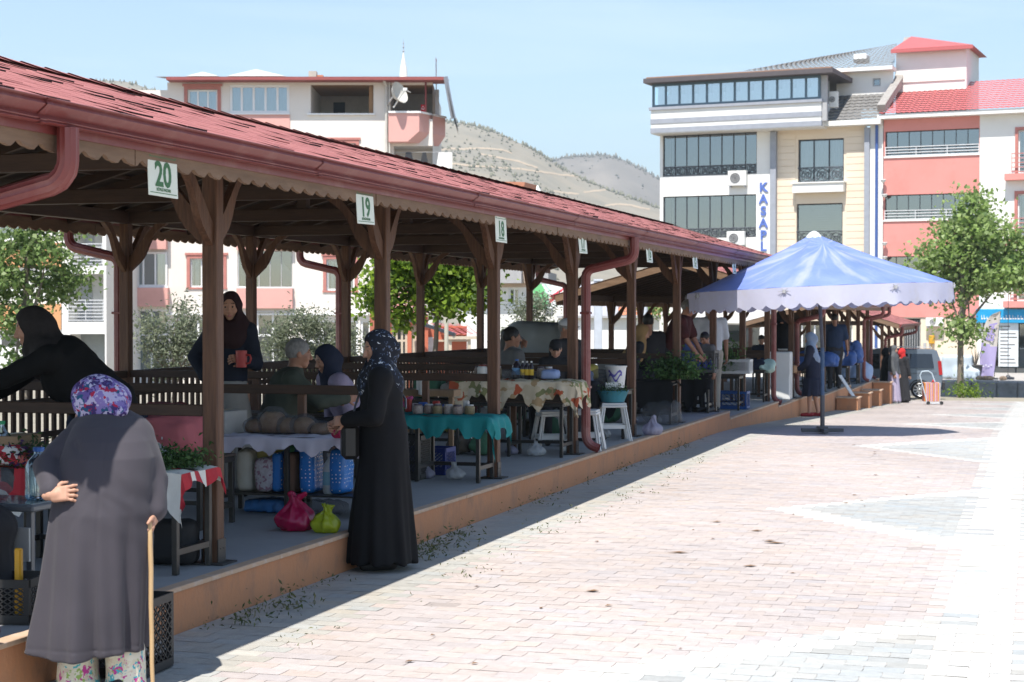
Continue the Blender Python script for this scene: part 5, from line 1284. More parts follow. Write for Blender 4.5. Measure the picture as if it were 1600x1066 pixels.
# weeds along the platform wall and in the joints
V, F_, c_ = [], [], []; r = np.random.default_rng(8)
spots = []
for _ in range(90):
    y = r.uniform(7.4, 24); 
    if r.random() > .25 + .75 * (math.sin(y * 2.1) > -.1) : continue
    spots.append((-4.44 + abs(r.normal(0, .05)), y, r.uniform(.4, 1)))
for _ in range(40):
    y = r.uniform(7, 22); spots.append((-3.72 + r.normal(0, .12), y, r.uniform(.2, .6)))
for (a, e) in ((9.0, .9), (9.4, 1.0), (12.0, 1.0), (12.4, .9), (11.9, .8)): 
    for _ in range(7): spots.append((-4.38 + r.uniform(0, .28), a + r.uniform(-.4, .4), e))
for (x, y, s_) in spots:
    n = int(16 * s_) + 4; v, f_, q = leaf_cloud([((x, y, .012 + gz(y)), (.10 * s_, .13 * s_, .03 * s_))], n, .022 + .016 * s_, [(.10, .13, .04), (.14, .16, .06), (.19, .19, .09), (.07, .10, .03)], int(r.integers(1e6)), aspect=3.4, flat=.8)
    F_.append(f_ + sum(len(a) for a in V)); V.append(v); c_.append(q)
o = raw_mesh('weeds', np.concatenate(V), np.concatenate(F_), [m_leaf], None, None, np.concatenate(c_)); tag(o, 'low weeds growing along the foot of the ochre platform wall', None, None, 'stuff')
# dry leaves and scraps on the paving
b = MB(M('dry_leaf', (.22, .13, .07), .9)); 
for _ in range(40):
    x, y = rng.uniform(-3.9, -.9), rng.uniform(7.5, 24); s_ = rng.uniform(.012, .035); a = rng.uniform(0, 6.28); q = Vector((math.cos(a), math.sin(a), 0)) * s_; w_ = Vector((-q.y, q.x, 0)) * .5; z = .006
    b.add([Vector((x, y, z)) - q, Vector((x, y, z + .004)) + w_, Vector((x, y, z)) + q, Vector((x, y, z + .006)) - w_], [(0, 3, 2, 1)])
for px, py, s_ in ((1210, 848, .09), (1202, 845, .05), (1060, 863, .08), (1172, 884, .05), (926, 923, .04), (1182, 829, .05), (1120, 815, .04)):
    q = at_z(px, py, .006); b.add([q + Vector((-s_, -.02, 0)), q + Vector((s_ * .3, -.035, .004)), q + Vector((s_, .01, .002)), q + Vector((0, .03, .004))], [(0, 1, 2, 3)])
tag(b.build('leaf_litter'), 'scattered dry leaves and scraps on the pink paving', None, None, 'stuff')
# ---------------------------------------------------------------- soft shapes: signed distances meshed with surface nets
def smin(a, b, k):
    h = np.clip(.5 + .5 * (b - a) / k, 0, 1); return b + (a - b) * h - k * h * (1 - h)
def smax(a, b, k): return -smin(-a, -b, k)
def cap(P, a, b, ra, rb, sq=None):
    a, b = np.array(a, float), np.array(b, float)
    if sq is not None: q = np.array(sq); P = P / q; a = a / q; b = b / q
    ab = b - a; t = np.clip(((P - a) @ ab) / max(1e-9, ab @ ab), 0, 1)
    d = np.linalg.norm(P - a - t[..., None] * ab, axis=-1) - (ra + (rb - ra) * t)
    return d * (min(sq) if sq is not None else 1)
def ell(P, c, r, R=None):
    q = P - np.array(c, float)
    if R is not None: q = q @ np.array(R)
    r = np.array(r, float); k = np.linalg.norm(q / r, axis=-1); k2 = np.linalg.norm(q / (r * r), axis=-1) + 1e-9
    return k * (k - 1) / k2
def stack(P, tab):
    """vertical body of elliptic sections; tab rows: z, cx, cy, rx, ry"""
    t = np.array(tab, float); z = P[..., 2]; f = lambda i: np.interp(z, t[:, 0], t[:, i])
    rx, ry = f(3), f(4); q = np.sqrt(((P[..., 0] - f(1)) / rx) ** 2 + ((P[..., 1] - f(2)) / ry) ** 2)
    d = (q - 1) * np.minimum(rx, ry); return np.maximum(d, np.maximum(t[0, 0] - z, z - t[-1, 0]))
def rbox(P, c, h, r, R=None):
    q = P - np.array(c, float)
    if R is not None: q = q @ np.array(R)
    q = np.abs(q) - (np.array(h) - r); return np.linalg.norm(np.maximum(q, 0), axis=-1) + np.minimum(q.max(-1), 0) - r
def nets(fn, lo, hi, h):
    lo = np.array(lo, float); n = np.ceil((np.array(hi) - lo) / h).astype(int) + 1
    ax = [lo[i] + h * np.arange(n[i]) for i in range(3)]
    G = np.stack(np.meshgrid(*ax, indexing='ij'), -1); D = fn(G).astype(np.float32)
    S_ = D < 0; c = [(i, j, k) for i in (0, 1) for j in (0, 1) for k in (0, 1)]
    sl = lambda A, o: A[o[0]:A.shape[0] - 1 + o[0], o[1]:A.shape[1] - 1 + o[1], o[2]:A.shape[2] - 1 + o[2]]
    cnt = sum(sl(S_, o).astype(int) for o in c); act = (cnt > 0) & (cnt < 8)
    idx = -np.ones(act.shape, int); I = np.argwhere(act); idx[act] = np.arange(len(I))
    acc = np.zeros((len(I), 3)); m = np.zeros(len(I))
    for o in c:
        for a in range(3):
            if o[a]: continue
            o2 = list(o); o2[a] = 1; d0 = sl(D, o)[act]; d1 = sl(D, tuple(o2))[act]; x = (d0 < 0) != (d1 < 0)
            t = np.where(x, d0 / np.where(x, d0 - d1, 1), 0); p = np.tile(np.array(o, float), (len(I), 1)); p[:, a] = t
            acc[x] += p[x]; m[x] += 1
    V = lo + h * (I + acc / m[:, None]); F_ = []
    for a in range(3):
        b_, c_ = [(1, 2), (2, 0), (0, 1)][a]
        sh = list(S_.shape); e0 = [slice(None)] * 3; e1 = [slice(None)] * 3; e0[a] = slice(0, -1); e1[a] = slice(1, None)
        s0, s1 = S_[tuple(e0)], S_[tuple(e1)]; x = s0 != s1
        J = np.argwhere(x); ok = (J[:, b_] > 0) & (J[:, c_] > 0) & (J[:, b_] < sh[b_] - 1) & (J[:, c_] < sh[c_] - 1); J = J[ok]
        if not len(J): continue
        fl = s0[tuple(J.T)]
        def at(db, dc):
            K = J.copy(); K[:, b_] -= db; K[:, c_] -= dc; return idx[tuple(K.T)]
        q = np.stack([at(1, 1), at(0, 1), at(0, 0), at(1, 0)], 1); q[~fl] = q[~fl][:, ::-1]; F_.append(q)
    return V, np.concatenate(F_) if F_ else np.zeros((0, 4), int)
def soft(name, fn, lo, hi, h, mats, parent, T=None, extra=None, cols=None, smooth=180, mi=None):
    """mesh of fn (local space), moved by the matrix T; extra: more (V,F) islands"""
    V, F_ = nets(fn, lo, hi, h)
    for e in (extra or []):
        F_ = np.concatenate([F_, e[1] + len(V)]); V = np.concatenate([V, e[0]])
    c = cols(V[F_].mean(1)) if cols else None; k = mi(V[F_].mean(1)) if mi else None
    if T is not None: M4 = np.array(T); V = V @ M4[:3, :3].T + M4[:3, 3]
    return raw_mesh(name, V, F_, mats, parent, k, c, smooth)
def fbm(P, s, seed=0):
    r = np.random.default_rng(seed); o = np.zeros(P.shape[:-1])
    for i in range(5):
        k = r.normal(size=3); k /= np.linalg.norm(k); o += np.sin(P @ k * s * (1 + .45 * i) + r.uniform(0, 6.28)) / (1 + .4 * i)
    return o / 2.6
# ---------------------------------------------------------------- people
m_skin = M('skin', (.46, .26, .18), .55, (.40, .21, .14), ns=14, spec=.35); m_skin2 = M('tanned_skin', (.36, .19, .125), .55, (.31, .155, .10), ns=14, spec=.35)
m_eye = M('eye_dark', (.02, .016, .014), .3); m_lip = M('lip', (.36, .14, .12), .5)
def cloth(name, col, col2=None, ns=6, rough=.85, sheen=.0, bump=.12): return M(name, col, rough, col2 or tuple(c * .8 for c in col), ns=ns, bump=bump, bs=400, sheen=sheen, spec=.2)
def M_print(name, pal, scale, pos, rough=.8, warp=.5):
    """printed cloth: warped cells in the colours of the print"""
    if name in MATS: return MATS[name]
    m = M(name, pal[0], rough, spec=.2); nt = m.node_tree; N, L = nt.nodes, nt.links; b = N['Principled BSDF']
    tc = N.new('ShaderNodeTexCoord'); n = N.new('ShaderNodeTexNoise'); n.inputs['Scale'].default_value = scale * .6; n.inputs['Detail'].default_value = 3
    L.new(tc.outputs['Object'], n.inputs['Vector'])
    v = N.new('ShaderNodeVectorMath'); v.operation = 'MULTIPLY_ADD'; v.inputs[1].default_value = (warp,) * 3; L.new(n.outputs['Color'], v.inputs[0]); L.new(tc.outputs['Object'], v.inputs[2])
    w_ = N.new('ShaderNodeTexVoronoi'); w_.inputs['Scale'].default_value = scale; L.new(v.outputs[0], w_.inputs['Vector'])
    s_ = N.new('ShaderNodeSeparateColor'); L.new(w_.outputs['Color'], s_.inputs[0])
    r = N.new('ShaderNodeValToRGB'); r.color_ramp.interpolation = 'CONSTANT'; e = r.color_ramp.elements
    while len(e) < len(pal): e.new(.5)
    for i, c in enumerate(pal): e[i].position = pos[i]; e[i].color = (*c, 1)
    L.new(s_.outputs[0], r.inputs[0]); L.new(r.outputs[0], b.inputs['Base Color']); return m
def frame3(fwd, up):
    x = Vector(fwd).normalized(); z = Vector(up); z = (z - x * z.dot(x)).normalized(); return Matrix((x, z.cross(x), z)).transposed()
def hand_mesh(wrist, d, palm_n, size=1.0, curl=.5, vox=.0045, thumb=1, spread=.25):
    """palm, four unequal bent fingers and a side thumb; d points along the fingers, palm_n out of the palm"""
    R3 = np.array(frame3(d, palm_n)); w = np.array(wrist, float); s = size
    prims = [('b', (.047, 0, 0), (.046, .038, .013))]
    fr = [(-.030, .066, .0078), (-.010, .075, .0086), (.011, .071, .0084), (.030, .055, .0072)]
    segs = [((-.02, 0, 0), (.03, 0, 0), .024, .026)]
    for i, (y, L_, r_) in enumerate(fr):
        a = np.array((.086, y, 0)); ang = 0; cur = a; c_ = curl * (.8 + .15 * i)
        for q, f_ in enumerate((.45, .32, .26)):
            ang += c_ * (.55, .95, .7)[q]; nx = cur + L_ * f_ * np.array((math.cos(ang), (y * spread / .03) * .35, math.sin(ang))); segs.append((tuple(cur), tuple(nx), r_ * (1.05 - .08 * q), r_ * (.98 - .1 * q))); cur = nx
    t0 = np.array((.022, -.032 * thumb, .004)); t1 = t0 + np.array((.028, -.024 * thumb, .012)); t2 = t1 + np.array((.028, -.006 * thumb, .012)); segs += [(tuple(t0), tuple(t1), .0125, .0105), (tuple(t1), tuple(t2), .0105, .008)]
    def fn(P):
        d_ = rbox(P, (.05, 0, 0), (.043, .039, .0135), .0125)
        for k, (a, b, ra, rb) in enumerate(segs): d_ = smin(d_, cap(P, a, b, ra, rb), .006 if k else .016)
        return d_
    V, F_ = nets(fn, (-.05, -.085, -.04), (.19, .085, .11), vox / s); return (V * s) @ R3.T + w, F_
def head_fn(P):
    """local head: face +x, z up, origin at the skull centre"""
    d = ell(P, (-.012, 0, .018), (.098, .076, .10)); d = smin(d, ell(P, (.022, 0, -.045), (.066, .058, .07)), .03); d = smin(d, ell(P, (.058, 0, -.098), (.024, .027, .02)), .025)
    d = smin(d, cap(P, (-.02, 0, -.06), (-.045, 0, -.19), .052, .056), .03)
    d = smin(d, cap(P, (.086, 0, .014), (.108, 0, -.03), .008, .0145), .012); d = smin(d, ell(P, (.096, 0, -.036), (.014, .019, .009)), .008)
    d = smin(d, cap(P, (.074, -.04, .026), (.074, .04, .026), .012, .012), .014)
    for s in (-1, 1):
        d = smax(d, -ell(P, (.093, .032 * s, .006), (.016, .018, .011)), .01); d = smin(d, ell(P, (.072, .032 * s, .004), (.0145, .0155, .0125)), .003)
        d = smin(d, ell(P, (.058, .042 * s, -.03), (.026, .022, .022)), .02); d = smin(d, ell(P, (-.008, .077 * s, -.008), (.019, .009, .031)), .006)
    d = smin(d, ell(P, (.083, 0, -.066), (.013, .024, .006)), .006); d = smin(d, ell(P, (.081, 0, -.077), (.013, .021, .0065)), .005); d = smax(d, -ell(P, (.098, 0, -.0715), (.008, .022, .002)), .003)
    return d
def head_mi(C_):
    k = np.zeros(len(C_), int)
    for s in (-1, 1):
        k[(ell(C_, (.0865, .032 * s, .005), (.007, .0085, .0075)) < 0) | (ell(C_, (.083, .034 * s, .032), (.012, .019, .0035)) < 0)] = 1
    k[ell(C_, (.09, 0, -.0715), (.02, .021, .0095)) < 0] = 2; return k
def ik(a, b, l1, l2, hint):
    a, b, h = Vector(a), Vector(b), Vector(hint); d = b - a; L_ = d.length
    if L_ > (l1 + l2) * .995: b = a + d * ((l1 + l2) * .995 / L_); d = b - a; L_ = d.length
    x = (l1 * l1 - l2 * l2 + L_ * L_) / (2 * L_); y = math.sqrt(max(0, l1 * l1 - x * x)); u_ = d / L_; hp = (h - u_ * h.dot(u_)).normalized(); return a + u_ * x + hp * y, b
def folk(label, loc, yaw, H=1.65, pose='stand', lean=0.0, twist=0.0, hands=None, head=(0, 0, 0), top=None, bottom=None, kind='trousers', scarf=None, hair=None, hairlen=0, skin=None, shoe=None, vox=.016, wide=1.0, curl=.7, sleeve=1.0, hem=.06, sash=None, group=None, hand_size=1.0, drape=.0, seat=.44, step=.0, cap_mat=None, folds=1.0, hvox=.008, palm=None, knee=.62):
    """person: root empty, body with face and hands, clothes as children. Local +x is where the person faces."""
    loc = Vector(loc); g = thing('person', label, 'person', loc, group); T = Matrix.Translation(loc) @ Matrix.Rotation(rad(yaw), 4, 'Z')
    s = H / 1.7; skin = skin or m_skin; top = top or cloth('dark_cloth', (.02, .02, .025)); bottom = bottom or top; shoe = shoe or M('dark_shoe', (.03, .028, .028), .5)
    sit = pose == 'sit'; hz = (seat + .09) if sit else .93 * s
    pel = Vector((0, 0, hz)); ld = Vector((math.sin(lean), 0, math.cos(lean)))
    che = pel + ld * .36 * s; neckb = pel + ld * .53 * s + Vector((.01, 0, 0)); sh = neckb - ld * .045 * s
    hy = Matrix.Rotation(twist, 3, 'Z'); sd = hy @ Vector((0, 1, 0))
    sw = .175 * s * wide; SL, SRr = sh + sd * sw, sh - sd * sw
    HR = Matrix.Rotation(head[0], 3, 'Z') @ Matrix.Rotation(head[1], 3, 'Y') @ Matrix.Rotation(head[2], 3, 'X')
    hu = (ld * .4 + Vector((0, 0, 1)) * .6).normalized(); hc = neckb + hu * .165 * s + Vector((math.sin(lean) * .03, 0, 0)); hs = s ** .5 * .98
    l1, l2 = .29 * s, .255 * s
    hands = hands or ((.12, .23, hz - .12), (.12, -.23, hz - .12)); arms = []
    for S0, hp, sg in ((SL, hands[0], 1), (SRr, hands[1], -1)):
        e, w_ = ik(S0, hp, l1, l2, (-.6, .55 * sg, -.35)); arms.append((S0, e, w_, sg))
    legs = []
    for sg in (1, -1):
        h_ = pel + Vector((0, .095 * s * sg, -.02))
        if sit: kn = Vector((.42 * s, .13 * s * sg, seat + .07)); an = Vector((.40 * s + .04 * sg, .12 * s * sg, .075))
        else: an = Vector((step * sg, .10 * s * sg, .075)); kn = (h_ + an) / 2 + Vector((.035, 0, 0))
        legs.append((h_, kn, an, sg))
    tv = lambda v: tuple(v)
    def body(P):
        d = cap(P, tv(pel), tv(che), .135 * s * wide, .15 * s * wide, (.78, 1, 1)); d = smin(d, cap(P, tv(SL), tv(SRr), .06 * s, .06 * s), .08); d = smin(d, cap(P, tv(neckb - ld * .03), tv(hc - hu * .08 * s), .055 * s, .05 * s), .04)
        for S0, e, w_, sg in arms: d = smin(d, np.minimum(cap(P, tv(S0), tv(e), .05 * s, .041 * s), cap(P, tv(e), tv(w_), .041 * s, .028 * s)), .03)
        for h_, kn, an, sg in legs:
            d = smin(d, cap(P, tv(h_), tv(kn), .085 * s * wide, .056 * s), .05); d = smin(d, cap(P, tv(kn), tv(an), .056 * s, .036 * s), .03); d = smin(d, cap(P, tv(an - Vector((.03, 0, .03))), tv(an + Vector((.13 * s, 0, -.045))), .032, .028), .03)
        return d
    al = [pel, che, sh, hc, SL, SRr] + [q for a in arms for q in a[1:3]] + [q for a in legs for q in a[:3]]
    lo = [min(p[i] for p in al) - .22 for i in range(3)]; hi = [max(p[i] for p in al) + .24 for i in range(3)]; lo[2] = -.02
    R3 = np.array(HR); hV, hF = nets(head_fn, (-.15, -.11, -.26), (.14, .11, .14), hvox); hm = head_mi(hV[hF].mean(1)); hVw = (hV * hs) @ R3.T + np.array(hc)
    ex = [(hVw, hF)]; hh = []
    for i, (S0, e, w_, sg) in enumerate(arms):
        d = (w_ - e).normalized(); pn = Vector(palm[i]) if palm and palm[i] else (Vector((0, -sg, 0)) + d * .1 + Vector((0, 0, -.3)))
        cu = curl[i] if isinstance(curl, (list, tuple)) else curl
        q = hand_mesh(w_, d, pn, .95 * hand_size * s ** .5, cu, max(.0048, hvox * .65), sg); ex.append(q)
    V, F_ = nets(body, lo, hi, vox); n0 = len(F_)
    mi_ = np.concatenate([np.zeros(n0, int), hm] + [np.zeros(len(q[1]), int) for q in ex[1:]])
    for q in ex: F_ = np.concatenate([F_, q[1] + len(V)]); V = np.concatenate([V, q[0]])
    M4 = np.array(T); tr = lambda V: V @ M4[:3, :3].T + M4[:3, 3]
    raw_mesh('body', tr(V), F_, [skin, m_eye, m_lip], g, mi_, None, 180)
    t = .014
    # upper garment with sleeves
    waist = hz - (.0 if kind != 'robe' else .02)
    def torso(P):
        d = cap(P, tv(pel + Vector((0, 0, .0 if sit else -.03))), tv(che), (.15 * s + t) * wide, (.165 * s + t) * wide, (.8, 1, 1)); d = smin(d, cap(P, tv(SL), tv(SRr), .065 * s + t, .065 * s + t), .07)
        d = smin(d, cap(P, tv(neckb - ld * .06), tv(neckb + ld * .02), .075 * s, .062 * s), .04)
        for S0, e, w_, sg in arms:
            if sleeve >= 1: q = np.minimum(cap(P, tv(S0), tv(e), .062 * s + t, .052 * s + t), cap(P, tv(e), tv(e.lerp(w_, .93)), .052 * s + t, .04 * s + t))
            else: q = cap(P, tv(S0), tv(S0.lerp(e, sleeve)), .066 * s + t, .064 * s + t)
            d = smin(d, q, .035)
        return d + .008 * folds * np.abs(fbm(P * np.array((1, 1, .6)), 30, 3)) + .003 * folds * fbm(P, 60, 4)
    if kind == 'robe':
        zt = hz + .1
        rx = lambda f: f * s * wide
        tab = [(hem, step * .0 + .02, 0, rx(.235), rx(.27)), (hem + .35 * s, .015, 0, rx(.205), rx(.235)), (hz - .12, 0, 0, rx(.165), rx(.20)), (hz + .12 * s, math.tan(min(lean, .7)) * .12 * s * .6, 0, rx(.15), rx(.185)), (hz + .2 * s, math.sin(lean) * .2 * s, 0, rx(.12), rx(.15))]
        def fn(P):
            d = stack(P, tab); a = np.arctan2(P[..., 1], P[..., 0]); f_ = np.clip((hz - P[..., 2]) / (hz * .8), 0, 1)
            d = d + folds * f_ * (.016 * np.sin(a * 9 + 1.3 * np.sin(P[..., 2] * 3) + label.__len__()) + .01 * np.sin(a * 17 + 2 + P[..., 2] * 1.5))
            return smin(d, torso(P), .06)
        raw_mesh('robe', *(lambda VF: (tr(VF[0]), VF[1]))(nets(fn, [min(lo[0], -.33), min(lo[1], -.38), hem - .03], [max(hi[0], .35), max(hi[1], .38), hi[2]], vox)), [top], g, None, None, 180)
    else:
        raw_mesh('shirt', *(lambda VF: (tr(VF[0]), VF[1]))(nets(torso, lo, hi, vox)), [top], g, None, None, 180)
        def fn(P):
            if kind == 'skirt' and not sit:
                tab = [(hem, .02, 0, .21 * s, .24 * s), (hz * .55, .015, 0, .175 * s, .2 * s), (hz + .06, 0, 0, .135 * s * wide, .165 * s * wide)]; a = np.arctan2(P[..., 1], P[..., 0])
                return stack(P, tab) + np.clip((hz - P[..., 2]) / hz, 0, 1) * .014 * np.sin(a * 11 + 2 * np.sin(P[..., 2] * 4))
            d = cap(P, tv(pel), tv(pel + ld * .1 * s), .155 * s * wide, .14 * s * wide, (.85, 1, 1))
            for h_, kn, an, sg in legs: d = smin(d, cap(P, tv(h_), tv(kn), .1 * s * wide, .075 * s), .04); d = smin(d, cap(P, tv(kn), tv(an + Vector((0, 0, .02))), .075 * s, .062 * s), .03)
            if kind == 'skirt': d = smin(d, cap(P, (.15, 0, seat + .06), (.42 * s, 0, seat + .04), .17 * s, .15 * s, (1, 1.2, .7)), .06); d = smin(d, cap(P, (.42 * s, 0, seat), (.42 * s, 0, hem + .06), .15 * s, .17 * s, (.8, 1.3, 1)), .06)
            return d + .006 * fbm(P, 34, 5)
        raw_mesh('skirt' if kind == 'skirt' else 'trousers', *(lambda VF: (tr(VF[0]), VF[1]))(nets(fn, lo, hi, vox)), [bottom], g, None, None, 180)
    for h_, kn, an, sg in legs:
        def fn(P):
            d = cap(P, tv(an + Vector((-.045, 0, -.028))), tv(an + Vector((.15 * s, .01 * sg, -.04))), .044, .036, (1, 1, 1)); return np.maximum(d, .002 - P[..., 2])
        V, F_ = nets(fn, tv(an + Vector((-.12, -.08, -.09))), tv(an + Vector((.26, .08, .06))), max(.009, vox * .7)); raw_mesh('shoe', tr(V), F_, [shoe], g, None, None, 180)
    Hc = np.array(hc); loc_h = lambda P: ((P - Hc) @ R3) / hs
    if scarf is not None:
        def fn(P):
            q = loc_h(P); d = ell(q, (-.022, 0, .022), (.118, .1, .118)); d = smin(d, ell(q, (-.10, 0, -.03), (.07, .07, .085)), .04)
            d = smin(d, ell(q, (-.01, 0, -.10), (.088, .088, .085)), .04)
            fold = .005 * fbm(q, 42, 7); d = d * hs
            b = np.array(neckb); d = smin(d, cap(P, tv(neckb + hu * .04), tv(neckb - ld * .06), .10 * s, .135 * s, (.9, 1, 1)), .06)
            if drape > 0: d = smin(d, np.minimum(cap(P, tv(SL.lerp(neckb, .45)), tv(neckb - ld * drape - Vector((.06, -.02, 0))), .10 * s, .13 * s, (.9, 1, 1)), cap(P, tv(SRr.lerp(neckb, .45)), tv(neckb - ld * drape + Vector((.05, 0, 0))), .10 * s, .12 * s, (.9, 1, 1))), .08)
            face = ell(q, (.115, 0, -.018), (.098, .069, .10)) * hs
            return smax(d + fold, -face, .012)
        lo2 = [min(hc[i], neckb[i]) - .27 for i in range(3)]; hi2 = [max(hc[i], neckb[i]) + .27 for i in range(3)]; lo2[2] -= drape
        raw_mesh('headscarf', *(lambda VF: (tr(VF[0]), VF[1]))(nets(fn, lo2, hi2, min(vox, .012))), [scarf], g, None, None, 180)
    if hair is not None:
        def fn(P):
            q = loc_h(P); d = ell(q, (-.02, 0, .026), (.105, .083, .104)) + .003 * fbm(q, 120, 2)
            if hairlen: d = smin(d, cap(q, (-.06, 0, -.02), (-.09, 0, -hairlen), .075, .06, (1, 1.2, 1)), .04)
            cut = smax(q[..., 0] * .8 - q[..., 2] * .55 - .045, -.5 + 0 * q[..., 0], .01); low = -.055 - q[..., 2] - (q[..., 0] < -.03) * .0
            d = smax(d, cut, .012); return (smax(d, low, .012) if not hairlen else d) * hs
        raw_mesh('hair', *(lambda VF: (tr(VF[0]), VF[1]))(nets(fn, tv(hc - Vector((.2, .2, .2 + hairlen))), tv(hc + Vector((.2, .2, .2))), .008 if hvox < .01 else .012)), [hair], g, None, None, 180)
    if cap_mat is not None:
        def fn(P):
            q = loc_h(P); d = ell(q, (-.01, 0, .04), (.112, .09, .09)); d = smax(d, .035 - q[..., 2], .008); d = smin(d, ell(q, (.115, 0, .036), (.07, .06, .008)), .01); return d * hs
        raw_mesh('cap', *(lambda VF: (tr(VF[0]), VF[1]))(nets(fn, tv(hc - Vector((.22, .22, .2))), tv(hc + Vector((.22, .22, .2))), .01)), [cap_mat], g, None, None, 180)
    g['_T'] = [c for r_ in T for c in r_]
    return g, T, dict(hc=T @ hc, arms=[(T @ a[0], T @ a[1], T @ a[2]) for a in arms], neckb=T @ neckb, pel=T @ pel, sh=T @ sh)
def on_plat(px, d):
    """point of the platform floor under pixel column px at depth d"""
    p = at_d(px, 491, d); return Vector((p.x, p.y, plat(p.y)))
CAMYAW = math.degrees(TH) + 90          # looking straight away from the camera
LEFT, RGT, AWAY, TOWARD = CAMYAW + 90, CAMYAW - 90, CAMYAW, CAMYAW + 180
blk = cloth('black_abaya', (.0095, .0095, .011), (.007, .007, .008), rough=.85); navy = cloth('navy_cloth', (.02, .026, .05)); olv = cloth('olive_shirt', (.06, .07, .055)); gry = cloth('grey_cloth', (.16, .16, .16)); wht = cloth('white_shirt', (.62, .64, .68)); dk = cloth('charcoal_cloth', (.03, .03, .034))
hgrey = M('grey_hair', (.30, .29, .28), .7, (.14, .135, .13), ns=60, stretch=(1, 1, .3)); hblk = M('black_hair', (.015, .013, .012), .5)
pal_black = M_print('black_scarf_white_sprig', [(.016, .018, .026), (.016, .018, .026), (.09, .12, .19), (.55, .57, .6)], 70, [0, .3, .88, .972], warp=.05)
# woman in black by the bread stall
p = at_z(592, 888, 0.0)
folk('woman in a long black robe with a sprigged black headscarf standing at the bread stall', (-4.27, p.y, gz(p.y)), LEFT + 8, 1.585, 'stand', .06, 0, ((.27, .10, 1.03), (.30, -.10, 1.0)), (.25, .22, 0), blk, blk, 'robe', pal_black, vox=.012, wide=1.12, hem=.055, drape=.1, hvox=.0065, curl=.9, shoe=M('black_slipper', (.02, .02, .02), .6), folds=.7)
p = on_plat(-150, 8.5)
folk('seated woman in a dark flowered dress, only her hand at the left picture edge', p, RGT + 20, 1.58, 'sit', .25, 0, ((.42, .12, .50), (.40, -.16, .50)), (0, .2, 0), M_print('dark_flower', [(.02, .02, .035), (.03, .03, .05), (.2, .2, .25)], 30, [0, .5, .88]), dk, 'skirt', navy, vox=.016, hvox=.009, seat=.4)
c = Vector((-4.27, at_z(592, 888, 0.0).y, 0)); Wk = lambda x, y, z: c + Matrix.Rotation(rad(LEFT + 8), 3, 'Z') @ Vector((x, y, z))
g = thing('handbag', 'black shoulder bag with a silver edged strap at the side of the black robed woman', 'bag', Wk(.2, -.1, .78)); b = MB(M('bag_leather', (.015, .014, .014), .4))
b.box(Wk(.235, -.02, .88), (.12, .26, .24), None, rad(LEFT + 8), .03); b.build('pouch', g, 40); b = MB(M('bag_strap', (.10, .10, .11), .35))
b.tube([Wk(.225, .06, 1.0), Wk(.20, .02, 1.12), Wk(.13, -.12, 1.3), Wk(.03, -.165, 1.345), Wk(-.09, -.15, 1.26), Wk(-.155, -.1, 1.16), Wk(-.15, -.02, 1.1)], .008, 6); b.build('strap', g, 60)
# woman in black leaning over at the left
p = on_plat(172, 11.0)
folk('woman clad in black bending forward over the stall at far left', p, LEFT + 14, 1.68, 'stand', .86, 0, ((.95, .16, 1.0), (.86, -.18, .92)), (0, .25, 0), cloth('black_coat', (.009, .009, .0095), rough=.9), blk, 'robe', cloth('black_scarf', (.016, .014, .014), (.035, .03, .03), ns=14), vox=.014, wide=1.25, hvox=.0065, drape=.06)
# woman behind the nearest column with a red cup
p = on_plat(360, 14.3)
gq, TT, J = folk('woman in a dark headscarf behind the nearest column holding a red mug', p, TOWARD + 12, 1.63, 'stand', .0, 0, ((.26, .06, 1.13), (.06, -.21, .98)), (-.2, .05, .05), cloth('navy_jacket', (.016, .02, .034)), cloth('pale_grey_skirt', (.30, .29, .27)), 'skirt', cloth('maroon_black_scarf', (.03, .014, .016)), vox=.014, hvox=.006, curl=(1.1, .5), drape=.08, wide=.86)
mug = MB(M('red_mug', (.42, .04, .04), .35)); c = J['arms'][0][2] + (TT.to_3x3() @ Vector((.085, .01, -.06)))
mug.lathe(tuple(c), [(.0, 0), (.042, 0), (.046, .06), (.046, .135), (.041, .135), (.04, .02), (0, .015)], 18); mug.tube([c + Vector((.045 * q, 0, z)) for q, z in ((1, .1), (1.7, .1), (1.9, .07), (1.6, .035), (1, .03))], .008, 6); lone(mug, 'mug', 'red mug held by the woman behind the nearest column', 'mug', c, None, 40)
# seated old man
p = on_plat(425, 14.4)
folk('grey haired old man in an olive shirt sitting with his arm stretched to the right', p, RGT + 6, 1.7, 'sit', .35, 0, ((.52, .10, .78), (.62, -.12, .80)), (.1, .12, 0), olv, dk, 'trousers', None, hgrey, skin=m_skin2, vox=.014, hvox=.006, wide=1.15, seat=.42)
p = on_plat(556, 15.4)
folk('person in a lilac top and navy scarf sitting behind the black robed woman', p, RGT - 150, 1.6, 'sit', .5, 0, None, (0, .35, 0), cloth('lilac_check', (.34, .29, .40), (.26, .22, .31), ns=40), dk, 'skirt', navy, vox=.016, hvox=.008, seat=.42)
p = on_plat(790, 20.2)
folk('man in a grey shirt sitting with his hand raised to his cheek', p, RGT + 25, 1.72, 'sit', .12, 0, ((.24, .08, 1.18), (.35, -.15, .78)), (-.25, .05, 0), gry, dk, 'trousers', None, hblk, skin=m_skin2, vox=.016, hvox=.008, seat=.44, curl=1.2)
p = on_plat(880, 20.8)
folk('older person with a white cap sitting beside the red downpipe', p, TOWARD + 40, 1.66, 'sit', .1, 0, None, (.3, .1, 0), dk, dk, 'trousers', None, hgrey, skin=m_skin2, vox=.018, hvox=.009, cap_mat=wht, seat=.56)
p = on_plat(868, 20.0)
folk('child in a dark cap leaning on the rail below the white capped person', p, TOWARD, 1.25, 'sit', .15, 0, None, (0, .3, 0), dk, dk, 'trousers', None, hblk, vox=.018, hvox=.009, cap_mat=dk, seat=.5)
p = on_plat(975, 25.5)
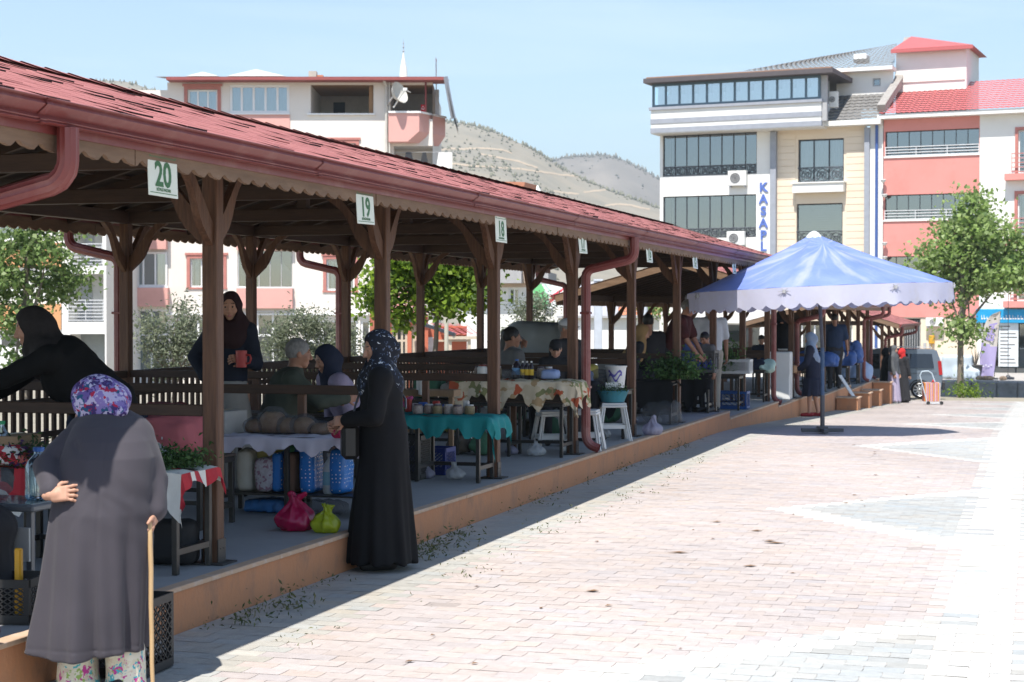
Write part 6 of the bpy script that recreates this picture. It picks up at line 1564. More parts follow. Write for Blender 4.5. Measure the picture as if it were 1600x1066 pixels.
folk('woman with a long honey brown shawl hunched over behind the rail', p, RGT, 1.62, 'sit', .45, 0, None, (0, .3, 0), dk, dk, 'skirt', cloth('honey_scarf', (.34, .22, .10)), vox=.02, hvox=.01, drape=.22, seat=.52)
p = on_plat(1013, 25.8)
folk('man with short black hair seen from behind in a black T-shirt', p, AWAY, 1.74, 'sit', .05, 0, None, (0, .15, 0), dk, dk, 'trousers', None, hblk, skin=m_skin2, vox=.02, hvox=.01, seat=.58)
p = on_plat(1044, 26)
folk('grey haired man in a dark red and black shirt stooping to the right', p, RGT - 20, 1.74, 'stand', .5, 0, ((.5, .1, .9), (.5, -.2, .9)), (0, .3, 0), cloth('dark_red_shirt', (.10, .025, .025), (.03, .015, .015), ns=3), dk, 'trousers', None, hgrey, skin=m_skin2, vox=.02, hvox=.01, wide=1.15, sleeve=.7)
p = on_plat(1078, 26.5)
folk('small boy in a blue shirt looking down at the stall', p, TOWARD + 30, 1.22, 'stand', .1, 0, None, (0, .5, 0), cloth('blue_shirt', (.08, .13, .3)), dk, 'trousers', None, hblk, skin=m_skin2, vox=.02, hvox=.01)
p = on_plat(1110, 28.5)
folk('man in a white polo shirt standing with his back turned', p, AWAY + 8, 1.77, 'stand', .05, 0, ((.05, .3, .8), (.05, -.3, .8)), (0, .3, 0), wht, cloth('beige_trousers', (.4, .36, .3)), 'trousers', None, hblk, skin=m_skin2, vox=.02, hvox=.01, sleeve=.75, wide=1.15)
p = on_plat(1104, 26.4)
folk('small boy in a grey shirt in front of the man in white', p, TOWARD - 40, 1.18, 'stand', .1, 0, None, (0, .4, 0), gry, dk, 'trousers', None, hblk, skin=m_skin2, vox=.02, hvox=.01)
p = on_plat(1189, 42.5)
folk('dark haired person sitting low behind the stall near the second downpipe', p, TOWARD, 1.6, 'sit', .2, 0, None, (0, .3, 0), navy, dk, 'trousers', None, hblk, vox=.022, hvox=.011, seat=.45)
p = on_plat(1221, 36)
folk('black clad person standing between the two red downpipes', p, AWAY, 1.74, 'stand', .08, 0, None, (0, .2, 0), blk, blk, 'robe', blk, vox=.022, hvox=.011, wide=1.2)
p = at_d(1272, 491, 34.6); p = Vector((p.x, p.y, gz(p.y)))
gq, TT, J = folk('woman with a pale blue headscarf and navy coat walking by the umbrella pole', p, RGT + 165, 1.63, 'stand', .12, 0, ((.3, .05, .95), (.28, -.12, .93)), (0, .3, 0), cloth('navy_coat', (.022, .026, .05)), dk, 'robe', cloth('pale_blue_scarf', (.25, .31, .42), (.19, .24, .33)), vox=.018, hvox=.009, drape=.25, hem=.42, shoe=M('red_shoe', (.35, .02, .03), .5), step=.08)
b = MB(M('tan_purse', (.45, .26, .15), .5)); c = J['arms'][0][2] + TT.to_3x3() @ Vector((.1, -.02, .0)); b.box(c, (.09, .3, .16), None, rad(20), .02); lone(b, 'handbag', 'tan clutch bag carried by the woman with the pale blue scarf', 'bag', c - Vector((0, 0, .08)))
p = on_plat(1304, 42)
folk('man in a dark blue shirt with his back turned in the second pavilion', p, AWAY, 1.78, 'stand', .04, 0, ((.05, .3, .85), (.0, -.33, .85)), (0, .2, 0), cloth('dark_blue_shirt', (.025, .04, .08)), dk, 'trousers', None, hblk, skin=m_skin2, vox=.022, hvox=.011, wide=1.2, sleeve=.8)
p = at_d(1396, 491, 51); p = Vector((p.x, p.y, gz(p.y)))
folk('woman in a long grey shawl and lilac skirt at the end of the platform', p, TOWARD + 60, 1.66, 'stand', .02, 0, None, (0, .15, 0), cloth('grey_shawl', (.10, .105, .11)), cloth('lilac_skirt', (.40, .35, .46)), 'skirt', cloth('grey_shawl', (.1, .1, .1)), vox=.022, hvox=.011, drape=.5, wide=1.1, shoe=M('white_shoe', (.6, .6, .6), .6))
p = at_d(1383.5, 491, 51.6); p = Vector((p.x, p.y, gz(p.y)))
folk('person in black beside the woman in the grey shawl', p, RGT, 1.6, 'stand', .05, 0, None, (0, .1, 0), blk, blk, 'robe', blk, vox=.024, hvox=.012)
p = at_d(1410, 491, 52.5); p = Vector((p.x, p.y, gz(p.y)))
folk('person with a bright red headscarf just behind the grey shawl', p, RGT + 30, 1.6, 'stand', .0, 0, None, (0, .1, 0), dk, dk, 'robe', cloth('red_scarf', (.55, .03, .03)), vox=.024, hvox=.012)
# ---------------------------------------------------------------- stooped old woman with a stick, seen from behind
def old_woman():
    d0 = 7.98; foot = at_d(163, 491, d0); foot.z = 0
    g = thing('person', 'stooped old woman in a grey coat and purple print headscarf leaning on a stick', 'person', foot)
    # local frame: +x to the right of the picture, +y away from the camera, z up; u metres per photo pixel
    T = Matrix.Translation(foot) @ Matrix.Rotation(TH, 4, 'Z'); M4 = np.array(T); tr = lambda V: V @ M4[:3, :3].T + M4[:3, 3]
    u = d0 / FPX; X = lambda px: (px - 163) * u; Z = lambda py: CAMZ - (py - 491) * u
    coat = M('grey_coat', (.050, .044, .054), .78, (.040, .036, .044), ns=5, bump=.2, bs=260, spec=.3, sheen=.1)
    # coat outline: rows z, centre x, centre y, half width, half depth (from the photo's outline)
    rows = []
    for py, a, b, cy, dp in ((1022, 43, 222, .0, .25), (985, 50, 224, .0, .245), (930, 60, 230, .0, .235), (860, 71, 233, .0, .225), (800, 79, 236, .0, .215), (745, 86, 238, .02, .20), (715, 92, 238, .04, .19), (690, 98, 230, .07, .17), (668, 106, 216, .11, .14), (654, 118, 200, .14, .10), (645, 130, 190, .16, .06)):
        rows.append((Z(py), (X(a) + X(b)) / 2, cy, (X(b) - X(a)) / 2, dp))
    shl, shr = Vector((X(116), .16, Z(682))), Vector((X(207), .12, Z(686)))
    elL, wrL = Vector((X(73), .03, Z(730))), Vector((X(93), -.17, Z(768)))      # left arm: hand on the small of the back
    elR, wrR = Vector((X(229), .10, Z(752))), Vector((X(238), .02, Z(806)))
    elL = Vector((X(73), .03, Z(730)))
    def f_coat(P):
        d = stack(P, rows); a = np.arctan2(P[..., 1], P[..., 0] - .0); z = P[..., 2]; f = np.clip((.95 - z) / .8, 0, 1)
        d = d - f * .012 * np.abs(np.sin(a * 4.5 + .8 * np.sin(z * 3.1))) + f * (.014 * np.sin(a * 8 + 1.1 * np.sin(z * 2.6) + .6) + .011 * np.sin(a * 15 + 2.5 * z)) + .004 * fbm(P * np.array((1, 1, .35)), 22, 4)
        # pulled creases below the shoulder and a half belt seam
        d = d + .0022 * np.sin((P[..., 0] * 1.0 + z * 1.7) * 30) * np.exp(-((z - .88) / .16) ** 2) * np.clip((P[..., 0] + .3) * 2, 0, 1)
        for S0, e, w_, r0, r1, r2 in ((shl, elL, wrL, .078, .07, .05), (shr, elR, wrR, .075, .074, .06)):
            q = np.minimum(cap(P, tuple(S0), tuple(e), r0, r1), cap(P, tuple(e), tuple(e.lerp(w_, .86)), r1, r2)) + .006 * fbm(P, 40, 8)
            d = smin(d, q, .014 if S0 is shl else .03)
        d = smin(d, cap(P, (X(128), .17, Z(676)), (X(196), .15, Z(678)), .075, .075), .05)
        # creases that run from the elbow across the waist, the back seam and the hem seam
        for (p0, p1, yy0, yy1, r_) in (((122, 775), (168, 735), -.20, -.20, .013), ((108, 805), (182, 742), -.22, -.2, .012), ((98, 842), (150, 780), -.22, -.22, .011), ((214, 770), (186, 728), -.16, -.18, .012), ((222, 800), (180, 770), -.17, -.2, .010), ((120, 690), (150, 725), -.06, -.12, .010)):
            m_ = cap(P, (X(p0[0]), yy0, Z(p0[1])), (X(p1[0]), yy1, Z(p1[1])), r_, r_ * .3); q = np.clip(1 - np.abs(m_) / .03, 0, 1); d = d + .009 * q * q
        d = d + .0035 * np.exp(-((P[..., 0] - X(166) - .03 * (z - .6)) / .006) ** 2) * (P[..., 1] < .1) + .003 * np.exp(-((z - Z(1004)) / .006) ** 2)
        return smax(d, Z(1018) + .012 * np.sin(P[..., 0] * 14) - z, .008)
    V, F_ = nets(f_coat, (X(20), -.36, Z(1040)), (X(285), .42, Z(590)), .0075); raw_mesh('coat', tr(V), F_, [coat], g, None, None, 180)
    # body: legs, neck, head turned to the left, hands
    hc = Vector((X(146), .27, Z(634))); HR = Matrix.Rotation(rad(90 + 92), 3, 'Z') @ Matrix.Rotation(.45, 3, 'Y'); R3 = np.array(HR); hs = .95
    hc = Vector((X(131), .20, Z(636)))
    legs = [(Vector((X(120), .02, .62)), Vector((X(118), .03, .34)), Vector((X(120), .05, .09))), (Vector((X(182), .0, .62)), Vector((X(186), .0, .34)), Vector((X(188), -.02, .09)))]
    def f_body(P):
        d = cap(P, (X(150), .05, .62), (X(150), .16, Z(670)), .13, .11, (1, .8, 1)); d = smin(d, cap(P, (X(150), .17, Z(668)), tuple(hc), .07, .05), .05)
        for a, k, b in legs: d = smin(d, cap(P, tuple(a), tuple(k), .085, .06), .04); d = smin(d, cap(P, tuple(k), tuple(b), .06, .04), .03); d = smin(d, cap(P, tuple(b + Vector((0, -.04, -.04))), tuple(b + Vector((-.02, .13, -.05))), .04, .032), .03)
        for S0, e, w_ in ((shl, elL, wrL), (shr, elR, wrR)): d = smin(d, np.minimum(cap(P, tuple(S0), tuple(e), .05, .042), cap(P, tuple(e), tuple(w_), .042, .028)), .02)
        return d
    V, F_ = nets(f_body, (X(40), -.3, 0), (X(280), .5, Z(590)), .014); mi_ = np.zeros(len(F_), int)
    hV, hF = nets(head_fn, (-.15, -.11, -.26), (.14, .11, .14), .0055); hm = head_mi(hV[hF].mean(1)); parts_ = [((hV * hs) @ R3.T + np.array(hc), hF, hm)]
    h1 = hand_mesh(wrL, Vector((.93, -.16, .12)), Vector((.1, 1, -.35)), .93, .5, .004, 1, .5); parts_.append((*h1, np.zeros(len(h1[1]), int)))
    grip = Vector((X(240), -.03, Z(817)))
    h2 = hand_mesh(wrR, Vector((-.05, -.45, -.75)), Vector((-.9, -.3, .1)), .9, 1.25, .0045, -1); parts_.append((*h2, np.zeros(len(h2[1]), int)))
    for v, f_, m_ in parts_: F_ = np.concatenate([F_, f_ + len(V)]); V = np.concatenate([V, v]); mi_ = np.concatenate([mi_, m_])
    raw_mesh('body', tr(V), F_, [m_skin, m_eye, m_lip], g, mi_, None, 180)
    # headscarf tied round the head, falling to a point over the collar
    sc = M_print('purple_print_scarf', [(.20, .15, .36), (.05, .03, .12), (.40, .36, .52), (.34, .02, .06), (.02, .08, .16), (.12, .08, .26), (.46, .42, .56)], 34, [0, .22, .42, .58, .70, .80, .90], warp=.16)
    def f_sc(P):
        q = ((P - np.array(hc)) @ R3) / hs; d = ell(q, (-.02, 0, .026), (.128, .112, .118)); d = smin(d, ell(q, (-.10, 0, -.025), (.085, .085, .075)), .05); d = smin(d, ell(q, (.01, 0, -.095), (.08, .085, .06)), .04)
        d = smin(d, cap(P, (X(156), .14, Z(630)), (X(180), .09, Z(645)), .075, .04, (1, .8, .8)), .06)
        d = smin(d, cap(P, (X(128), .16, Z(648)), (X(152), .13, Z(652)), .06, .05, (1, .8, .7)), .05)
        return smax(d + .004 * fbm(q, 40, 6), -ell(q, (.115, 0, -.018), (.098, .072, .102)), .012)
    V, F_ = nets(f_sc, (X(85), -.1, Z(672)), (X(225), .5, Z(580)), .008); raw_mesh('headscarf', tr(V), F_, [sc], g, None, None, 180)
    fl = M_print('flowered_trouser_cloth', [(.66, .60, .46), (.70, .66, .54), (.52, .06, .28), (.08, .42, .48), (.30, .42, .12), (.62, .5, .4), (.70, .66, .54)], 44, [0, .25, .55, .63, .72, .78, .84], warp=.12)
    def f_tr(P):
        d = None
        for px in (119, 194):
            q = stack(P, [(.022, X(px), .0, .098, .105), (.2, X(px), .01, .092, .10), (.36, X(px * .6 + 65), .02, .08, .09)]); d = q if d is None else np.minimum(d, q)
        return d + .006 * np.sin(P[..., 0] * 60 + 3 * np.sin(P[..., 2] * 9)) + .006 * fbm(P, 30, 9)
    V, F_ = nets(f_tr, (X(60), -.2, .0), (X(260), .3, .42), .011); raw_mesh('trousers', tr(V), F_, [fl], g, None, None, 180)
    for a, k, b in legs:
        def fn(P): return np.maximum(cap(P, tuple(b + Vector((0, -.05, -.045))), tuple(b + Vector((-.02, .15, -.05))), .045, .038), .003 - P[..., 2])
        V, F_ = nets(fn, tuple(b + Vector((-.1, -.13, -.1))), tuple(b + Vector((.1, .25, .04))), .011); raw_mesh('shoe', tr(V), F_, [M('dark_shoe', (.03, .028, .028), .5)], g, None, None, 180)
    # walking stick
    b = MB(M('pale_wood_stick', (.50, .34, .18), .5, (.40, .26, .13), ns=7, stretch=(5, 5, .6))); W = lambda x, y, z: T @ Vector((x, y, z))
    tp, bt = (X(236), -.045, Z(812)), (X(243), -.09, .035)
    k_ = [W(*(tp[i] + (bt[i] - tp[i]) * t for i in range(3))) + Vector((rng.uniform(-.003, .003), 0, 0)) for t in (0, .15, .3, .5, .7, .85, 1)]
    b.tube([W(tp[0] - .07, -.03, tp[2] + .005), W(tp[0] - .03, -.04, tp[2] + .02)] + k_, [.013, .0135, .0125, .012, .0115, .011, .0105, .01, .0095], 10)
    st = thing('walking_stick', 'thin pale wooden walking stick held by the stooped old woman', 'walking stick', W(bt[0], bt[1], .003)); b.build('shaft', st, 50)
    b = MB(M('rubber_tip', (.02, .02, .02), .8)); q = W(*bt); b.lathe((q.x, q.y, .003), [(.016, 0), (.018, .01), (.013, .05), (.011, .052)], 10); b.build('rubber_tip', st, 50)
old_woman()
# ---------------------------------------------------------------- goods on and under the stalls
def drape(name, label, cat, y, x0, x1, z, over, mat, d=.45, seed=1, front=.14, ns=26, cols=None, bump=.012):
    """cloth on a bench: flat on top, hanging at the near side, the aisle end and the far side with folds. over: (near, end, far) drops"""
    r = random.Random(seed); n = 44; m = 34; b = MB(mat)
    ln, le, lf = over; W_ = d + ln + lf; Ln = (x0 - x1) + le; vs_ = []
    for i in range(n + 1):
        s_ = Ln * i / n
        for j in range(m + 1):
            t = W_ * j / m; yy_ = y - d / 2 + (t - ln); xx = x1 + s_; zz = z + .004
            dn = max(0, ln - t); df = max(0, t - ln - d); de = max(0, s_ - (x0 - x1))
            jag = .75 + .25 * math.sin(i * .55 + seed) + .12 * math.sin(i * 1.7 + seed * 2)
            wv = math.sin(i * .8 + seed) * .5 + math.sin(i * 1.9 + 1.3 * seed) * .3
            if dn > 0: yy_ = y - d / 2 - .02 - .028 * wv * min(1, dn * 9) - dn * .12; zz -= dn * jag
            if df > 0: yy_ = y + d / 2 + .02 + .02 * wv * min(1, df * 9); zz -= df * jag
            if de > 0: xx = x0 + .022 + .03 * (math.sin(j * .9 + seed) * .5 + .5) * min(1, de * 9) + de * .1; zz -= de * (.8 + .25 * math.sin(j * .5 + seed))
            if dn + de + df == 0: zz += bump * (math.sin(i * .7 + seed) * math.sin(j * .9) + .6 * math.sin(i * .31 + j * .5))
            vs_.append((xx, yy_, zz))
    k = m + 1; F_ = [(i * k + j, (i + 1) * k + j, (i + 1) * k + j + 1, i * k + j + 1) for i in range(n) for j in range(m)]
    if cols:
        for i in range(n):
            for j in range(m): f_ = F_[i * m + j]; b.add([vs_[q] for q in f_], [(0, 1, 2, 3)], mat, cols(Ln * (i + .5) / n, W_ * (j + .5) / m))
    else: b.add(vs_, F_)
    o = lone(b, name, label, cat, ((x0 + x1) / 2, y, z), None, 180); return o
def bag(label, c, r, mat, h=1.25, seed=1, handles=True, vox=.012, cat='bag', name='plastic_bag', knot=True):
    """knotted carrier bag: slumped body and two loop handles"""
    c = Vector(c); rr_ = np.random.default_rng(seed); ph = rr_.uniform(0, 6, 3); kx = rr_.uniform(-.25, .25)
    def fn(P):
        q = P / r; a = np.arctan2(q[..., 1], q[..., 0]); z = q[..., 2]
        d = ell(q, (0, 0, .5), (1, .8, .58)); d = smin(d, cap(q, (kx * .2, 0, .55), (kx, 0, h + .2), .72, .12, (1, .8, 1)), .3)
        if handles: d = smin(d, np.minimum(cap(q, (kx, 0, h + .15), (kx + .42, .1, h + .38), .09, .05), cap(q, (kx, 0, h + .15), (kx - .22, -.1, h + .42), .09, .05)), .1)
        d = d + (.045 + .05 * np.clip(z - .5, 0, 1)) * np.sin(a * 6 + ph[0] + 1.5 * z + 1.2 * np.sin(z * 3 + ph[1])) + .03 * np.sin(a * 13 + ph[2]) * np.clip(z, 0, 1) + .07 * fbm(q, 5, seed) + .03 * fbm(q, 15, seed + 3)
        return np.maximum(d, -z + .01) * r * .7
    o = soft(name, fn, (-1.35 * r, -1.25 * r, -.03), (1.35 * r, 1.25 * r, (h + .75) * r), vox, [mat], None, None)
    o.location = c; return tag(o, label, cat)
def lump(label, c, rad3, mat, seed=1, name='bundle', cat='bundle', vox=.014, rough=.14, rz=0, group=None):
    R3 = Matrix.Rotation(rz, 3, 'Z'); m = min(rad3)
    def fn(P):
        q = P @ np.array(R3); d = rbox(q, (0, 0, rad3[2]), rad3, m * .75); return np.maximum(d + m * rough * fbm(P / m, 2.6, seed) + m * .06 * fbm(P / m, 8, seed + 1), .002 - P[..., 2])
    e = max(rad3[:2]) * 1.5; o = soft(name, fn, (-e, -e, -.03), (e, e, rad3[2] * 2.6), vox, [mat], None, None); o.location = Vector(c); return tag(o, label, cat, group)
def jar(label, c, r, h, body, lid, group, name='jar', cat='jar', neck=.75):
    g = thing(name, label, cat, c, group); b = MB(body); b.lathe(tuple(c), [(r * .9, 0), (r, r * .15), (r, h * .78), (r * neck, h * .88), (r * neck, h * .93)], 16); b.build('glass', g, 40)
    b = MB(lid); b.lathe(tuple(c), [(r * neck * 1.06, h * .88), (r * neck * 1.08, h), (0, h + .001)], 16); b.build('lid', g, 40); return g
def bottle(label, c, r, h, body, capm, lab, group):
    g = thing('bottle', label, 'bottle', c, group); b = MB(body); b.lathe(tuple(c), [(r * .85, 0), (r, .01), (r, h * .62), (r * .8, h * .74), (r * .36, h * .86), (r * .34, h * .92)], 14); b.build('body', g, 40)
    b = MB(capm); b.lathe(tuple(c), [(r * .42, h * .92), (r * .42, h), (0, h + .001)], 12); b.build('cap', g, 40)
    if lab: b = MB(lab); b.lathe(tuple(c), [(r * 1.015, h * .22), (r * 1.015, h * .55)], 14); b.build('label', g, 40)
    return g
def crate(label, c, sx, sy, h, mat, rz=0, name='crate', nx=9, nz=5, group=None, lattice=True):
    """open plastic crate with pierced sides"""
    b = MB(mat); t = .012; c = Vector(c); R3 = Matrix.Rotation(rz, 3, 'Z'); W = lambda x, y, z: c + R3 @ Vector((x, y, z))
    bb = lambda x0, x1, y0, y1, z0, z1: b.box(W((x0 + x1) / 2, (y0 + y1) / 2, (z0 + z1) / 2), (x1 - x0, y1 - y0, z1 - z0), None, rz)
    bb(-sx / 2, sx / 2, -sy / 2, sy / 2, .002, .014)
    for s_ in (-1, 1):
        for (z0, z1) in ((.0141, .05), (h - .04, h)):
            bb(-sx / 2, sx / 2, s_ * sy / 2 - t / 2, s_ * sy / 2 + t / 2, z0, z1); bb(s_ * sx / 2 - t / 2, s_ * sx / 2 + t / 2, -sy / 2 + t, sy / 2 - t, z0, z1)
        for (L_, ax) in ((sx, 0), (sy, 1)):
            n = max(3, int(nx * L_ / sx))
            for i in range(n):
                u0 = -L_ / 2 + .02 + (L_ - .04) * i / n; u1 = u0 + (L_ - .04) / n
                for dg in (0, 1):
                    a = (u0, u1)[dg]; e = (u1, u0)[dg]
                    for j in range(nz if lattice else 1):
                        z0 = .05 + (h - .09) * j / (nz if lattice else 1); z1 = .05 + (h - .09) * (j + 1) / (nz if lattice else 1); o_ = s_ * (sy if ax == 0 else sx) / 2
                        p, q = (W(a, o_, z0), W(e, o_, z1)) if ax == 0 else (W(o_, a, z0), W(o_, e, z1)); b.beam(p, q, .006, .006)
    for sx_ in (-1, 1):
        for sy_ in (-1, 1): bb(sx_ * (sx / 2 - .012) - .014, sx_ * (sx / 2 - .012) + .014, sy_ * (sy / 2 - .012) - .014, sy_ * (sy / 2 - .012) + .014, .05, h - .04)
    return lone(b, name, label, 'crate', c, group)
def greens(label, c, rad3, n, size, cols, seed, name='herbs', cat='greens', aspect=2.4, group=None):
    V, F_, q = leaf_cloud([((0, 0, rad3[2] * .8), rad3)], n, size, cols, seed, aspect=aspect, flat=.8, power=.5) if False else leaf_cloud([((0, 0, rad3[2] * .9), rad3)], n, size, cols, seed, aspect=aspect, flat=.8, density_pow=.5)
    V[:, 2] = np.maximum(V[:, 2], .003); o = raw_mesh(name, V, F_, [m_leaf], None, None, q); o.location = Vector(c); return tag(o, label, cat, group)
G_HERB = [(.05, .12, .03), (.08, .17, .045), (.035, .08, .02), (.11, .2, .06)]
f_white = M_film('white_bag_film', (.72, .73, .74), .72); f_clear = M_film('clear_bag_film', (.42, .43, .45), .2, .08); f_mag = M_film('magenta_bag_film', (.55, .015, .10), .88); f_yel = M_film('yellow_green_bag_film', (.50, .58, .03), .86); f_pink = M_film('pink_bag_film', (.62, .05, .16), .85)
def tp(px, py, k, x=None):
    """point on the bench top of stall k seen at that pixel"""
    z = plat(YC(k)) + .592; return at_z(px, py, z)
zt = lambda k: plat(YC(k)) + .59
yb = lambda k: YC(k) - .3
PL = .25
# --- stall 20: patterned cloth, herbs, bags
pal = [(.62, .60, .55), (.40, .03, .04), (.62, .60, .55), (.05, .05, .05), (.60, .62, .55), (.25, .33, .2)]
def pat(s_, t):
    a, b_ = s_ % .62, t % .46
    if .08 < a < .36 and .07 < b_ < .35:
        if .12 < a < .32 and .11 < b_ < .31: return (.02, .02, .02) if (.17 < a < .27 and .15 < b_ < .27) and not (.2 < a < .24 and .17 < b_ < .25) else (.42, .03, .04)
        return (.36, .02, .03)
    if abs(a - .46) < .02 or abs(a - .54) < .015: return (.2, .27, .17)
    if .40 < b_ < .44: return (.42, .04, .05)
    return (.66, .64, .58)
drape('tablecloth', 'white cloth with red square motifs over the nearest stall bench', 'tablecloth', yb(0), XF + .05, XF - 1.9, zt(0), (.26, .10, .08), M_attr('motif_cloth', .85, 0, 60, .08), .46, 3, cols=pat)
p = tp(272, 733, 0); greens('bunch of dark green herbs on the patterned cloth', (p.x, yb(0), zt(0) + .01), (.13, .16, .05), 900, .035, G_HERB, 5)
bag('upright white carrier bag behind the green herbs', (p.x - .16, yb(0) + .1, zt(0) + .005), .10, f_white, 1.3, 4)
p = tp(60, 700, 0); X0 = -5.72
for i, (dx, dy, r_, mt, lb) in enumerate(((-.05, -.05, .10, f_clear, 'clear bag of dried herbs behind the old woman'), (-.32, .05, .12, f_white, 'white bag lying among the produce at far left'), (-.6, -.02, .12, M('green_bag', (.12, .36, .05), .4), 'bright green bag at the left picture edge'), (.28, .1, .11, M('grey_sack', (.3, .29, .28), .8), 'grey sack behind the old woman'))):
    bag(lb, (X0 + dx, yb(0) + dy, zt(0) + .01), r_, mt, 1.0, 20 + i, False)
lump('red and white checked bundle on the nearest stall', (X0 - .12, yb(0) - .16, zt(0) + .01), (.14, .07, .06), M_print('red_check', [(.5, .05, .06), (.65, .63, .6), (.3, .02, .03), (.65, .63, .6)], 40, [0, .3, .6, .8], warp=.02), 3)
greens('dark purple and green leaf heap in front of the checked bundle', (X0 + .05, yb(0) - .17, zt(0) + .01), (.16, .07, .06), 700, .04, [(.05, .1, .03), (.09, .04, .12), (.04, .08, .03)], 9)
bottle('clear bottle with a green cap at far left', (-5.9, yb(0) - .12, zt(0) + .012), .045, .26, M_glass('clear_plastic', (.7, .85, .9), .12, .8), M('green_cap', (.02, .3, .12), .4), None, None)
p = at_z(262, 886, PL)
lump('black cloth shopping bag standing under the nearest bench', (p.x - .02, p.y + .1, PL + .003), (.16, .09, .135), M('black_bag_cloth', (.022, .022, .023), .8, bump=.4, bs=200), 6, 'shopping_bag', 'bag', rough=.05, rz=.15)
p = at_z(30, 978, PL); c0 = crate('black pierced crate on the platform edge at far left', (-4.86, p.y + .12, PL), .42, .30, .22, M('black_plastic', (.022, .022, .023), .5), .2)
for i, dx in enumerate((-.12, -.03, .13)):
    b = MB(M('yellow_plastic', (.75, .38, .02), .4)); b.bx(-4.86 + dx - .018, -4.86 + dx + .018, p.y + .08, p.y + .11, PL + .02, PL + .36 + .05 * (i % 2), None, .006); lone(b, 'plastic_rod', 'yellow plastic rod sticking out of the black pierced crate', 'rod', (-4.86 + dx, p.y + .1, PL + .02), 'yellow rods in the black crate')
b = MB(M('tray_steel', (.16, .17, .18), .35)); b.bx(-5.4, -4.82, 7.62, 8.02, PL + .50, PL + .535, None, .01); b.bx(-5.38, -4.84, 7.64, 8.0, PL + .535, PL + .54, M('tray_glass', (.2, .24, .27), .08)); 
for x in (-5.36, -4.86):
    for y in (7.66, 7.98): b.bx(x - .015, x + .015, y - .015, y + .015, PL + .003, PL + .499)
b.bx(-5.37, -4.85, 7.63, 7.65, PL + .25, PL + .42, M('foam_white', (.6, .6, .58), .7)); lone(b, 'display_tray', 'low dark glass topped tray stand behind the black crate', 'stand', (-5.1, 7.8, PL))
bottle('large clear water jug with a blue cap on the tray stand', (-4.93, 7.85, PL + .541), .07, .27, MATS['clear_plastic'], M('blue_cap', (.03, .13, .42), .4), None, None)
lump('clear plastic bag bundle on the tray stand', (-5.2, 7.8, PL + .541), (.12, .1, .08), f_clear, 8, rough=.2)
for i, (x, y) in enumerate(((-4.98, 9.05), (-5.1, 9.12), (-5.22, 9.0))): jar('clear jar on the floor under the nearest bench', (x, y, PL + .003), .045, .14, MATS['clear_plastic'], m_acw, 'clear jars under the nearest bench')
p = at_z(230, 1058, 0); crate('black lattice crate on the paving behind the walking stick', (-4.22, 7.52, .004), .30, .34, .37, MATS['black_plastic'], .05, 'crate', 6, 6)
lump('navy sweater heap on the rail behind the old woman', (-6.3, 11.0, PL + .58), (.3, .2, .12), navy, 12); lump('coral pink cushion heap beside the navy heap', (-5.95, 11.1, PL + .5), (.3, .2, .14), cloth('coral_cloth', (.55, .16, .18)), 13)
bench('stool', 'dark low table behind the nearest column', 11.05, -5.5, -6.7, PL, .48, .5, 2, None, 'table')
# --- stall 19: bread stall
drape('tablecloth', 'white cloth over the bread stall bench', 'tablecloth', yb(1), XF + .02, XF - 1.2, zt(1), (.13, .14, .10), cloth('white_cloth', (.62, .60, .68), (.54, .52, .60)), .46, 5)
T1 = zt(1) + .015; cr = cloth
b = MB(m_acw); p = tp(392, 668, 1); q = Vector((p.x, yb(1) - .02, T1 + .045)); b.tube([q + Vector((-.1, .02, 0)), q + Vector((.1, -.02, 0))], .046, 16, f_white); b.tube([q + Vector((-.101, .02, 0)), q + Vector((-.104, .0206, 0))], .018, 10, m_dark); lone(b, 'bag_roll', 'roll of clear plastic bags at the end of the white cloth', 'roll', q - Vector((0, 0, .045)), None, 40)
m_bread = M('bread_crust', (.22, .10, .04), .6, (.46, .29, .15), ns=9, namt=.4, bump=.4, bs=30)
for i, (px, rx, h_, lb) in enumerate(((418, .10, .075, 'flat brown loaf next to the bag roll'), (447, .125, .125, 'tall round loaf in a clear bag, biggest on the white cloth'), (476, .11, .085, 'brown loaf right of the tall bagged loaf'), (500, .11, .09, 'bagged loaf beside the pink bag'), (530, .10, .06, 'loaf hidden behind the black robed woman'))):
    p = tp(px, 676, 1); g = thing('bread_loaf', lb, 'bread', (p.x, yb(1), T1), None); 
    def fn(P): return np.maximum(ell(P, (0, 0, h_ * .55), (rx * .9, .085, h_ * .85)), .002 - P[..., 2])
    V, F_ = nets(fn, (-.15, -.12, -.02), (.15, .12, .16), .01); raw_mesh('loaf', V + np.array(g.location), F_, [m_bread], g, None, None, 180)
    def fn(P): return np.maximum(ell(P, (0, 0, h_ * .6), (rx * 1.05, .10, h_ * 1.05)) + .008 * fbm(P, 60, i), .001 - P[..., 2])
    V, F_ = nets(fn, (-.18, -.15, -.02), (.18, .15, .2), .009); raw_mesh('bag', V + np.array(g.location), F_, [f_clear], g, None, None, 180)
bag('bright pink plastic bag hanging from the hand of the black robed woman', (-4.80, 11.62, PL + .60), .075, f_pink, 1.4, 31)
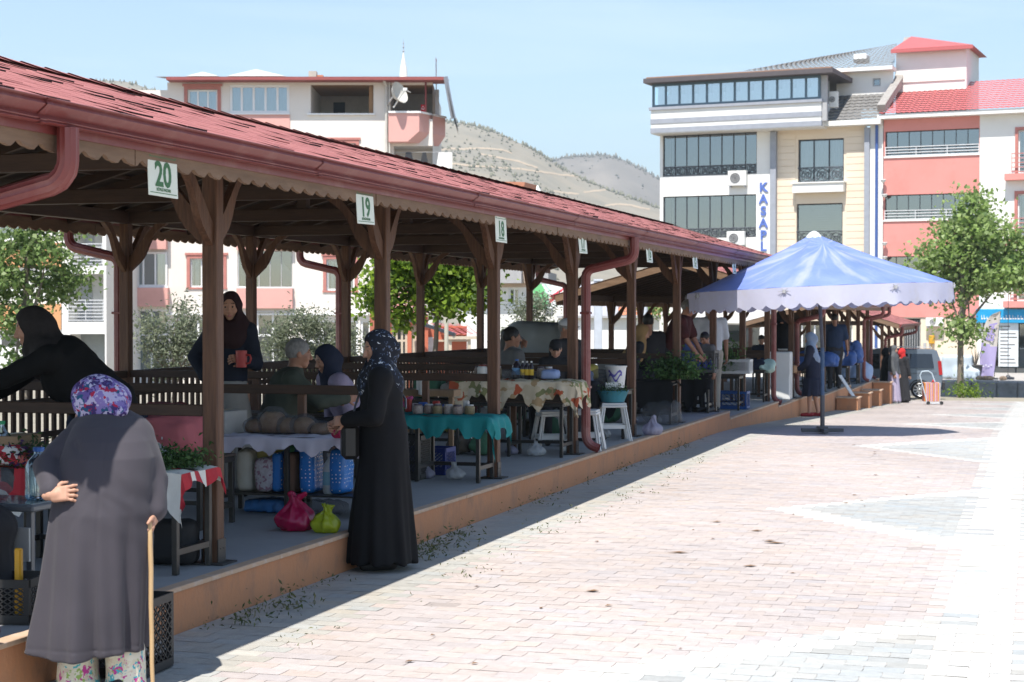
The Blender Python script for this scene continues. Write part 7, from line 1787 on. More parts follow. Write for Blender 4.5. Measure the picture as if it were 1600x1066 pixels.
polka = M('blue_polka_dot_film', (.02, .2, .62), .4, (.018, .17, .55)); nt = polka.node_tree; v_ = nt.nodes.new('ShaderNodeTexVoronoi'); v_.inputs['Scale'].default_value = 34; v_.inputs['Randomness'].default_value = .25; tcn = nt.nodes.new('ShaderNodeTexCoord'); nt.links.new(tcn.outputs['Object'], v_.inputs['Vector']); lt = nt.nodes.new('ShaderNodeMath'); lt.operation = 'LESS_THAN'; lt.inputs[1].default_value = .2; nt.links.new(v_.outputs['Distance'], lt.inputs[0]); mxn = nt.nodes.new('ShaderNodeMix'); mxn.data_type = 'RGBA'; old = nt.nodes['Principled BSDF'].inputs['Base Color'].links[0].from_socket; nt.links.new(lt.outputs[0], mxn.inputs['Factor']); nt.links.new(old, mxn.inputs['A']); mxn.inputs['B'].default_value = (.75, .78, .8, 1); nt.links.new(mxn.outputs['Result'], nt.nodes['Principled BSDF'].inputs['Base Color'])
b = MB(m_frame); b.bx(XF - 1.13, XF + .0, yb(1) - .19, yb(1) + .19, PL + .151, PL + .165); lone(b, 'shelf_board', 'low shelf under the bread stall bench', 'shelf', (XF - .56, yb(1), PL + .151))
SH = PL + .167; y1 = yb(1)
for i, (px, s3, mt, lb, sd) in enumerate(((388, (.06, .1, .16), M('white_tub', (.6, .58, .5), .5), 'cream plastic tub under the white cloth', 1), (420, (.075, .13, .13), M_print('lilac_plaid', [(.45, .42, .46), (.32, .2, .26), (.5, .48, .52)], 60, [0, .4, .7], warp=.01), 'plaid fabric bag under the bread stall', 2), (440, (.045, .1, .15), polka, 'first blue polka dot pack under the bread stall', 3), (460, (.05, .12, .15), M('brown_sack', (.16, .09, .06), .8, (.11, .06, .04), ns=30, stretch=(1, 1, 6)), 'dark brown sack between the polka dot packs', 4), (487, (.06, .12, .19), polka, 'tall blue polka dot pack in the middle of the shelf', 5), (534, (.06, .12, .17), polka, 'blue polka dot pack beside the white bottle', 6))):
    p = at_z(px, 758, SH); yq = y1 - .02; pp = at_y(px, 758, yq); lump(lb, (pp.x, yq, SH), s3, mt, sd, 'pack', 'pack', rough=.10)
for (px, yy_, mt, lb, sd) in ((425, .05, M('yellow_pack', (.52, .45, .14), .6), 'yellowish pack pushed under the white cloth', 7), (448, .08, M('green_pack', (.10, .34, .17), .6), 'green pack pushed under the white cloth', 8), (474, .09, M('blue_pack', (.03, .12, .4), .6), 'dark blue pack under the white cloth', 9)):
    pp = at_y(px, 700, y1 + yy_); lump(lb, (pp.x, y1 + yy_, SH + .22), (.11, .07, .065), mt, sd, 'pack', 'pack')
pp = at_y(516, 758, y1 - .06); bottle('white plastic bottle with a blue band under the bread stall', (pp.x, y1 - .06, SH), .055, .30, M('milky_plastic', (.6, .66, .68), .4), m_acw, M('blue_band', (.25, .5, .62), .5), None)
for (px, mt, lb, sd) in ((420, M('blue_film', (.05, .2, .5), .3), 'blue plastic bundle on the floor under the bread stall', 4), (505, f_clear, 'clear bag on the floor by the black robed woman', 5)):
    pp = at_y(px, 785, y1 + .05); lump(lb, (pp.x, y1 + .05, PL + .003), (.17, .1, .05), mt, sd, 'bundle', 'bundle', rough=.3)
p = at_z(455, 831, PL); bag('big magenta plastic bag on the platform floor', (p.x, p.y + .06, PL + .003), .145, f_mag, 1.35, 3, True, .009)
p = at_z(500, 833, PL); bag('smaller yellow green plastic bag leaning on the magenta one', (p.x + .03, p.y + .03, PL + .003), .11, f_yel, 1.3, 9, True, .008)
# --- stall 18: turquoise cloth with jars
drape('tablecloth', 'turquoise cloth hanging in folds over the third stall bench', 'tablecloth', yb(2), XF + .12, XF - 1.15, zt(2), (.2, .2, .15), cloth('turquoise_cloth', (.015, .22, .22), (.012, .17, .175), rough=.6), .48, 8)
T2 = zt(2) + .014; mj = M('dried_herb_jar', (.52, .48, .40), .4, (.20, .13, .15), ns=45)
for i, px in enumerate((667, 683, 700, 716, 734, 752)):
    p = tp(px, 646, 2); jar('squat jar of dried goods on the turquoise cloth', (p.x, yb(2) - .09 + .04 * (i % 2), T2), .047, .085, (mj, M('bean_jar', (.16, .10, .09), .4, (.4, .34, .3), ns=60), M('lentil_jar', (.34, .26, .14), .4, (.12, .1, .06), ns=60))[i % 3], M('silver_lid', (.5, .5, .5), .4) if i % 2 else M('dark_lid', (.1, .08, .1), .5), 'row of squat jars on the turquoise cloth')
p = tp(640, 640, 2); b = MB(M('grey_carton', (.36, .33, .3), .8)); b.box((p.x, yb(2) + .02, T2 + .06), (.12, .1, .12), None, .2, .004); lone(b, 'carton', 'small grey carton at the back of the turquoise cloth', 'box', (p.x, yb(2) + .02, T2))
for px, c_, lb in ((655, (.6, .1, .05), 'orange red bottle lying behind the jars'), (662, (.45, .05, .2), 'pink bottle lying behind the jars')):
    p = tp(px, 640, 2); b = MB(M('bottle_' + ('orange' if px == 655 else 'pink'), c_, .35)); q = Vector((p.x, yb(2) + .12, T2 + .04)); b.tube([q, q + Vector((.07, .03, .07)), q + Vector((.1, .04, .1))], [.03, .03, .012], 10); lone(b, 'bottle', lb, 'bottle', q - Vector((0, 0, .04)), None, 40)
p = at_z(652, 746, PL); crate('tall black lattice basket under the turquoise cloth', (p.x, yb(2) + .02, PL + .003), .27, .3, .40, M('basket_plastic', (.05, .05, .05), .5), 0, 'basket', 8, 8)
p = at_z(735, 735, PL); crate('dark blue crate behind the turquoise bench legs', (p.x - .25, yb(2) + .55, PL + .003), .4, .3, .25, M('dark_blue_plastic', (.02, .04, .22), .45), 0)
b = MB(M('tan_carton', (.3, .2, .12), .85)); b.box((-5.6, YC(2) + .5, PL + .75), (.7, .3, .06), None, .1); b.box((-5.55, YC(2) + .35, PL + .82), (.05, .28, .16), m_acw, .5)
for dx in (-.3, .3): b.bx(-5.6 + dx - .02, -5.6 + dx + .02, YC(2) + .48, YC(2) + .52, PL + .003, PL + .72)
lone(b, 'trestle_table', 'low carton covered trestle behind the turquoise stall', 'table', (-5.6, YC(2) + .5, PL))
# --- stall 17: floral cloth over crates, jars and bottles
fz = plat(YC(3)) + .80
b = MB(m_board); b.bx(XF + .0, XF - 1.12, yb(3) - .2, yb(3) + .2, zt(3) + .003, fz - .002); lone(b, 'crate', 'board box raising the floral tablecloth', 'crate', (XF - .56, yb(3), zt(3)))
drape('tablecloth', 'cream floral tablecloth hanging low over the fourth stall', 'tablecloth', yb(3), XF + .14, XF - 1.2, fz, (.30, .28, .1), M_print('floral_cloth', [(.52, .43, .30), (.56, .47, .34), (.20, .20, .09), (.38, .26, .14), (.40, .09, .04), (.58, .50, .38)], 11, [0, .30, .54, .68, .78, .86], warp=.35), .48, 6)
mb_ = M('burgundy_jar', (.16, .03, .03), .3); T3 = fz + .014
for i, px in enumerate((786, 797)): p = at_z(px, 588, T3); jar('white jar with a burgundy lid' if i == 0 else 'burgundy jam jar beside the white jar', (p.x, yb(3) - .08 + .05 * i, T3), .055, .15, m_acw if i == 0 else mb_, mb_, None)
p = at_z(841, 588, T3); bottle('dark bottle with a blue label on the floral cloth', (p.x, yb(3) - .05, T3), .05, .21, M('cola_dark', (.03, .02, .025), .15), M('blue_cap', (.03, .13, .42), .4), M('sky_label', (.12, .3, .55), .5), None)
for i, px in enumerate((852, 859, 866)): p = at_z(px, 588, T3); bottle('small dark bottle with a yellow label on the floral cloth', (p.x, yb(3) - .08, T3), .027, .19, MATS['cola_dark'], m_acw, M('yellow_label', (.7, .45, .03), .5), 'small yellow label bottles')
for px, mt, lb, sd in ((815, f_clear, 'clear bag of goods on the floral cloth', 2), (828, f_clear, 'second clear bag by the dark bottle', 5), (880, M('blue_white_pack', (.3, .38, .62), .5), 'blue and white pack near the red downpipe', 7)):
    p = at_z(px, 590, T3); lump(lb, (p.x, yb(3) - .02, T3), (.09, .09, .05), mt, sd, 'pack', 'pack', rough=.2)
for i, px in enumerate((780, 788, 796)): p = at_z(px, 690, PL); bottle('clear water bottle on the floor behind the floral tablecloth', (p.x, yb(3) + .4, PL + .003), .045, .26, MATS['clear_plastic'], MATS['blue_cap'], None, 'water bottles behind the floral cloth')
# --- white plastic stools, bowl and bucket
m_pl = M('white_plastic', (.68, .68, .67), .4, (.6, .6, .59), ns=3)
def stool(label, c, rz):
    g = thing('plastic_stool', label, 'stool', c, 'white plastic stools'); g.rotation_euler = (0, 0, rz); o = Vector(c); b = MB(m_pl); h = .45; s_ = .145
    b.box(o + Vector((0, 0, h - .012)), (2 * s_, 2 * s_, .024), None, 0, .01); b.box(o + Vector((0, 0, h - .04)), (2 * s_ + .012, 2 * s_ + .012, .03), None, 0, .008); b.build('seat', g)
    for sx in (-1, 1):
        for sy in (-1, 1):
            b = MB(m_pl); top_ = o + Vector((sx * (s_ - .02), sy * (s_ - .02), h - .055)); bt = o + Vector((sx * (s_ + .045), sy * (s_ + .045), .002)); b.beam(top_, bt, .05, .012, None, 0, (sx, -sy, 0)); b.beam(top_ + Vector((-sx * .004, -sy * .004, 0)), bt + Vector((-sx * .004, -sy * .004, .0)), .016, .045, None, 0, (sx, -sy, 0)); b.build('leg', g)
    for (sx, sy, L_) in ((1, 0, 1), (-1, 0, 1), (0, 1, 0), (0, -1, 0)):
        b = MB(m_pl); e = s_ + .006; q = o + Vector((sx * e, sy * e, .17)); b.box(q, (.012, 2 * e - .03, .045) if L_ else (2 * e - .03, .012, .045)); b.build('stretcher', g)
    return g
pS = at_z(952, 690, plat(19.8)); stool('white plastic stool carrying the blue green bowl', (pS.x + .0, pS.y + .18, plat(pS.y) + .001), .35)
pT = at_z(907, 697, plat(18)); stool('white plastic stool just behind the red downpipe', (-4.72, 18.42, PL + .001), .1)
stool('white plastic stool under the floral tablecloth', (-5.0, 18.05, PL + .001), .5)
bc = Vector((pS.x, pS.y + .18, PL + .453)); b = MB(M('teal_plastic', (.06, .26, .34), .4)); b.lathe(tuple(bc), [(.12, 0), (.135, .01), (.185, .13), (.195, .135), (.19, .142), (.178, .132), (.125, .018), (0, .016)], 26); lone(b, 'bowl', 'blue green plastic bowl of herbs on the white stool', 'bowl', bc, None, 50)
greens('small green herbs filling the blue green bowl', bc + Vector((0, 0, .09)), (.17, .17, .05), 700, .03, G_HERB, 17)
b = MB(m_acw); b.box(bc + Vector((-.02, .02, .17)), (.15, .02, .13), None, .5); lone(b, 'price_card', 'white carton flap standing in the bowl of herbs', 'card', bc + Vector((-.02, .02, .1)))
y4 = yb(4); T4 = zt(4) + .021
p = at_z(962, 606, T4); g = thing('bucket', 'white plastic bucket with a purple wave print', 'bucket', (p.x, y4 - .05, T4)); q = (p.x, y4 - .05, T4)
b = MB(m_pl); b.lathe(q, [(.10, 0), (.125, .25), (.135, .25), (.135, .265), (.12, .262), (.095, .01), (0, .01)], 24); b.build('tub', g, 50)
b = MB(M('purple_print', (.12, .10, .42), .5)); n = 14
for k_, (z0, am) in enumerate(((.11, .04), (.16, .03))):
    L_ = []
    for i in range(n + 1): a = -2.2 + 1.5 * i / n; r_ = .1 + .025 * (z0 + am * math.sin(i * .6)) / .25 + .003; z_ = z0 + am * math.sin(i * .6 + k_); L_ += [(q[0] + r_ * math.cos(a), q[1] + r_ * math.sin(a), q[2] + z_), (q[0] + (r_ + .002) * math.cos(a), q[1] + (r_ + .002) * math.sin(a), q[2] + z_ + .03)]
    b.add(L_, [(2 * i, 2 * i + 2, 2 * i + 3, 2 * i + 1) for i in range(n)])
b.build('printed_wave', g)
p = at_z(932, 606, T4); lump('clear bag of jars beside the white bucket', (p.x, y4, T4), (.12, .1, .11), f_clear, 4, rough=.15); p = at_z(915, 606, T4); lump('white and blue pack next to the red downpipe bench', (p.x - .05, y4 + .05, T4), (.08, .08, .1), MATS['blue_white_pack'], 3)
bag('pale lilac plastic bag on the floor by the fifth column', (-4.52, YC(4) + .28, PL + .003), .13, M_film('lilac_bag_film', (.5, .48, .6), .8), 1.5, 14, False, .014)
bag('clear bag standing under the white stool', (pS.x - .22, pS.y + .3, PL + .003), .1, f_clear, 1.3, 15)
# --- stalls 16 to 13: dark hung cloths, crates and greens
for k, lb in ((5, 'black cloth hung over the sixth stall bench'), (6, 'black cloth hung over the seventh stall bench')):
    drape('tablecloth', lb, 'tablecloth', yb(k), XF + .03, XF - 2.4, zt(k), (.48, .05, .1), cloth('black_hanging', (.012, .012, .013)), .46, k)
z5, z6 = zt(5) + .02, zt(6) + .02
for px, k, r3, n, lb in ((1045, 5, (.2, .15, .10), 1000, 'heap of dark green bunches on the sixth stall'), (1128, 7, (.2, .2, .28), 1500, 'tall green bunch beside the seventh column'), (1062, 5, (.25, .2, .14), 800, 'low green bunch beside the dark crate')):
    p = at_y(px, 590, yb(k)); greens(lb, (p.x, yb(k), zt(k) + .022), r3, n, .07, G_HERB, int(px))
p = at_y(1088, 600, yb(6)); crate('dark wire crate of blue bottles on the seventh stall', (p.x, yb(6), z6), .62, .4, .34, M('dark_wire', (.07, .07, .07), .5), 0, 'crate', 9, 4)
for i in range(6): bottle('blue water bottle inside the dark wire crate', (p.x - .22 + .09 * i, yb(6) - .05, z6 + .016), .04, .2, M('blue_bottle', (.05, .08, .4), .2), m_acw, None, 'blue bottles in the wire crate')
p = at_y(1148, 585, yb(7)); crate('white pierced crate on the bench past the seventh column', (p.x, yb(7), zt(7) + .021), .55, .36, .24, m_pl, 0, 'crate', 12, 5)
p = at_z(1143, 640, .14); crate('blue plastic crate standing on the platform floor', (p.x, p.y + .2, plat(p.y) + .003), .5, .36, .30, M('blue_plastic', (.02, .09, .30), .4), 0, 'crate', 5, 3)
ty = 27.3; tx = -5.8; tz = plat(ty); lump('grey cloth heap on a high table in front of the man in black', (tx, ty, tz + .92), (.36, .2, .09), gry, 4); b = MB(m_frame); b.bx(tx - .45, tx + .45, ty - .22, ty + .22, tz + .88, tz + .92)
for dx in (-.4, .4): b.bx(tx + dx - .02, tx + dx + .02, ty - .02, ty + .02, tz + .003, tz + .879)
lone(b, 'high_table', 'dark high table under the grey cloth heap', 'table', (tx, ty, tz))
for px, k, mt, lb, sd in ((1040, 5, f_clear, 'pale plastic bundle under the sixth stall', 3), (1185, 8, navy, 'navy heap on the ninth stall bench', 6), (1198, 8, M('mint_box', (.4, .55, .5), .5), 'mint coloured box by the second downpipe', 7)):
    p = at_y(px, 640, yb(k)); z_ = plat(yb(k)); lump(lb, (p.x, yb(k) - (.3 if k < 8 else 0), (z_ + .003) if k < 8 else zt(8) + .021), (.26, .15, .15) if k < 8 else (.15, .12, .12), mt, sd, vox=.02, rough=.3)
b = MB(m_pl); p = at_y(1219, 600, 34.3); b.bx(p.x - .22, p.x + .22, 34.1, 34.5, plat(34) + .003, plat(34) + .95, None, .02); b.bx(p.x - .215, p.x + .215, 34.08, 34.099, plat(34) + .5, plat(34) + .93); lone(b, 'cabinet', 'white cabinet standing between the red downpipes', 'cabinet', (p.x, 34.3, plat(34)))
p = at_z(1250, 618, plat(35.6)); b = MB(m_pl); z_ = plat(35.6); b.add([(-4.95, 35.6, z_ + .005), (-4.62, 35.6, z_ + .005), (-4.86, 35.72, z_ + .98), (-5.05, 35.72, z_ + .98), (-4.95, 35.63, z_ + .005), (-4.62, 35.63, z_ + .005), (-4.86, 35.75, z_ + .98), (-5.05, 35.75, z_ + .98)], [(0, 1, 2, 3), (7, 6, 5, 4), (1, 5, 6, 2), (4, 0, 3, 7), (3, 2, 6, 7)]); lone(b, 'white_board', 'white board leaning beside the last red downpipe', 'board', (-4.8, 35.65, z_))
tb = cloth('blue_tarp', (.05, .11, .32), rough=.5)
for i, (px, y, mt, r3, lb) in enumerate(((1300, 40.6, tb, (.55, .25, .16), 'blue tarpaulin bundle on the second pavilion bench'), (1318, 43.3, f_white, (.4, .22, .16), 'white bagged heap on the second pavilion bench'), (1340, 46.0, tb, (.45, .25, .2), 'dark blue heap farther along the second pavilion'), (1362, 50.6, M('pale_blue_bag', (.32, .42, .62), .5), (.4, .3, .3), 'pale blue bag heap at the end of the platform'), (1350, 48.6, tb, (.35, .25, .3), 'blue barrel shaped bundle near the end of the platform'), (1265, 37.4, f_clear, (.3, .2, .12), 'clear plastic heap behind the walking woman'))):
    p = at_y(px, 590, y); zz = plat(y) + (.592 if i in (0, 1, 2, 4) else .003); lump(lb, (min(p.x, -4.9), y - (0 if i != 3 else .2), zz), r3, mt, 30 + i, vox=.03, rough=.35)
# grey tarpaulin over a pile behind the railing
p = gpt(842, 27.5)
def fn(P):
    d = rbox(P, (0, 0, .95), (.52, .45, .95), .25); d = smin(d, rbox(P, (-.5, 0, .5), (.35, .4, .5), .2), .3); a = np.arctan2(P[..., 1], P[..., 0]); return np.maximum(d * .8 + .05 * np.sin(a * 9 + 1.5 * np.sin(P[..., 2] * 3)) * np.clip(1.6 - P[..., 2], .1, 1) + .03 * fbm(P, 6, 3), .0 - P[..., 2])
o = soft('covered_pile', fn, (-1.2, -.9, -.05), (1.0, .9, 2.1), .035, [M('grey_tarpaulin', (.26, .27, .26), .55, (.2, .21, .2), ns=3)], None, None); o.location = (p.x, p.y, gz(p.y) - .27); tag(o, 'pile covered by a creased grey tarpaulin behind the railing', 'tarpaulin')

# crates, sacks and cartons stacked in the dim back of the stalls
kinds = [('carton', (.32, .21, .12), 'brown carton'), ('sack', (.40, .37, .32), 'pale sack'), ('sack', (.06, .16, .09), 'dark green sack'), ('carton', (.45, .43, .40), 'white carton'), ('sack', (.22, .05, .05), 'dark red sack'), ('carton', (.07, .09, .2), 'dark blue box'), ('sack', (.15, .12, .09), 'brown sack'), ('sack', (.5, .42, .1), 'yellow sack')]
r_ = random.Random(77)
for k in range(0, 7):
    for i in range(6):
        kd, c_, nm = kinds[(k * 3 + i) % 8]; x = -5.95 - .36 * i + r_.uniform(-.05, .05); y = yb(k) + r_.uniform(-.06, .06); z = plat(YC(k)) + .595; m_ = M('stock_' + nm.replace(' ', '_'), c_, .8, ns=7, bump=.3)
        if x < -7.0: z = plat(YC(k)) + .004; y += .3
        h = r_.uniform(.07, .15); lb = nm + ' stacked behind the ' + ('patterned cloth of the nearest stall', 'white cloth of the bread stall', 'turquoise cloth', 'floral tablecloth', 'white bucket', 'sixth stall with the green heap', 'dark wire crate')[k]
        if kd == 'carton':
            b = MB(m_); b.box((x, y, z + h), (.28, .3, 2 * h), None, r_.uniform(-.2, .2), .004); b.box((x, y, z + 2 * h + .002), (.05, .3, .003), M('parcel_tape', (.4, .33, .22), .4), 0); lone(b, 'carton', lb, 'box', (x, y, z))
        else: lump(lb, (x, y, z), (.15, .16, h), m_, k * 7 + i, 'sack', 'sack', vox=.022, rough=.25)

for i in range(26):
    x = -5.3 - .045 * i + r_.uniform(-.03, .03); y = yb(0) + r_.uniform(-.16, .12); h = r_.uniform(.03, .06); c_ = [(.10, .16, .05), (.45, .43, .40), (.16, .05, .14), (.30, .2, .1), (.5, .1, .08), (.12, .25, .06)][i % 6]
    nm = ['green marrow', 'white paper parcel', 'aubergine', 'brown onion', 'red pepper', 'green pepper'][i % 6]
    o = lump(nm + ' in the loose produce on the nearest stall', (x, y, zt(0) + .01 + (.06 if i % 3 == 0 else 0)), (h * r_.uniform(1, 1.8), h, h * .8), M('produce_' + nm.replace(' ', '_'), c_, .45, ns=9), 100 + i, nm.replace(' ', '_'), 'produce', vox=.011, rough=.12, rz=r_.uniform(0, 3)); o['group'] = nm + 's on the nearest stall'

wh = {2: 'under the turquoise cloth', 3: 'under the floral tablecloth', 4: 'under the bench of the white bucket', 5: 'beneath the sixth stall'}
for k in wh:
    for i, (nm, mt) in enumerate((('white knotted bag', f_white), ('lilac knotted bag', MATS['lilac_bag_film']), ('dark green sack', MATS['stock_dark_green_sack']), ('brown sack', MATS['stock_brown_sack']))):
        x = -5.0 - .3 * i + r_.uniform(-.06, .06); y = yb(k) + r_.uniform(-.08, .1); z = plat(yb(k)) + .004
        if i < 2: bag(nm + ' on the floor ' + wh[k], (x, y, z), r_.uniform(.07, .1), mt, 1.3, 50 + k * 4 + i, True, .014)
        else: lump(nm + ' on the floor ' + wh[k], (x, y, z), (.12, .13, r_.uniform(.08, .14)), mt, 60 + k * 4 + i, 'sack', 'sack', vox=.02, rough=.25)
for i, (px, mt, lb) in enumerate(((772, 'bean_jar', 'dark bean jar'), (806, 'lentil_jar', 'amber lentil jar'), (875, 'dried_herb_jar', 'pale herb jar'), (890, 'bean_jar', 'second dark bean jar'))):
    p = at_z(px, 588, T3); jar(lb + ' among the bottles on the floral cloth', (min(p.x, XF - .02), yb(3) + .08 - .05 * (i % 2), T3), .045, .13, MATS[mt], MATS['silver_lid'] if i % 2 else MATS['dark_lid'], None)
for i in range(14):
    x = -4.9 - .065 * i; y = yb(2) + r_.uniform(.0, .16); nm, c_ = (('small white paper bag', (.55, .53, .5)), ('small red packet', (.45, .05, .04)), ('small green packet', (.1, .3, .1)), ('small blue packet', (.05, .12, .4)))[i % 4]
    b = MB(M('packet_' + nm.replace(' ', '_'), c_, .5)); h = r_.uniform(.05, .12); b.box((x, y, T2 + h / 2), (r_.uniform(.05, .09), .05, h), None, r_.uniform(-.5, .5), .008); o = lone(b, 'packet', nm + ' behind the squat jars on the turquoise cloth', 'packet', (x, y, T2)); o['group'] = nm + 's on the turquoise cloth'
# ---------------------------------------------------------------- blue market umbrella
def umbrella():
    d = 25.9; p = at_z(1285, 676, 0); base = Vector((p.x, p.y, 0)); g = thing('market_umbrella', 'big faded blue market umbrella with a scalloped white valance', 'umbrella', base)
    top = at_d(1277, 374, d); c = Vector((top.x, base.y + .25, 0)); R_, ze, zp = 2.0, 2.13, 2.93; n = 8; a0 = TH + math.pi / 8
    tilt = Matrix.Rotation(rad(2.4), 3, Vector((0, 1, 0)) * -1)
    m = M('faded_blue_canvas', (.13, .21, .60), .75, (.27, .35, .70), ns=1.3, transl=.28); nt = m.node_tree; N, L = nt.nodes, nt.links
    # sun bleached streaks running down from the top of the canopy
    tc = N.new('ShaderNodeTexCoord'); gr = N.new('ShaderNodeSeparateXYZ'); L.new(tc.outputs['Object'], gr.inputs[0]); at2 = N.new('ShaderNodeMath'); at2.operation = 'ARCTAN2'; L.new(gr.outputs['Y'], at2.inputs[0]); L.new(gr.outputs['X'], at2.inputs[1])
    cmb = N.new('ShaderNodeCombineXYZ'); L.new(at2.outputs[0], cmb.inputs['X']); sc_ = N.new('ShaderNodeMath'); sc_.operation = 'MULTIPLY'; sc_.inputs[1].default_value = .5; L.new(gr.outputs['Z'], sc_.inputs[0]); L.new(sc_.outputs[0], cmb.inputs['Y'])
    nz = N.new('ShaderNodeTexNoise'); nz.inputs['Scale'].default_value = 5; nz.inputs['Detail'].default_value = 5; L.new(cmb.outputs[0], nz.inputs['Vector']); rp = N.new('ShaderNodeValToRGB'); rp.color_ramp.elements[0].position = .5; rp.color_ramp.elements[1].position = .75; rp.color_ramp.elements[1].color = (.75,) * 3 + (1,); L.new(nz.outputs['Fac'], rp.inputs[0])
    mx = N.new('ShaderNodeMix'); mx.data_type = 'RGBA'; b_ = N['Principled BSDF'].inputs['Base Color']; old = b_.links[0].from_socket; L.new(rp.outputs[0], mx.inputs['Factor']); L.new(old, mx.inputs['A']); mx.inputs['B'].default_value = (.52, .53, .76, 1); L.new(mx.outputs['Result'], b_)
    for nd in N:
        if nd.type == 'BSDF_TRANSLUCENT': L.new(mx.outputs['Result'], nd.inputs['Color'])
    mv = M('valance_canvas', (.58, .58, .70), .8, (.50, .50, .62), ns=2.5, transl=.25, dirt=(.5, .47, .44), dirt_s=3, dirt_amt=.5)
    Pq = lambda ang, r, z: c + Vector((0, 0, ze)) + tilt @ Vector((r * math.cos(ang), r * math.sin(ang), z - ze))
    def rim(ang, r):
        k = math.cos(math.pi / n) / math.cos(((ang - a0) % (2 * math.pi / n)) - math.pi / n); return r * (.35 * 1 + .65 * k)
    rows, seg = 9, 64; vs_ = []
    for i in range(rows + 1):
        t = i / rows
        for j in range(seg):
            a = 2 * math.pi * j / seg; rr_ = rim(a, R_) * (.03 + .97 * t); cell = ((a - a0) % (2 * math.pi / n)) / (2 * math.pi / n); sag = .07 * math.sin(math.pi * cell) * math.sin(math.pi * min(1, t * 1.05)); vs_.append(Pq(a, rr_, zp + (ze - zp) * (t ** .93) - sag + .006 * math.sin(j * 2.3 + i)))
    b = MB(m); b.add(vs_, [(i * seg + j, (i + 1) * seg + j, (i + 1) * seg + (j + 1) % seg, i * seg + (j + 1) % seg) for i in range(rows) for j in range(seg)])
    cn = b.build('canopy', g, 60)
    seg = 256; vs_ = []
    for i in range(6):
        for j in range(seg):
            a = 2 * math.pi * j / seg; sc2 = abs(math.sin(a * 26)) ** .7; drop = .002 + (.30 - .075 * (1 - sc2)) * i / 5; vs_.append(Pq(a, rim(a, R_) + .012 * math.sin(j * .35) * i / 5 + .015 * i / 5, ze - drop - .0))
    b = MB(mv); b.add(vs_, [(i * seg + j, (i + 1) * seg + j, (i + 1) * seg + (j + 1) % seg, i * seg + (j + 1) % seg) for i in range(5) for j in range(seg)]); b.build('valance', g, 60)
    b = MB(M('dark_umbrella_steel', (.09, .09, .10), .45)); bl = M('blue_pole_paint', (.05, .10, .19), .45, dirt=(.2, .2, .2), dirt_s=9)
    b.tube([base + Vector((0, 0, .05)), base + Vector((0, 0, .55))], .034, 12, MATS['dark_umbrella_steel']); b.tube([base + Vector((0, 0, .55)), base + Vector((-.01, .05, 1.25))], .03, 12, bl); b.tube([base + Vector((-.01, .05, 1.25)), c + Vector((0, 0, zp - .05))], .027, 12); b.build('pole', g, 50)
    for k in range(n):
        a = a0 + 2 * math.pi * k / n; b = MB(MATS['dark_umbrella_steel']); b.beam(Pq(a, .05, zp - .06), Pq(a, R_ * .985, ze - .02), .03, .018); b.beam(c + Vector((0, 0, 1.95)), Pq(a, R_ * .55, ze + (zp - ze) * .42), .022, .016); b.build('rib', g)
        b = MB(m_grey); q = Pq(a, R_ + .012, ze - .055); b.box(q, (.04, .04, .05), None, a); 
        for e in range(6): b.beam(q, q + Vector((-math.sin(a) * .09 * math.cos(e), math.cos(a) * .09 * math.cos(e), .05 * math.sin(e * 1.1))), .008, .006)
        b.build('corner_tie', g)
    b = MB(MATS['dark_umbrella_steel']); b.lathe(tuple(c + Vector((0, 0, 1.9))), [(.06, 0), (.06, .08), (.035, .1)], 12); b.build('runner', g)
    b = MB(M('cap_white', (.7, .74, .74), .5)); q = Pq(0, 0, zp); b.lathe((q.x, q.y, q.z - .03), [(.13, -.02), (.10, .03), (.06, .07), (.02, .09)], 14); b.build('top_cap', g, 50)
    b = MB(MATS['dark_umbrella_steel'])
    for a in (TH, TH + math.pi / 2): b.box(base + Vector((0, 0, .036)), (.62, .07, .055), None, a, .005)
    b.box(base + Vector((0, 0, .075)), (.14, .14, .03), None, TH); b.build('base', g)
umbrella()
# ---------------------------------------------------------------- terracotta steps along the second platform
for i, (y, px) in enumerate(((41.6, 1318), (44.6, 1343), (47.8, 1358), (51.4, 1374))):
    z1 = plat(y) - (.15, .17, .10, .02)[i]; b = MB(m_ochre); b.bx(-4.46, -3.96, y - .25, y + .4, gz(y) - .2, z1 - .03); b.bx(-4.47, -3.93, y - .28, y + .43, z1 - .029, z1, m_cop, .004)
    lone(b, 'step_block', ('terracotta step block nearest the umbrella pole', 'second terracotta step block', 'third terracotta step block', 'terracotta step block beside the woman in the grey shawl')[i], 'step', (-4.2, y, gz(y)), 'terracotta step blocks')
b = MB(m_pl); z1 = plat(41.6) - .148; b.beam((-4.1, 41.7, z1 + .01), (-4.44, 41.9, z1 + .5), .12, .02); lone(b, 'plank', 'pale plank leaning on the first terracotta step block', 'plank', (-4.1, 41.7, z1))
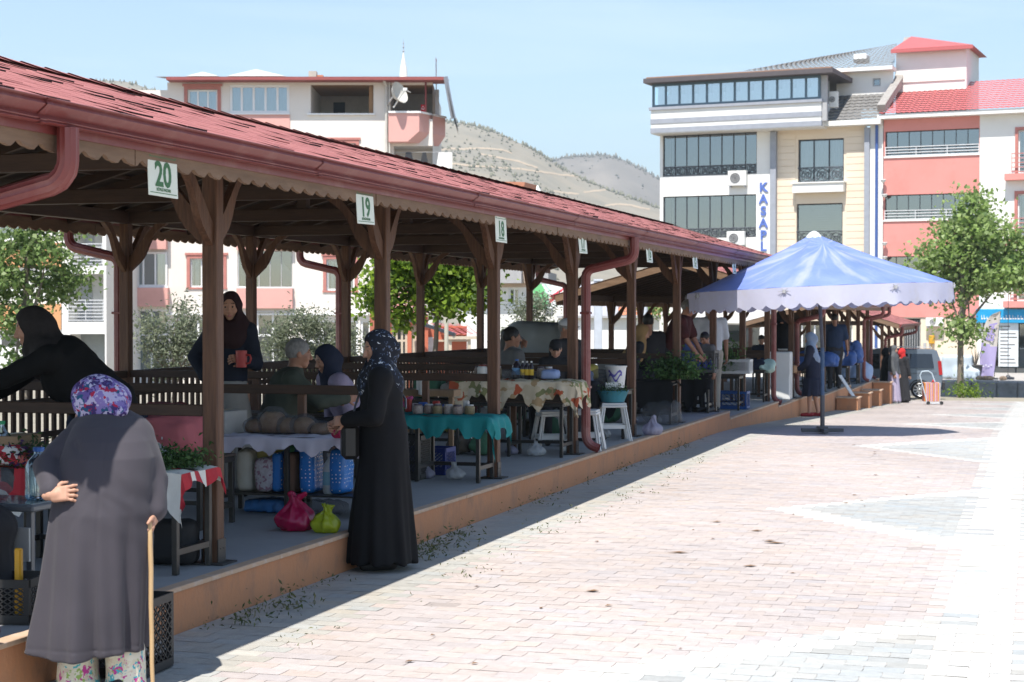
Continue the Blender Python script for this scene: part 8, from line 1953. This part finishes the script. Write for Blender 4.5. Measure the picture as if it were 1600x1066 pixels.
# ---------------------------------------------------------------- grey van beyond the platform
def van():
    d = 62; rw = at_d(1437, 608, d); gzv = gz(rw.y); R_ = .315; g = thing('parked_van', 'dark blue grey compact van parked beyond the platform end', 'van', (rw.x - 1.4, rw.y + .8, gzv))
    A = .06; ux = Vector((-math.cos(A), -math.sin(A), 0)); un = Vector((-math.sin(A), math.cos(A), 0)); O = Vector((rw.x, rw.y, gzv)); W = lambda x, o, z: O + ux * x + un * o + Vector((0, 0, z))   # x forward (left), o away
    pt = M('van_paint', (.10, .12, .15), .22, (.09, .11, .14), ns=1, coat=.6, spec=.6); gl = M('van_glass', (.015, .018, .022), .05, spec=.7); pl = M('bumper_plastic', (.03, .03, .032), .6)
    prof = [(-.78, .42), (-.80, .75), (-.77, 1.0), (-.70, 1.42), (-.60, 1.70), (-.45, 1.76), (1.35, 1.80), (1.75, 1.74), (2.35, 1.22), (3.2, 1.02), (3.38, .85), (3.42, .45), (3.3, .28), (-.7, .28)]
    N_ = len(prof); b = MB(pt); ws = (.0, .05, .10); rings = []
    for o, ins in ((.0, .05), (.05, .0), (1.70, .0), (1.75, .05)): rings.append([W(x + (ins if x < 1 else -ins) * .6, o + (.14 * max(0, (z - 1.0) / .8) * (1 if o < .8 else -1)), z - ins * .5 * (1 if z > 1 else -.3)) for x, z in prof])
    vs_ = [p for r in rings for p in r]; F_ = [tuple(range(N_)), tuple(range(3 * N_, 4 * N_))[::-1]]
    for k in range(3): F_ += [(k * N_ + i, (k + 1) * N_ + i, (k + 1) * N_ + (i + 1) % N_, k * N_ + (i + 1) % N_) for i in range(N_)]
    b.add(vs_, F_); body = b.build('body', g, 30)
    side = lambda x, z, e=.006: W(x, -e + .14 * max(0, (z - 1.0) / .8) - .002, z)
    def pane(pts, name='window'):
        b = MB(gl); b.add([side(x, z, .01) for x, z in pts], [tuple(range(len(pts)))[::-1], tuple(range(len(pts)))]); return b.build(name, g)
    pane([(-.5, 1.1), (.35, 1.08), (.35, 1.6), (-.42, 1.6)]); pane([(.42, 1.08), (1.35, 1.06), (1.35, 1.6), (.42, 1.6)]); pane([(1.42, 1.06), (2.2, 1.08), (1.72, 1.58), (1.42, 1.6)])
    b = MB(gl); b.add([W(-.775, .2, 1.1), W(-.775, 1.55, 1.1), W(-.655, 1.5, 1.62), W(-.655, .25, 1.62)], [(3, 2, 1, 0)]); b.build('rear_window', g)
    for x in (0, 2.72):
        for o in (0, 1.75):
            wg = MB(M('tyre_rubber', (.02, .02, .02), .85)); a = W(x, o - .03 if o < 1 else o + .03, R_); e = W(x, o + .19 if o < 1 else o - .19, R_); dirn = (e - a).normalized(); wg.tube([a + dirn * .0, a + dirn * .03, e - dirn * .03, e], [R_ * .9, R_, R_, R_ * .9], 24); w_ = wg.build('wheel', g, 40)
            h = MB(M('hubcap_silver', (.5, .51, .52), .3, metal=.6)); n = 20; q = a - dirn * .004; uz = Vector((0, 0, 1))
            for s_ in range(9):
                th = 2 * math.pi * s_ / 9; v = ux * math.cos(th) + uz * math.sin(th); h.beam(q + v * .04, q + v * R_ * .68, .055, .015, None, 0, tuple(dirn))
            h.tube([q + (ux * math.cos(t * 2 * math.pi / n) + uz * math.sin(t * 2 * math.pi / n)) * R_ * .70 for t in range(n)], .014, 5, closed=True); h.ell(q, (.05, .05, .05), 8, 6); h.build('hubcap', w_, 40)
            if o < 1:
                ar = MB(pl); ar.tube([W(x + (R_ + .045) * math.cos(t), -.012, R_ + (R_ + .045) * math.sin(t)) for t in [math.pi * i / 12 for i in range(13)]], .022, 6); ar.build('wheel_arch', g)
    b = MB(pl); b.beam(W(-.83, .05, .45), W(-.83, 1.7, .45), .1, .28, None, .03); b.beam(W(.38, -.012, .36), W(2.3, -.012, .36), .03, .12); b.build('bumper', g)
    b = MB(M('tail_light', (.4, .02, .02), .25)); b.beam(W(-.74, .03, .85), W(-.69, .06, 1.35), .12, .1); b.build('tail_light', g)
    b = MB(M('rail_silver', (.6, .6, .62), .35)); b.beam(W(-.4, .2, 1.84), W(1.3, .2, 1.86), .03, .03); b.beam(W(-.4, .2, 1.78), W(-.4, .2, 1.84), .03, .03); b.build('roof_rail', g)
    b = MB(pl); b.beam(side(.5, .98, .02), side(.66, .98, .02), .02, .03); b.beam(side(-.6, .92, .012), side(1.3, .88, .012), .008, .012); b.build('door_handle', g)
van()
# ---------------------------------------------------------------- striped shopping trolley
p = at_d(1450, 491, 49.5); q = Vector((p.x, p.y, gz(p.y))); g = thing('shopping_trolley', 'orange striped shopping trolley with a white tube frame', 'trolley', q); A = TH
ux = Vector((math.cos(A), math.sin(A), 0)); un = Vector((-math.sin(A), math.cos(A), 0)); W = lambda x, o, z: q + ux * x + un * o + Vector((0, 0, z))
st = [(.52, .14, .04), (.58, .35, .05), (.30, .12, .30), (.6, .5, .42), (.55, .10, .05), (.35, .30, .42)]; b = MB(M_attr('striped_canvas', .85, 0, 60, .05)); n = 22; x0, x1 = -.13, .33
for i in range(n):
    a, e = x0 + (x1 - x0) * i / n, x0 + (x1 - x0) * (i + 1) / n; c_ = st[i % 6]
    for o in (-.13, .13): b.add([W(a, o, .1), W(e, o, .1), W(e, o, .62), W(a, o, .62)], [(0, 1, 2, 3)] if o < 0 else [(3, 2, 1, 0)], None, c_)
    b.add([W(a, -.13, .62), W(e, -.13, .62), W(e, .13, .64), W(a, .13, .64)], [(0, 1, 2, 3)], None, c_)
b.add([W(x1, -.13, .1), W(x1, .13, .1), W(x1, .13, .62), W(x1, -.13, .62), W(x0, -.13, .1), W(x0, .13, .1), W(x0, .13, .62), W(x0, -.13, .62)], [(0, 1, 2, 3), (7, 6, 5, 4)], None, (.3, .12, .1)); b.build('bag', g)
b = MB(M('pale_blue_tube', (.55, .65, .72), .35)); b.tube([W(-.05, -.15, .04), W(-.17, -.15, .5), W(-.26, -.15, .85), W(-.2, -.15, .96), W(-.02, -.15, .97), W(.08, -.15, .9), W(.17, -.15, .66)], .014, 8); b.tube([W(-.05, -.15, .05), W(.36, -.15, .05)], .012, 8); b.build('frame', g, 50)
for x in (-.02, .36): b = MB(M('black_plastic', (.022, .022, .023), .5)); b.tube([W(x, -.17, .055), W(x, -.13, .055)], .052, 14); b.build('wheel', g, 40)
bag('small red tied bag on top of the striped trolley', W(.16, 0, .642), .05, M_film('red_bag_film', (.6, .03, .05), .9), 1.3, 2, True, .012)
# ---------------------------------------------------------------- things on the pavement across the road
gp = Fac(1500, 73, -.125); zs_ = g2.P(1500, 595)[1]
def on_pav(px, off=2.2): x, _ = gp.P(px, 590, off - 2); return gp.W(x, off - 2, zs_)
q = on_pav(1543); fl = thing('feather_flag', 'lilac and cream feather flag standing on the pavement', 'flag', q); k_ = 73 / FPX; Lx = lambda px: q + gp.ux * ((px - 1543) * k_); Hh = lambda py: (594 - py) * k_
edgeL = [(590, 1530), (560, 1531), (530, 1534), (510, 1538), (498, 1544), (491, 1553), (489, 1561)]; edgeR = [(590, 1552), (560, 1556), (530, 1559), (510, 1561), (498, 1562), (491, 1562), (488.5, 1562)]
b = MB(M_attr('printed_flag', .75, 0, 60, .05, .3, .25)); rws = 26; cl_ = 7
for i in range(rws):
    for j in range(cl_):
        def pp(r_, c_):
            py = 590 + (488.5 - 590) * r_ / rws; l_ = np.interp(-py, [-e[0] for e in edgeL], [e[1] for e in edgeL]); r2_ = np.interp(-py, [-e[0] for e in edgeR], [e[1] for e in edgeR]); px = l_ + (r2_ - l_) * c_ / cl_
            return Lx(px) + Vector((0, 0, Hh(py))) + gp.n * (.05 * math.sin(c_ * .8 + r_ * .2))
        py = 590 + (488.5 - 590) * (i + .5) / rws; px_ = j / cl_; c_ = (.46, .40, .66) if py > 541 + (px_ - .5) * 10 else (.62, .58, .54)
        b.add([pp(i, j), pp(i, j + 1), pp(i + 1, j + 1), pp(i + 1, j)], [(0, 1, 2, 3)], None, c_)
b.build('cloth', fl, 60); b = MB(M('flag_print', (.36, .30, .62), .7)); rot = Vector((.22, 0, .975)).normalized(); ux_ = gp.ux * rot.x + Vector((0, 0, 1)) * rot.z; uy_ = gp.ux * -rot.z + Vector((0, 0, 1)) * rot.x
b.text('EFA', Lx(1551) + Vector((0, 0, Hh(536))) - gp.n * .08, ux_, uy_, .42, None, .004, 1.2, 'LEFT', .01); b.build('lettering', fl)
b = MB(M('flag_white_print', (.75, .75, .8), .7))
for i in range(5): a = Lx(1533 + 4 * i) + Vector((0, 0, Hh(572 + (i % 2) * 2))) - gp.n * .08; b.box(a, (.07, .01, .04), None, gp.r)
b.build('small_print', fl); b = MB(m_dfr); b.tube([Lx(1562.5) + Vector((0, 0, Hh(488))), Lx(1559) + Vector((0, 0, Hh(530))), Lx(1553) + Vector((0, 0, .05))], .015, 6); b.box(Lx(1549) + Vector((0, 0, .03)), (.5, .4, .05), None, gp.r); b.build('pole', fl)
q = on_pav(1575); pf_ = thing('flag_pole', 'thin dark flag pole on a heavy base before the shop poster', 'pole', q); b = MB(m_dfr); b.tube([q, q + Vector((0, 0, 3.6))], .014, 6); b.build('pole', pf_); b = MB(m_dfr); b.lathe(tuple(q), [(.26, 0), (.26, .09), (.1, .12), (.04, .2)], 14); b.build('base', pf_)
q = on_pav(1497)
def fn(P):
    d = rbox(P, (0, 0, .5), (.62, .35, .5), .12); d = smax(d, (P[..., 0] * .55 + P[..., 2] - 1.05), .15) if False else d; d = smin(d, rbox(P, (.45, 0, .2), (.5, .38, .2), .1), .3); return np.maximum(d + .025 * np.sin(P[..., 0] * 14) * np.clip(1 - P[..., 2], 0, 1) + .02 * fbm(P, 7, 2), -P[..., 2])
o = soft('covered_stand', fn, (-1, -.6, -.04), (1.2, .6, 1.15), .035, [M('pale_blue_sheet', (.50, .57, .62), .6, (.42, .48, .54), ns=2)], None, Matrix.Rotation(gp.r, 4, 'Z')); o.location = q; tag(o, 'stand under a pale blue sheet behind the plane tree', 'covered stand')
q = on_pav(1465); g = thing('plastic_chair', 'white plastic armchair on the pavement behind the van', 'chair', q); b = MB(m_pl); T_ = lambda x, y, z: q + Vector((x, y, z)); b.box(T_(0, 0, .43), (.46, .44, .03), None, .2, .01); b.build('seat', g); b = MB(m_pl); b.box(T_(.05, .22, .68), (.46, .03, .48), None, .2, .01); b.build('backrest', g)
for sx in (-.2, .2):
    for sy in (-.19, .19): b = MB(m_pl); b.beam(T_(sx, sy, .42), T_(sx * 1.15, sy * 1.15, .003), .05, .03); b.build('leg', g)
for sx in (-.24, .24): b = MB(m_pl); b.beam(T_(sx, -.2, .66), T_(sx, .22, .66), .05, .025); b.beam(T_(sx, -.19, .43), T_(sx, -.19, .66), .04, .03); b.build('armrest', g)
q = on_pav(1524); g = thing('potted_plant', 'bare twiggy plant in a dark pot beside the feather flag', 'plant', q); b = MB(M('dark_pot', (.09, .085, .08), .7)); b.lathe(tuple(q), [(.2, 0), (.28, .55), (.3, .55), (.3, .6), (.24, .58), (0, .5)], 14); b.build('pot', g, 50); b = MB(m_bark); r_ = random.Random(4)
for i in range(16): a = r_.uniform(0, 6.28); e = q + Vector((.4 * math.cos(a) * r_.random(), .3 * math.sin(a), .9 + .6 * r_.random())); b.tube([q + Vector((0, 0, .5)), q.lerp(e, .5) + Vector((0, 0, .25)), e], [.02, .014, .005], 5)
b.build('twigs', g); b = MB(m_tile); q = on_pav(1548, 1.2); 
for i in range(5): b.ell(q + Vector((r_.uniform(-.5, .5), r_.uniform(-.2, .2), .08)), (.16, .12, .1), 8, 6, M('tan_rubble', (.35, .25, .17), .9))
tag(b.build('rubble'), 'tan rubble heap at the foot of the feather flag', None, None, 'stuff')
# ---------------------------------------------------------------- the hazy air
b = MB(); b.bx(-2700, 2700, -120, 3700, -40, 330)
hz = b.build('haze'); tag(hz, 'thin summer haze over the town and hills', None, None, 'stuff')
m = bpy.data.materials.new('haze_air'); m.use_nodes = True; N, L = m.node_tree.nodes, m.node_tree.links; N.remove(N['Principled BSDF'])
v = N.new('ShaderNodeVolumePrincipled'); v.inputs['Color'].default_value = (.80, .94, 1, 1); v.inputs['Density'].default_value = .00032; v.inputs['Anisotropy'].default_value = .25
L.new(v.outputs[0], N['Material Output'].inputs['Volume']); hz.data.materials.append(m)
